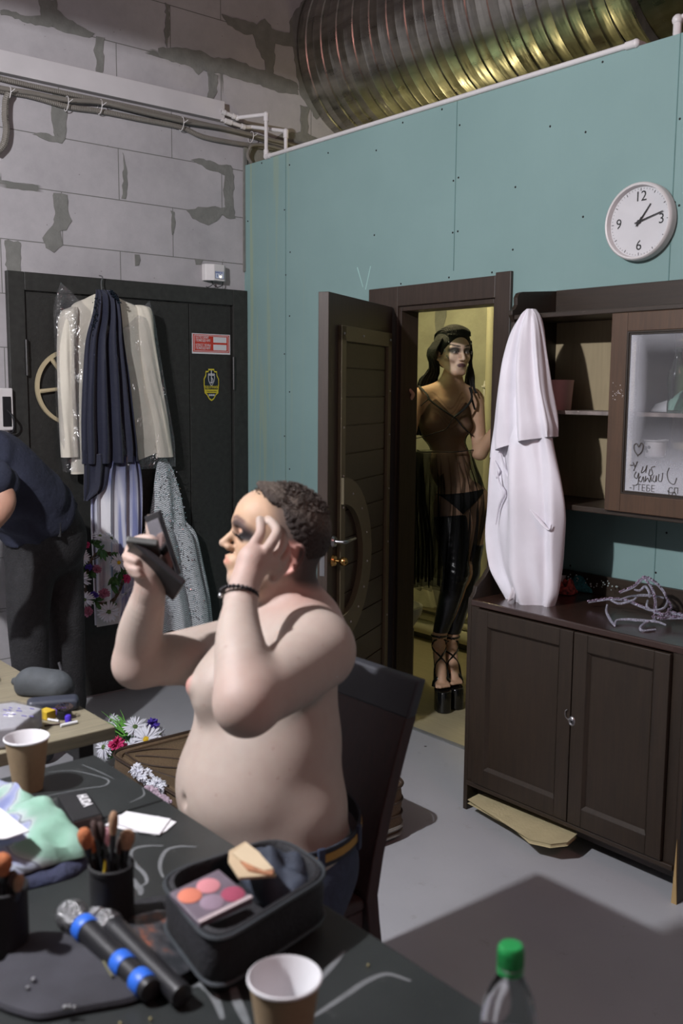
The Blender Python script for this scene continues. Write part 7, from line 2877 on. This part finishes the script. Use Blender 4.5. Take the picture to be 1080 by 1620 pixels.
obj('mask_shell', MB().grid(G), mat('beige_felt', srgb(190, 178, 146), .85, bump=.3), q, solid=.004)
mb = MB().tube(cat_rom([(p[0] + .02, p[1] - .02, ZC_ + .012), (p[0] + .06, p[1] - .01, ZC_ + .03), (p[0] + .085, p[1] + .03, ZC_ + .035), (p[0] + .04, p[1] + .05, ZC_ + .045)], 6), .006, 8, flat=.4)
obj('mask_band', mb, mat('beige_band', srgb(196, 186, 156), .85), q)

# ================================================================== ON THE BLACK TABLES
M['kraft'] = mat('kraft_paper', srgb(132, 113, 88), .8, var=.04, vscale=90)


def cup(x, y, label):
    c = thing('paper_cup', label, 'cup', (x, y, TZ), 'brown paper cups on the tables')
    obj('cup_wall', MB().lathe([(.0, .004), (.0285, .004), (.0290, 0), (.0300, 0), (.0302, .004), (.0445, .112)], (x, y, TZ), n=48), M['kraft'], c)
    obj('inner_wall', MB().lathe([(0, .006), (.028, .006), (.0435, .112), (.0452, .1145), (.0468, .1135), (.0470, .111), (.0455, .1095), (.0444, .110)], (x, y, TZ), n=48), M['white'], c, label='white inside and rim')
    return c


c1 = onT(450, 1545, TZ + .113)
cup(c1[0], c1[1], 'empty brown paper cup at the bottom centre, near the water bottle')
c2 = onT(42, 1166, TZ + .113)
cup(c2[0], c2[1], 'brown paper cup at the left beside the pine table')

# water bottle
bp_ = WD(808, 1500, 1.09)
wb2 = thing('water_bottle', 'clear plastic water bottle with a green cap at the bottom right corner of the table', 'bottle', (bp_[0], bp_[1], TZ))
M['pet'] = mat('clear_plastic', (.97, .97, .98, 1), .06, var=0, trans=1.0, ior=1.2)
bx, by = bp_[0], bp_[1]
obj('bottle_body', MB().lathe([(0, .006), (.024, .002), (.031, .008), (.0325, .02), (.0325, .03), (.031, .034), (.0325, .04), (.0325, .12), (.032, .135), (.028, .155), (.021, .172), (.0145, .186), (.0125, .194), (.0125, .205)], (bx, by, TZ), n=48), M['pet'], wb2)
obj('water', MB().lathe([(0, .008), (.030, .010), (.0315, .03), (.0315, .085), (0, .085)], (bx, by, TZ), n=40), mat('water', (.98, .99, 1, 1), .02, var=0, trans=1.0, ior=1.33), wb2)
gm = mat('green_cap', srgb(30, 130, 66), .4, var=.05)
mb = MB()
pr_ = [(0, .222), (.0125, .222), (.0140, .220), (.0145, .216), (.0145, .198), (.0138, .197)]
mb.lathe(pr_, (bx, by, TZ), n=36)
for k in range(30):
    a = 2 * pi * k / 30
    mb.tube([(bx + .0146 * math.cos(a), by + .0146 * math.sin(a), TZ + .199), (bx + .0146 * math.cos(a), by + .0146 * math.sin(a), TZ + .216)], .0006, 5)
mb.lathe([(.0150, .190), (.0150, .195), (.0135, .195)], (bx, by, TZ), n=36)
obj('bottle_cap', mb, gm, wb2, label='green ribbed screw cap')
m_, nt_, p_ = new_mat('bottle_label')
sep = N(nt_, 'ShaderNodeSeparateXYZ')
nt_.links.new(coords(nt_), sep.inputs[0])
n1 = N(nt_, 'ShaderNodeTexNoise', Scale=38.0, Detail=2)
nt_.links.new(coords(nt_), n1.inputs['Vector'])
c = ramp(nt_, n1.outputs['Fac'], [(.42, srgb(216, 210, 220)), (.52, srgb(202, 150, 180)), (.60, srgb(130, 130, 200))])
nt_.links.new(c, p_.inputs['Base Color'])
obj('bottle_label', MB().lathe([(.0329, .045), (.0331, .046), (.0331, .108), (.0326, .109)], (bx, by, TZ), n=48), m_, wb2)

# microphones
M['blue_band'] = mat('blue_rubber', srgb(40, 96, 196), .45, var=.05)


def grille():
    m, nt, p = new_mat('steel_grille')
    p.inputs['Metallic'].default_value = .9
    p.inputs['Roughness'].default_value = .35
    w = N(nt, 'ShaderNodeTexVoronoi', Scale=420.0)
    nt.links.new(coords(nt), w.inputs['Vector'])
    nt.links.new(ramp(nt, w.outputs['Distance'], [(.3, srgb(190, 190, 192)), (.6, srgb(80, 80, 82))]), p.inputs['Base Color'])
    b = N(nt, 'ShaderNodeBump', Strength=.8, Distance=.002)
    nt.links.new(w.outputs['Distance'], b.inputs['Height'])
    nt.links.new(b.outputs['Normal'], p.inputs['Normal'])
    return m


M['grille'] = grille()


def mic(a, b, label, bands, ring):
    a, b = np.array(a), np.array(b)
    ax_ = (b - a) / np.linalg.norm(b - a)
    t = thing('microphone', label, 'microphone', a, 'hand-held microphones on the table')
    obj('grille_head', MB().lathe([(0, -.026), (.010, -.0245), (.019, -.018), (.0245, -.006), (.0255, .004), (.0245, .008), (.0225, .022), (.019, .031), (.017, .033)], a, ax_, n=28), M['grille'], t)
    if ring:
        obj('silver_ring', MB().lathe([(.0247, .001), (.0265, .003), (.0265, .009), (.0247, .011)], a, ax_, n=28), M['steel'], t)
    obj('handle', MB().lathe([(.0165, .030), (.019, .036), (.0185, .05), (.0165, .12), (.0155, .20), (.0165, .228), (.0160, .236), (.009, .240), (0, .240)], a, ax_, n=28), M['black_plastic'], t)
    for k, (h, w) in enumerate(bands):
        r = .0205 if h < .08 else .0180
        obj('blue_band', MB().lathe([(r * .93, h), (r, h + .002), (r, h + w - .002), (r * .93, h + w)], a, ax_, n=28), M['blue_band'], t)
    return t


za_ = TZ + .0265
ma, mbb = onT(114, 1449, za_), onT(233, 1562, TZ + .019)
mic(ma, mbb, 'black microphone with three blue bands lying in front', [(.034, .022), (.146, .024), (.200, .024)], False)
ma2, mb2 = onT(163, 1452, za_), onT(268, 1556, TZ + .019)
off = np.array([-.0, .0, 0])
mic(ma2, mb2, 'plain black microphone with a silver ring lying behind the blue-banded one', [], True)


# brush holders
def holder(x, y, r, h, label):
    t = thing('brush_holder', label, 'brush holder', (x, y, TZ), 'black make-up brush holders')
    obj('cup_body', MB().lathe([(0, .003), (r * .96, .001), (r, .006), (r, h * .93), (r * 1.05, h * .94), (r * 1.05, h), (r * .97, h + .002), (r * .94, h), (r * .94, .008), (0, .006)], (x, y, TZ), n=36), M['black_matte'], t)
    obj('snap_button', MB().ball(onT(152, 1392, TZ + .055) if x > -1.5 else (x + r * .7, y - r * .7, TZ + .06), .0045, 8), M['steel'], t)
    return t


hx_, hy_ = [float(v) for v in onT(176, 1436, TZ)[:2]]
hx_ += .0
h1v = np.array([hx_, hy_])
HR = .034
ctrH = onT(176, 1366, TZ + .105)
hx_, hy_ = float(ctrH[0]), float(ctrH[1])
holder(hx_, hy_, HR, .105, 'black cylindrical brush holder full of make-up brushes beside the microphones')
lx_, ly_ = [float(v) for v in onT(6, 1402, TZ + .10)[:2]]
holder(lx_, ly_, HR, .10, 'second black brush holder cut off by the left edge of the photo')
M['br_wood'] = mat('orange_brown_bristle', srgb(168, 100, 62), .8, var=.2, vscale=200, bump=.4, bscale=500)
M['br_tan'] = mat('tan_bristle', srgb(150, 118, 92), .8, var=.2, vscale=200, bump=.4, bscale=500)
M['br_dark'] = mat('dark_bristle', srgb(62, 46, 42), .8, var=.2, vscale=200)
M['br_pink'] = mat('pink_bristle', srgb(196, 150, 160), .8, var=.2, vscale=200)
M['yellow_h'] = mat('yellow_handle', srgb(190, 160, 50), .4)


def brush(base, px, py, z, wid, mm, label, hm=None, cx=None, cy=None):
    top = onT(px, py, TZ + z)
    b0 = np.array([cx + base[0], cy + base[1], TZ + .012])
    d = top - b0
    L = np.linalg.norm(d)
    d = d / L
    t = thing('makeup_brush', label, 'brush', b0, 'make-up brushes standing in the holders')
    P = lambda f: b0 + d * L * f
    obj('brush_handle', MB().tube([P(0), P(.3), P(.68)], [.0022, .0040, .0034], 10), hm or M['black_plastic'], t)
    obj('ferrule', MB().tube([P(.66), P(.8)], [.0044, max(.0048, wid * .6)], 12), M['dark_steel'], t)
    obj('bristles', MB().tube([P(.79), P(.88), P(.95), P(.99), P(1.0)], [wid * .65, wid, wid * .95, wid * .55, wid * .1], 14), mm, t)


bl_ = [((-.010, -.012), 131, 1310, .165, .011, 'br_wood', 'orange-brown brush leaning out to the left of the holder', None),
       ((-.004, .004), 147, 1297, .165, .006, 'br_dark', 'thin dark brush standing left of the middle of the holder', None),
       ((.006, .012), 157, 1300, .160, .007, 'br_dark', 'dark-tipped brush beside the thin one in the holder', None),
       ((.002, -.006), 180, 1283, .190, .0075, 'br_tan', 'tallest tan-tipped brush in the holder', None),
       ((-.004, -.015), 168, 1308, .150, .008, 'br_pink', 'pale pink-tipped brush in the middle of the holder', M['yellow_h']),
       ((.012, .002), 203, 1312, .155, .012, 'br_tan', 'thick tan brush leaning out to the right of the holder', None),
       ((.010, -.010), 192, 1322, .145, .006, 'br_dark', 'short dark brush at the right side of the holder', None),
       ((-.012, .006), 141, 1322, .140, .007, 'br_wood', 'short brown brush at the left side of the holder', None)]
for b_, px, py, z, w, mm, lab, hm in bl_:
    brush(b_, px, py, z, w, M[mm], lab, hm, hx_, hy_)
brush((.0, .0), 3, 1352, .165, .014, M['br_wood'], 'thick brown brush in the holder at the left edge', None, lx_, ly_)
brush((.012, .010), 20, 1378, .135, .008, M['br_dark'], 'dark brush in the holder at the left edge', None, lx_, ly_)
brush((.016, -.006), 32, 1384, .13, .008, M['br_tan'], 'greyish brush at the right side of the left-edge holder', None, lx_, ly_)

# small black box with white print
A, B_, C_, D_ = [onT(x, y, TZ + .022) for x, y in ((91, 1258), (135, 1248), (160, 1287), (115, 1299))]
bk = thing('makeup_box', 'small flat black box with white lettering beside the folded cloth', 'box', (A + C_) / 2 - [0, 0, .022])
dn = lambda v, k=.0215: v - np.array([0, 0, k])
obj('box_body', MB().prism([dn(A), dn(B_), dn(C_), dn(D_)], (0, 0, 1), .0215), M['black_matte'], bk, bevel=.0015, smooth=False)
u1_, u2_ = (D_ - A), (B_ - A)
o_ = A + u1_ * .30 + u2_ * .62
obj('box_front', MB().prism([dn(D_, .018) - u1_ / np.linalg.norm(u1_) * -.0006, dn(C_, .018) - u1_ / np.linalg.norm(u1_) * -.0006, dn(C_, .003) - u1_ / np.linalg.norm(u1_) * -.0006, dn(D_, .003) - u1_ / np.linalg.norm(u1_) * -.0006], u1_, .0008), mat('grey_brown_edge', srgb(96, 86, 84), .6), bk, smooth=False)
text('HUDA', .026, M['white'], bk, A + u1_ * .18 + u2_ * .60 + [0, 0, .0004], u1_, u2_, sx=.8, font_off=.0008)

# white papers
for k, (pts, z, lab) in enumerate((([(166, 1306), (188, 1290), (250, 1292), (279, 1301), (262, 1316), (246, 1322), (200, 1314)], .0012, 'lower white paper slip sticking out under the other on the black table'), ([(176, 1300), (200, 1284), (270, 1296), (252, 1321), (222, 1317)], .0035, 'upper white paper slip lying on the black table'))):
    P = [onT(x, y, TZ + z) for x, y in pts]
    tag(obj('paper_slip', MB().prism(P, (0, 0, 1), .0012), M['white'], smooth=False), lab, 'paper', 'white paper slips')

# folded mint and lilac shirt with a navy one below
def shirt_mat():
    m, nt, p = new_mat('mint_print_cloth')
    vec = coords(nt)
    n1 = N(nt, 'ShaderNodeTexNoise', Scale=7.5, Detail=2, Distortion=.8)
    nt.links.new(vec, n1.inputs['Vector'])
    c = ramp(nt, n1.outputs['Fac'], [(.36, srgb(116, 124, 164)), (.44, srgb(138, 144, 172)), (.47, srgb(162, 170, 172)), (.54, srgb(130, 162, 148)), (.68, srgb(116, 154, 136))])
    v = maths(nt, 'ABSOLUTE', maths(nt, 'SUBTRACT', n1.outputs['Fac'], .465))
    line = ramp(nt, v, [(.0035, (1, 1, 1, 1)), (.006, (0, 0, 0, 1))])
    nt.links.new(mix(nt, maths(nt, 'MULTIPLY', line, .7), c, srgb(60, 60, 80)), p.inputs['Base Color'])
    p.inputs['Roughness'].default_value = .9
    n2 = N(nt, 'ShaderNodeTexNoise', Scale=22.0, Detail=4)
    nt.links.new(vec, n2.inputs['Vector'])
    b = N(nt, 'ShaderNodeBump', Strength=.35, Distance=.01)
    nt.links.new(n2.outputs['Fac'], b.inputs['Height'])
    nt.links.new(b.outputs['Normal'], p.inputs['Normal'])
    return m


def blanket(name, outline, h, z0, m_, label, cat_, seed, n=34, m2=12):
    """cloth heap: an outline with a raised, rumpled middle"""
    P = np.array([onT(x, y, z0)[:2] for x, y in outline])
    c = P.mean(0)
    # densify outline
    Q = []
    k = len(P)
    for i in range(k):
        a, b = P[i], P[(i + 1) % k]
        for t in range(5):
            Q.append(a + (b - a) * t / 5)
    # smooth it
    Q = np.array(Q)
    for _ in range(2):
        Q = (Q * 2 + np.roll(Q, 1, 0) + np.roll(Q, -1, 0)) / 4
    n = len(Q)
    V, F = [], []
    for j in range(m2 + 1):
        t = j / m2
        for q in Q:
            p = q + (c - q) * t
            edge = min(1, t * 3.2) ** .5
            nn = noise.noise(Vector((p[0] * 14 + seed, p[1] * 14, seed))) + .5 * noise.noise(Vector((p[0] * 34 + seed, p[1] * 34, seed)))
            V.append((p[0], p[1], z0 + .003 + h * edge * (.8 + .5 * nn)))
    for j in range(m2):
        for i in range(n):
            F.append((j * n + i, j * n + (i + 1) % n, (j + 1) * n + (i + 1) % n, (j + 1) * n + i))
    V += [(q[0], q[1], z0 + .0005) for q in Q]
    b0 = (m2 + 1) * n
    for i in range(n):
        F.append((b0 + i, b0 + (i + 1) % n, (i + 1) % n, i))
    o = obj(name, MB().add(V, F), m_)
    return tag(o, label, cat_)


blanket('navy_cloth', [(-60, 1330), (40, 1338), (110, 1340), (142, 1348), (143, 1368), (120, 1388), (80, 1400), (30, 1412), (-60, 1425)], .022, TZ, mat('navy_knit', srgb(40, 44, 66), .9, var=.25, vscale=40, bump=.4, bscale=80), 'dark navy cloth showing under the mint shirt', 'cloth', 4)
blanket('mint_shirt', [(-80, 1240), (-10, 1250), (18, 1257), (32, 1272), (60, 1275), (88, 1288), (98, 1308), (128, 1326), (143, 1344), (138, 1356), (100, 1364), (60, 1376), (20, 1390), (-80, 1390)], .045, TZ + .02, shirt_mat(), 'folded mint green and lilac printed shirt at the left edge', 'shirt', 11)
P = [onT(x, y, TZ + .082) for x, y in ((-30, 1268), (2, 1281), (46, 1316), (10, 1328), (-30, 1330))]
tag(obj('white_sheet', MB().prism(P, (0, 0, 1), .002), M['white'], smooth=False), 'white sheet of paper lying on the mint shirt', 'paper')

# make-up case
ZT_ = .855
cA, cB, cC, cD = [onT(x, y, ZT_) for x, y in ((338, 1492), (524, 1378), (440, 1322), (252, 1384))]
mc = thing('makeup_case', 'open soft black make-up case in the middle of the black table', 'make-up case', ((cA + cC) / 2)[:2].tolist() + [TZ])
M['case_cloth'] = mat('black_nylon', srgb(27, 27, 31), .75, var=.25, vscale=40, bump=.25, bscale=160)
M['case_lining'] = mat('dark_blue_lining', srgb(44, 50, 62), .8, var=.35, vscale=16, bump=.4, bscale=26)
M['zip'] = mat('zip_grey', srgb(52, 56, 60), .5, var=.2)


def quadring(A, B_, C_, D_, r, z, inset=0.0, n=7):
    P = [np.array([p[0], p[1]]) for p in (A, B_, C_, D_)]
    c = sum(P) / 4
    P = [p + (c - p) / np.linalg.norm(c - p) * inset * 1.4 for p in P]
    out = []
    for i in range(4):
        p0, p1, p2 = P[i - 1], P[i], P[(i + 1) % 4]
        a = p1 + (p0 - p1) / np.linalg.norm(p0 - p1) * r
        b = p1 + (p2 - p1) / np.linalg.norm(p2 - p1) * r
        for k in range(n):
            t = k / (n - 1)
            q = a * (1 - t) ** 2 + p1 * 2 * t * (1 - t) + b * t * t
            out.append((q[0], q[1], z))
    return out


lv = [quadring(cA, cB, cC, cD, .05, TZ + .001, .012), quadring(cA, cB, cC, cD, .055, TZ + .02, -.002), quadring(cA, cB, cC, cD, .055, TZ + .06, -.004), quadring(cA, cB, cC, cD, .055, ZT_, .0),
      quadring(cA, cB, cC, cD, .055, ZT_ + .002, .006), quadring(cA, cB, cC, cD, .05, ZT_ - .004, .010), quadring(cA, cB, cC, cD, .05, ZT_ - .045, .014)]
nq = len(lv[0])
F = [(i * nq + k, i * nq + (k + 1) % nq, (i + 1) * nq + (k + 1) % nq, (i + 1) * nq + k) for i in range(len(lv) - 1) for k in range(nq)] + [tuple(reversed(range(nq))), tuple(range((len(lv) - 1) * nq, len(lv) * nq))]
obj('case_body', MB().add([p for L in lv for p in L], F), M['case_cloth'], mc)
obj('zip_edge', MB().tube(quadring(cA, cB, cC, cD, .055, ZT_ - .004, -.004), .0035, 6, closed=True), M['zip'], mc)
obj('zip_edge', MB().tube(quadring(cA, cB, cC, cD, .055, TZ + .022, -.004), .003, 6, closed=True), M['zip'], mc)
# lining pocket bulging at the right-hand half
cc_ = (cB * 1.2 + cC * 1.3 + cA * .25 + cD * .4) / 3.15
heap('lining_pocket', None, None, cc_[0], cc_[1], .078, .058, .052, ZT_ - .044, M['case_lining'], 12, mc, ruff=.35)
# palette leaning in the left half
Q = [onT(268, 1411, ZT_ + .016), onT(346, 1374, ZT_ + .022), onT(400, 1420, ZT_ + .012), onT(316, 1461, ZT_ + .006)]
pl = thing('blush_palette', 'grey palette with orange, pink and crimson pans leaning on the make-up case', 'palette', Q[3])
nn_ = np.cross(Q[1] - Q[0], Q[3] - Q[0])
nn_ = nn_ / np.linalg.norm(nn_)
nn_ = nn_ if nn_[2] > 0 else -nn_
obj('palette_tray', MB().prism([q - nn_ * .010 for q in Q], nn_, .0095), mat('mauve_grey_plastic', srgb(98, 88, 98), .45), pl, bevel=.002, smooth=False)
bil = lambda s, t: Q[0] * (1 - s) * (1 - t) + Q[1] * s * (1 - t) + Q[2] * s * t + Q[3] * (1 - s) * t
obj('palette_rim', MB().prism([bil(*q) for q in ((.0, .92), (1, .92), (1, 1), (0, 1))], nn_, .0012), mat('pale_edge', srgb(170, 156, 158), .35), pl, smooth=False)
for s, t, col_, nm in ((.22, .30, (190, 112, 90), 'orange pan'), (.60, .28, (184, 120, 126), 'pink pan'), (.80, .72, (142, 62, 84), 'crimson pan'), (.42, .68, (128, 110, 124), 'mauve pan')):
    c = bil(s, t)
    obj('powder_pan', MB().lathe([(0, .001), (.0165, .001), (.0175, .0004), (.018, -.002)], c, nn_, n=26), mat('powder_' + nm.split()[0], srgb(*col_), .9, var=.06), pl, label=nm)
# cream papers on the lining
P = [onT(x, y, ZT_ + .022) for x, y in ((362, 1350), (388, 1335), (410, 1352), (436, 1388), (378, 1392), (361, 1366))]
bp2 = thing('cream_papers', 'cream folded blotting papers in the make-up case', 'paper', P[0])
obj('lower_sheet', MB().prism(P, (0, 0, 1), .004), mat('cream_paper', srgb(176, 156, 128), .8, var=.05), bp2, smooth=False)
P = [onT(x, y, ZT_ + .028) for x, y in ((390, 1336), (410, 1352), (432, 1377), (418, 1380), (382, 1364), (368, 1352))]
obj('upper_sheet', MB().prism(P, (0, 0, 1), .003), mat('cream_paper_light', srgb(190, 172, 144), .8, var=.05), bp2, smooth=False)
P = [onT(x, y, ZT_ + .027) for x, y in ((380, 1364), (418, 1381), (433, 1379), (430, 1386), (392, 1378))]
obj('brown_edge', MB().prism(P, (0, 0, 1), .003), mat('brown_smudge', srgb(160, 110, 80), .8, var=.3, vscale=60), bp2, smooth=False)

# net pouch lying open beside the case
ol = [(166, 1462), (186, 1446), (215, 1436), (250, 1428), (290, 1430), (318, 1462), (334, 1500), (330, 1530), (300, 1555), (262, 1566), (230, 1548), (196, 1520), (172, 1490)]
m_, nt_, p_ = new_mat('net_pocket')
n1 = N(nt_, 'ShaderNodeTexNoise', Scale=26.0, Detail=3)
nt_.links.new(coords(nt_, scale=(1, 1.8, 1)), n1.inputs['Vector'])
nt_.links.new(ramp(nt_, n1.outputs['Fac'], [(.40, srgb(34, 36, 40)), (.55, srgb(56, 56, 60)), (.63, srgb(92, 62, 54)), (.70, srgb(134, 78, 62))]), p_.inputs['Base Color'])
p_.inputs['Roughness'].default_value = .35
p_.inputs['Coat Weight'].default_value = .4
pc_ = thing('net_pouch', 'flat black pouch with a clear pocket between the microphones and the make-up case', 'pouch', onT(250, 1500, TZ))


def flatpouch(ol, z, h, nm, mm, par):
    P = [onT(x, y, z) for x, y in ol]
    c = sum(P) / len(P)
    V, F = [], []
    n = len(P)
    Pd = []
    for i in range(n):
        for t in range(4):
            Pd.append(P[i] + (P[(i + 1) % n] - P[i]) * t / 4)
    Pd = np.array(Pd)
    Pd = (Pd * 2 + np.roll(Pd, 1, 0) + np.roll(Pd, -1, 0)) / 4
    n = len(Pd)
    for k, (ins_, zz) in enumerate(((0, 0), (-.03, h * .4), (0, h * .8), (.12, h), (.4, h * 1.05), (.7, h * .9), (.97, h * .95))):
        for p in Pd:
            q = p + (c - p) * ins_
            wv_ = noise.noise(Vector((q[0] * 20, q[1] * 20, 3))) * h * .35 if k > 2 else 0
            V.append((q[0], q[1], z + zz + wv_ + .0005))
    for k in range(6):
        for i in range(n):
            F.append((k * n + i, k * n + (i + 1) % n, (k + 1) * n + (i + 1) % n, (k + 1) * n + i))
    F.append(tuple(range(6 * n, 7 * n)))
    F.append(tuple(reversed(range(n))))
    return obj(nm, MB().add(V, F), mm, par)


flatpouch(ol, TZ, .016, 'pouch_border', M['case_cloth'], pc_)
flatpouch([(250 + (x - 250) * .80, 1496 + (y - 1496) * .78) for x, y in ol], TZ + .017, .004, 'clear_pocket', m_, pc_)
obj('pouch_zip', MB().tube(cat_rom([onT(x, y, TZ + .019) for x, y in ((182, 1452), (168, 1472), (160, 1492), (164, 1520), (178, 1545))], 6), .002, 6), mat('olive_zip', srgb(100, 98, 74), .5), pc_)
flat = thing('black_pouch', 'flat black soft pouch at the lower left corner of the table', 'pouch', onT(110, 1560, TZ))
flatpouch([(-40, 1560), (10, 1530), (24, 1494), (60, 1484), (110, 1486), (150, 1500), (196, 1540), (246, 1574), (200, 1592), (130, 1604), (60, 1618), (0, 1600)], TZ, .014, 'pouch_body', mat('grey_black_suede', srgb(46, 46, 52), .85, var=.35, vscale=9), flat)
mb = MB()
for x, y, r in ((53, 1550, .004), (44, 1563, .003), (103, 1594, .004), (110, 1593, .0035), (118, 1594, .003)):
    mb.ball(onT(x, y, TZ + .0175), r, 8)
obj('metal_studs', mb, M['steel'], flat)
for k, (x, y) in enumerate(((582, 1527), (768, 1498 + 90), (190, 1619), (238, 1612))):  # tiny metal balls put in for glints on the tabletop
    if k in (1,):
        continue
    tag(obj('glint_ball', MB().ball(onT(x, y, TZ + .0025), .0025, 8), mat('glint_gold', srgb(210, 200, 150), .2, .8)), ['tiny shiny ball put in as a glint right of the near cup', '', 'tiny shiny ball put in as a glint near the bottom left edge', 'tiny shiny ball put in as a glint beside the black pouch at the bottom'][k], 'bead', 'glints on the table')

# ================================================================== ON THE PINE TABLE
ti = thing('tissue_packet', 'white tissue packet with purple print wrapped in clear film on the pine table', 'packet', onT(30, 1150, TZ))
P = [onT(x, y, TZ + .055) for x, y in ((-60, 1118), (22, 1108), (67, 1118), (26, 1148), (-70, 1158))]
base_ = [np.array([p[0], p[1], TZ + .002]) for p in P]
obj('packet_body', MB().prism(base_, (0, 0, 1), .05), mat('tissue_white', srgb(166, 165, 170), .7, var=.04), ti, bevel=.006, smooth=False)
cI = sum(base_) / len(base_)
fb_ = [cI + (p - cI) * 1.04 for p in base_]
obj('film_wrap', MB().prism(fb_, (0, 0, 1), .055), M['film'], ti, bevel=.008, smooth=False)
mb = MB()
rnd = random.Random(19)
for k in range(13):
    x, y = rnd.uniform(0, 50), rnd.uniform(1116, 1136)
    a_, b2_ = onT(x, y, TZ + .0535), onT(x + rnd.uniform(3, 9), y + 1, TZ + .0535)
    mb.tube([a_, b2_], .0012, 5)
obj('purple_print', mb, mat('violet_ink', srgb(110, 100, 180), .6), ti)
ec = onT(84, 1112, TZ + .02)
eg = thing('eyeglass_case', 'dark grey hard eyeglass case at the far corner of the pine table', 'case', (ec[0], ec[1], TZ))
d_ = onT(110, 1106, TZ) - onT(62, 1110, TZ)
d_ = d_ / np.linalg.norm(d_)
S3 = SDF(axis_steps((ec[0] - .12, ec[0] + .12, .003)), axis_steps((ec[1] - .12, ec[1] + .12, .003)), axis_steps((TZ - .003, TZ + .05, .003)))
l_ = np.cross([0, 0, 1], d_)
S3.rbox((ec[0], ec[1], TZ + .018), (.066, .026, .017), np.array([d_, l_, [0, 0, 1]]), .013, .004)
S3.mesh('case_shell', mat('dark_slate_shell', srgb(50, 54, 66), .45, var=.1), eg)
S3 = SDF(axis_steps((-2.9, -2.25, .005)), axis_steps((.7, 1.35, .005)), axis_steps((TZ - .01, TZ + .2, .005)))
g0 = onT(62, 1098, TZ + .0)
pts = [WD(24, 1078, float(np.linalg.norm(g0 - [0, 0, 1.6])) * .96), WD(50, 1080, 2.68), WD(88, 1084, 2.68)]
wp = thing('grey_pouch', 'crumpled dark grey waterproof pouch at the back of the pine table', 'pouch', (pts[1][0], pts[1][1], TZ))
S3.cap(pts[0], pts[1], .012, .03, .03)
S3.cap(pts[1], pts[2], .036, .040, .04)
S3.ell(pts[1] * .4 + pts[2] * .6 - [0, 0, .015], (.075, .03, .045), np.array([ldir * 0 + [.642, .767, 0], [-.767, .642, 0], [0, 0, 1]]), .03)
S3.half((0, 0, TZ + .002), (0, 0, -1), .003)
S3.mesh('pouch_body', mat('grey_rubber_cloth', srgb(66, 70, 74), .75, var=.25, vscale=14, bump=.5, bscale=18), wp)
obj('cord', MB().tube(cat_rom([WD(92, 1078, 2.7), WD(96, 1060, 2.72), WD(93, 1048, 2.72)], 6), .004, 6), mat('grey_cord', srgb(70, 70, 74), .8), wp)


def box_on(px, py, dx, dy, h, rot, nm, lab, cat_, mm, z0=TZ):
    p = onT(px, py, z0)
    Mx = Matrix.Translation((p[0], p[1], z0)) @ Matrix.Rotation(rot, 4, 'Z')
    o = obj(nm, MB().box(-dx / 2, dx / 2, -dy / 2, dy / 2, .0005, h, Mx), mm, bevel=.0015, smooth=False)
    return tag(o, lab, cat_)


box_on(74, 1136, .036, .030, .022, .3, 'yellow_box', 'tiny yellow and white box on the pine table', 'box', M['yellow_h'])
box_on(86, 1126, .07, .03, .014, .25, 'purple_carton', 'flat purple carton under the eyeglass case', 'carton', mat('purple_card', srgb(84, 62, 140), .5))
jc = onT(102, 1136, TZ)
jr = thing('black_jar', 'small black jar with a lace-like lid on the pine table', 'jar', jc)
obj('jar_body', MB().lathe([(0, .001), (.018, .001), (.019, .004), (.019, .02), (.015, .022), (0, .022)], jc, n=24), M['black_plastic'], jr)
mb = MB()
for k in range(14):
    a = k * 2 * pi / 14
    mb.tube(cat_rom([jc + [.012 * math.cos(a), .012 * math.sin(a), .022], jc + [.022 * math.cos(a + .3), .022 * math.sin(a + .3), .03], jc + [.014 * math.cos(a + .7), .014 * math.sin(a + .7), .036]], 4), .0012, 5)
obj('jar_fringe', mb, M['br_dark'], jr)
cpz = onT(108, 1142, TZ)
tag(obj('lipstick', MB().lathe([(0, .0), (.008, .0), (.0085, .014), (.006, .018), (0, .019)], cpz, n=18), mat('violet_plastic', srgb(70, 50, 170), .35)), 'small violet lipstick standing on the pine table', 'lipstick')
for k, ((x0_, y0_), (x1_, y1_), mm, lab, r) in enumerate((((96, 1148), (122, 1142), 'white', 'white stick lying beside the violet cap on the pine table', .0042), ((76, 1138), (93, 1141), 'white', 'short white stick in front of the yellow box', .003), ((70, 1148), (98, 1145), 'br_dark', 'thin dark pencil crossing the white sticks', .0022))):
    o = obj('cosmetic_stick', MB().tube([onT(x0_, y0_, TZ + r + .0005), onT(x1_, y1_, TZ + r + .0005)], r, 10), M[mm])
    tag(o, lab, 'stick', 'sticks and pencils on the pine table')
# dark bag at the far left behind the pine table
bgp = WD(2, 1060, 2.75)
S3 = SDF(axis_steps((bgp[0] - .3, bgp[0] + .2, .008)), axis_steps((bgp[1] - .3, bgp[1] + .2, .008)), axis_steps((TZ - .01, TZ + .35, .008)))
S3.ell((bgp[0] - .08, bgp[1] - .09, TZ + .03), (.09, .07, .05), np.array([[.64, .77, 0], [-.77, .64, 0], [0, 0, 1]]), .03)
S3.ell((bgp[0] - .14, bgp[1] - .16, TZ + .05), (.09, .07, .08), None, .04)
S3.half((0, 0, TZ + .002), (0, 0, -1), .003)
gg = np.meshgrid(S3.x, S3.y, S3.z, indexing='ij', sparse=True)
S3.F = S3.F + (.006 * np.sin(gg[2] * 55 + 30 * gg[0]) * np.sin(gg[1] * 50)).astype(np.float32)
bg = thing('black_bag', 'crumpled black cloth bag on the pine table at the left edge', 'bag', (bgp[0], bgp[1], TZ))
S3.mesh('bag_body', M['case_cloth'], bg)
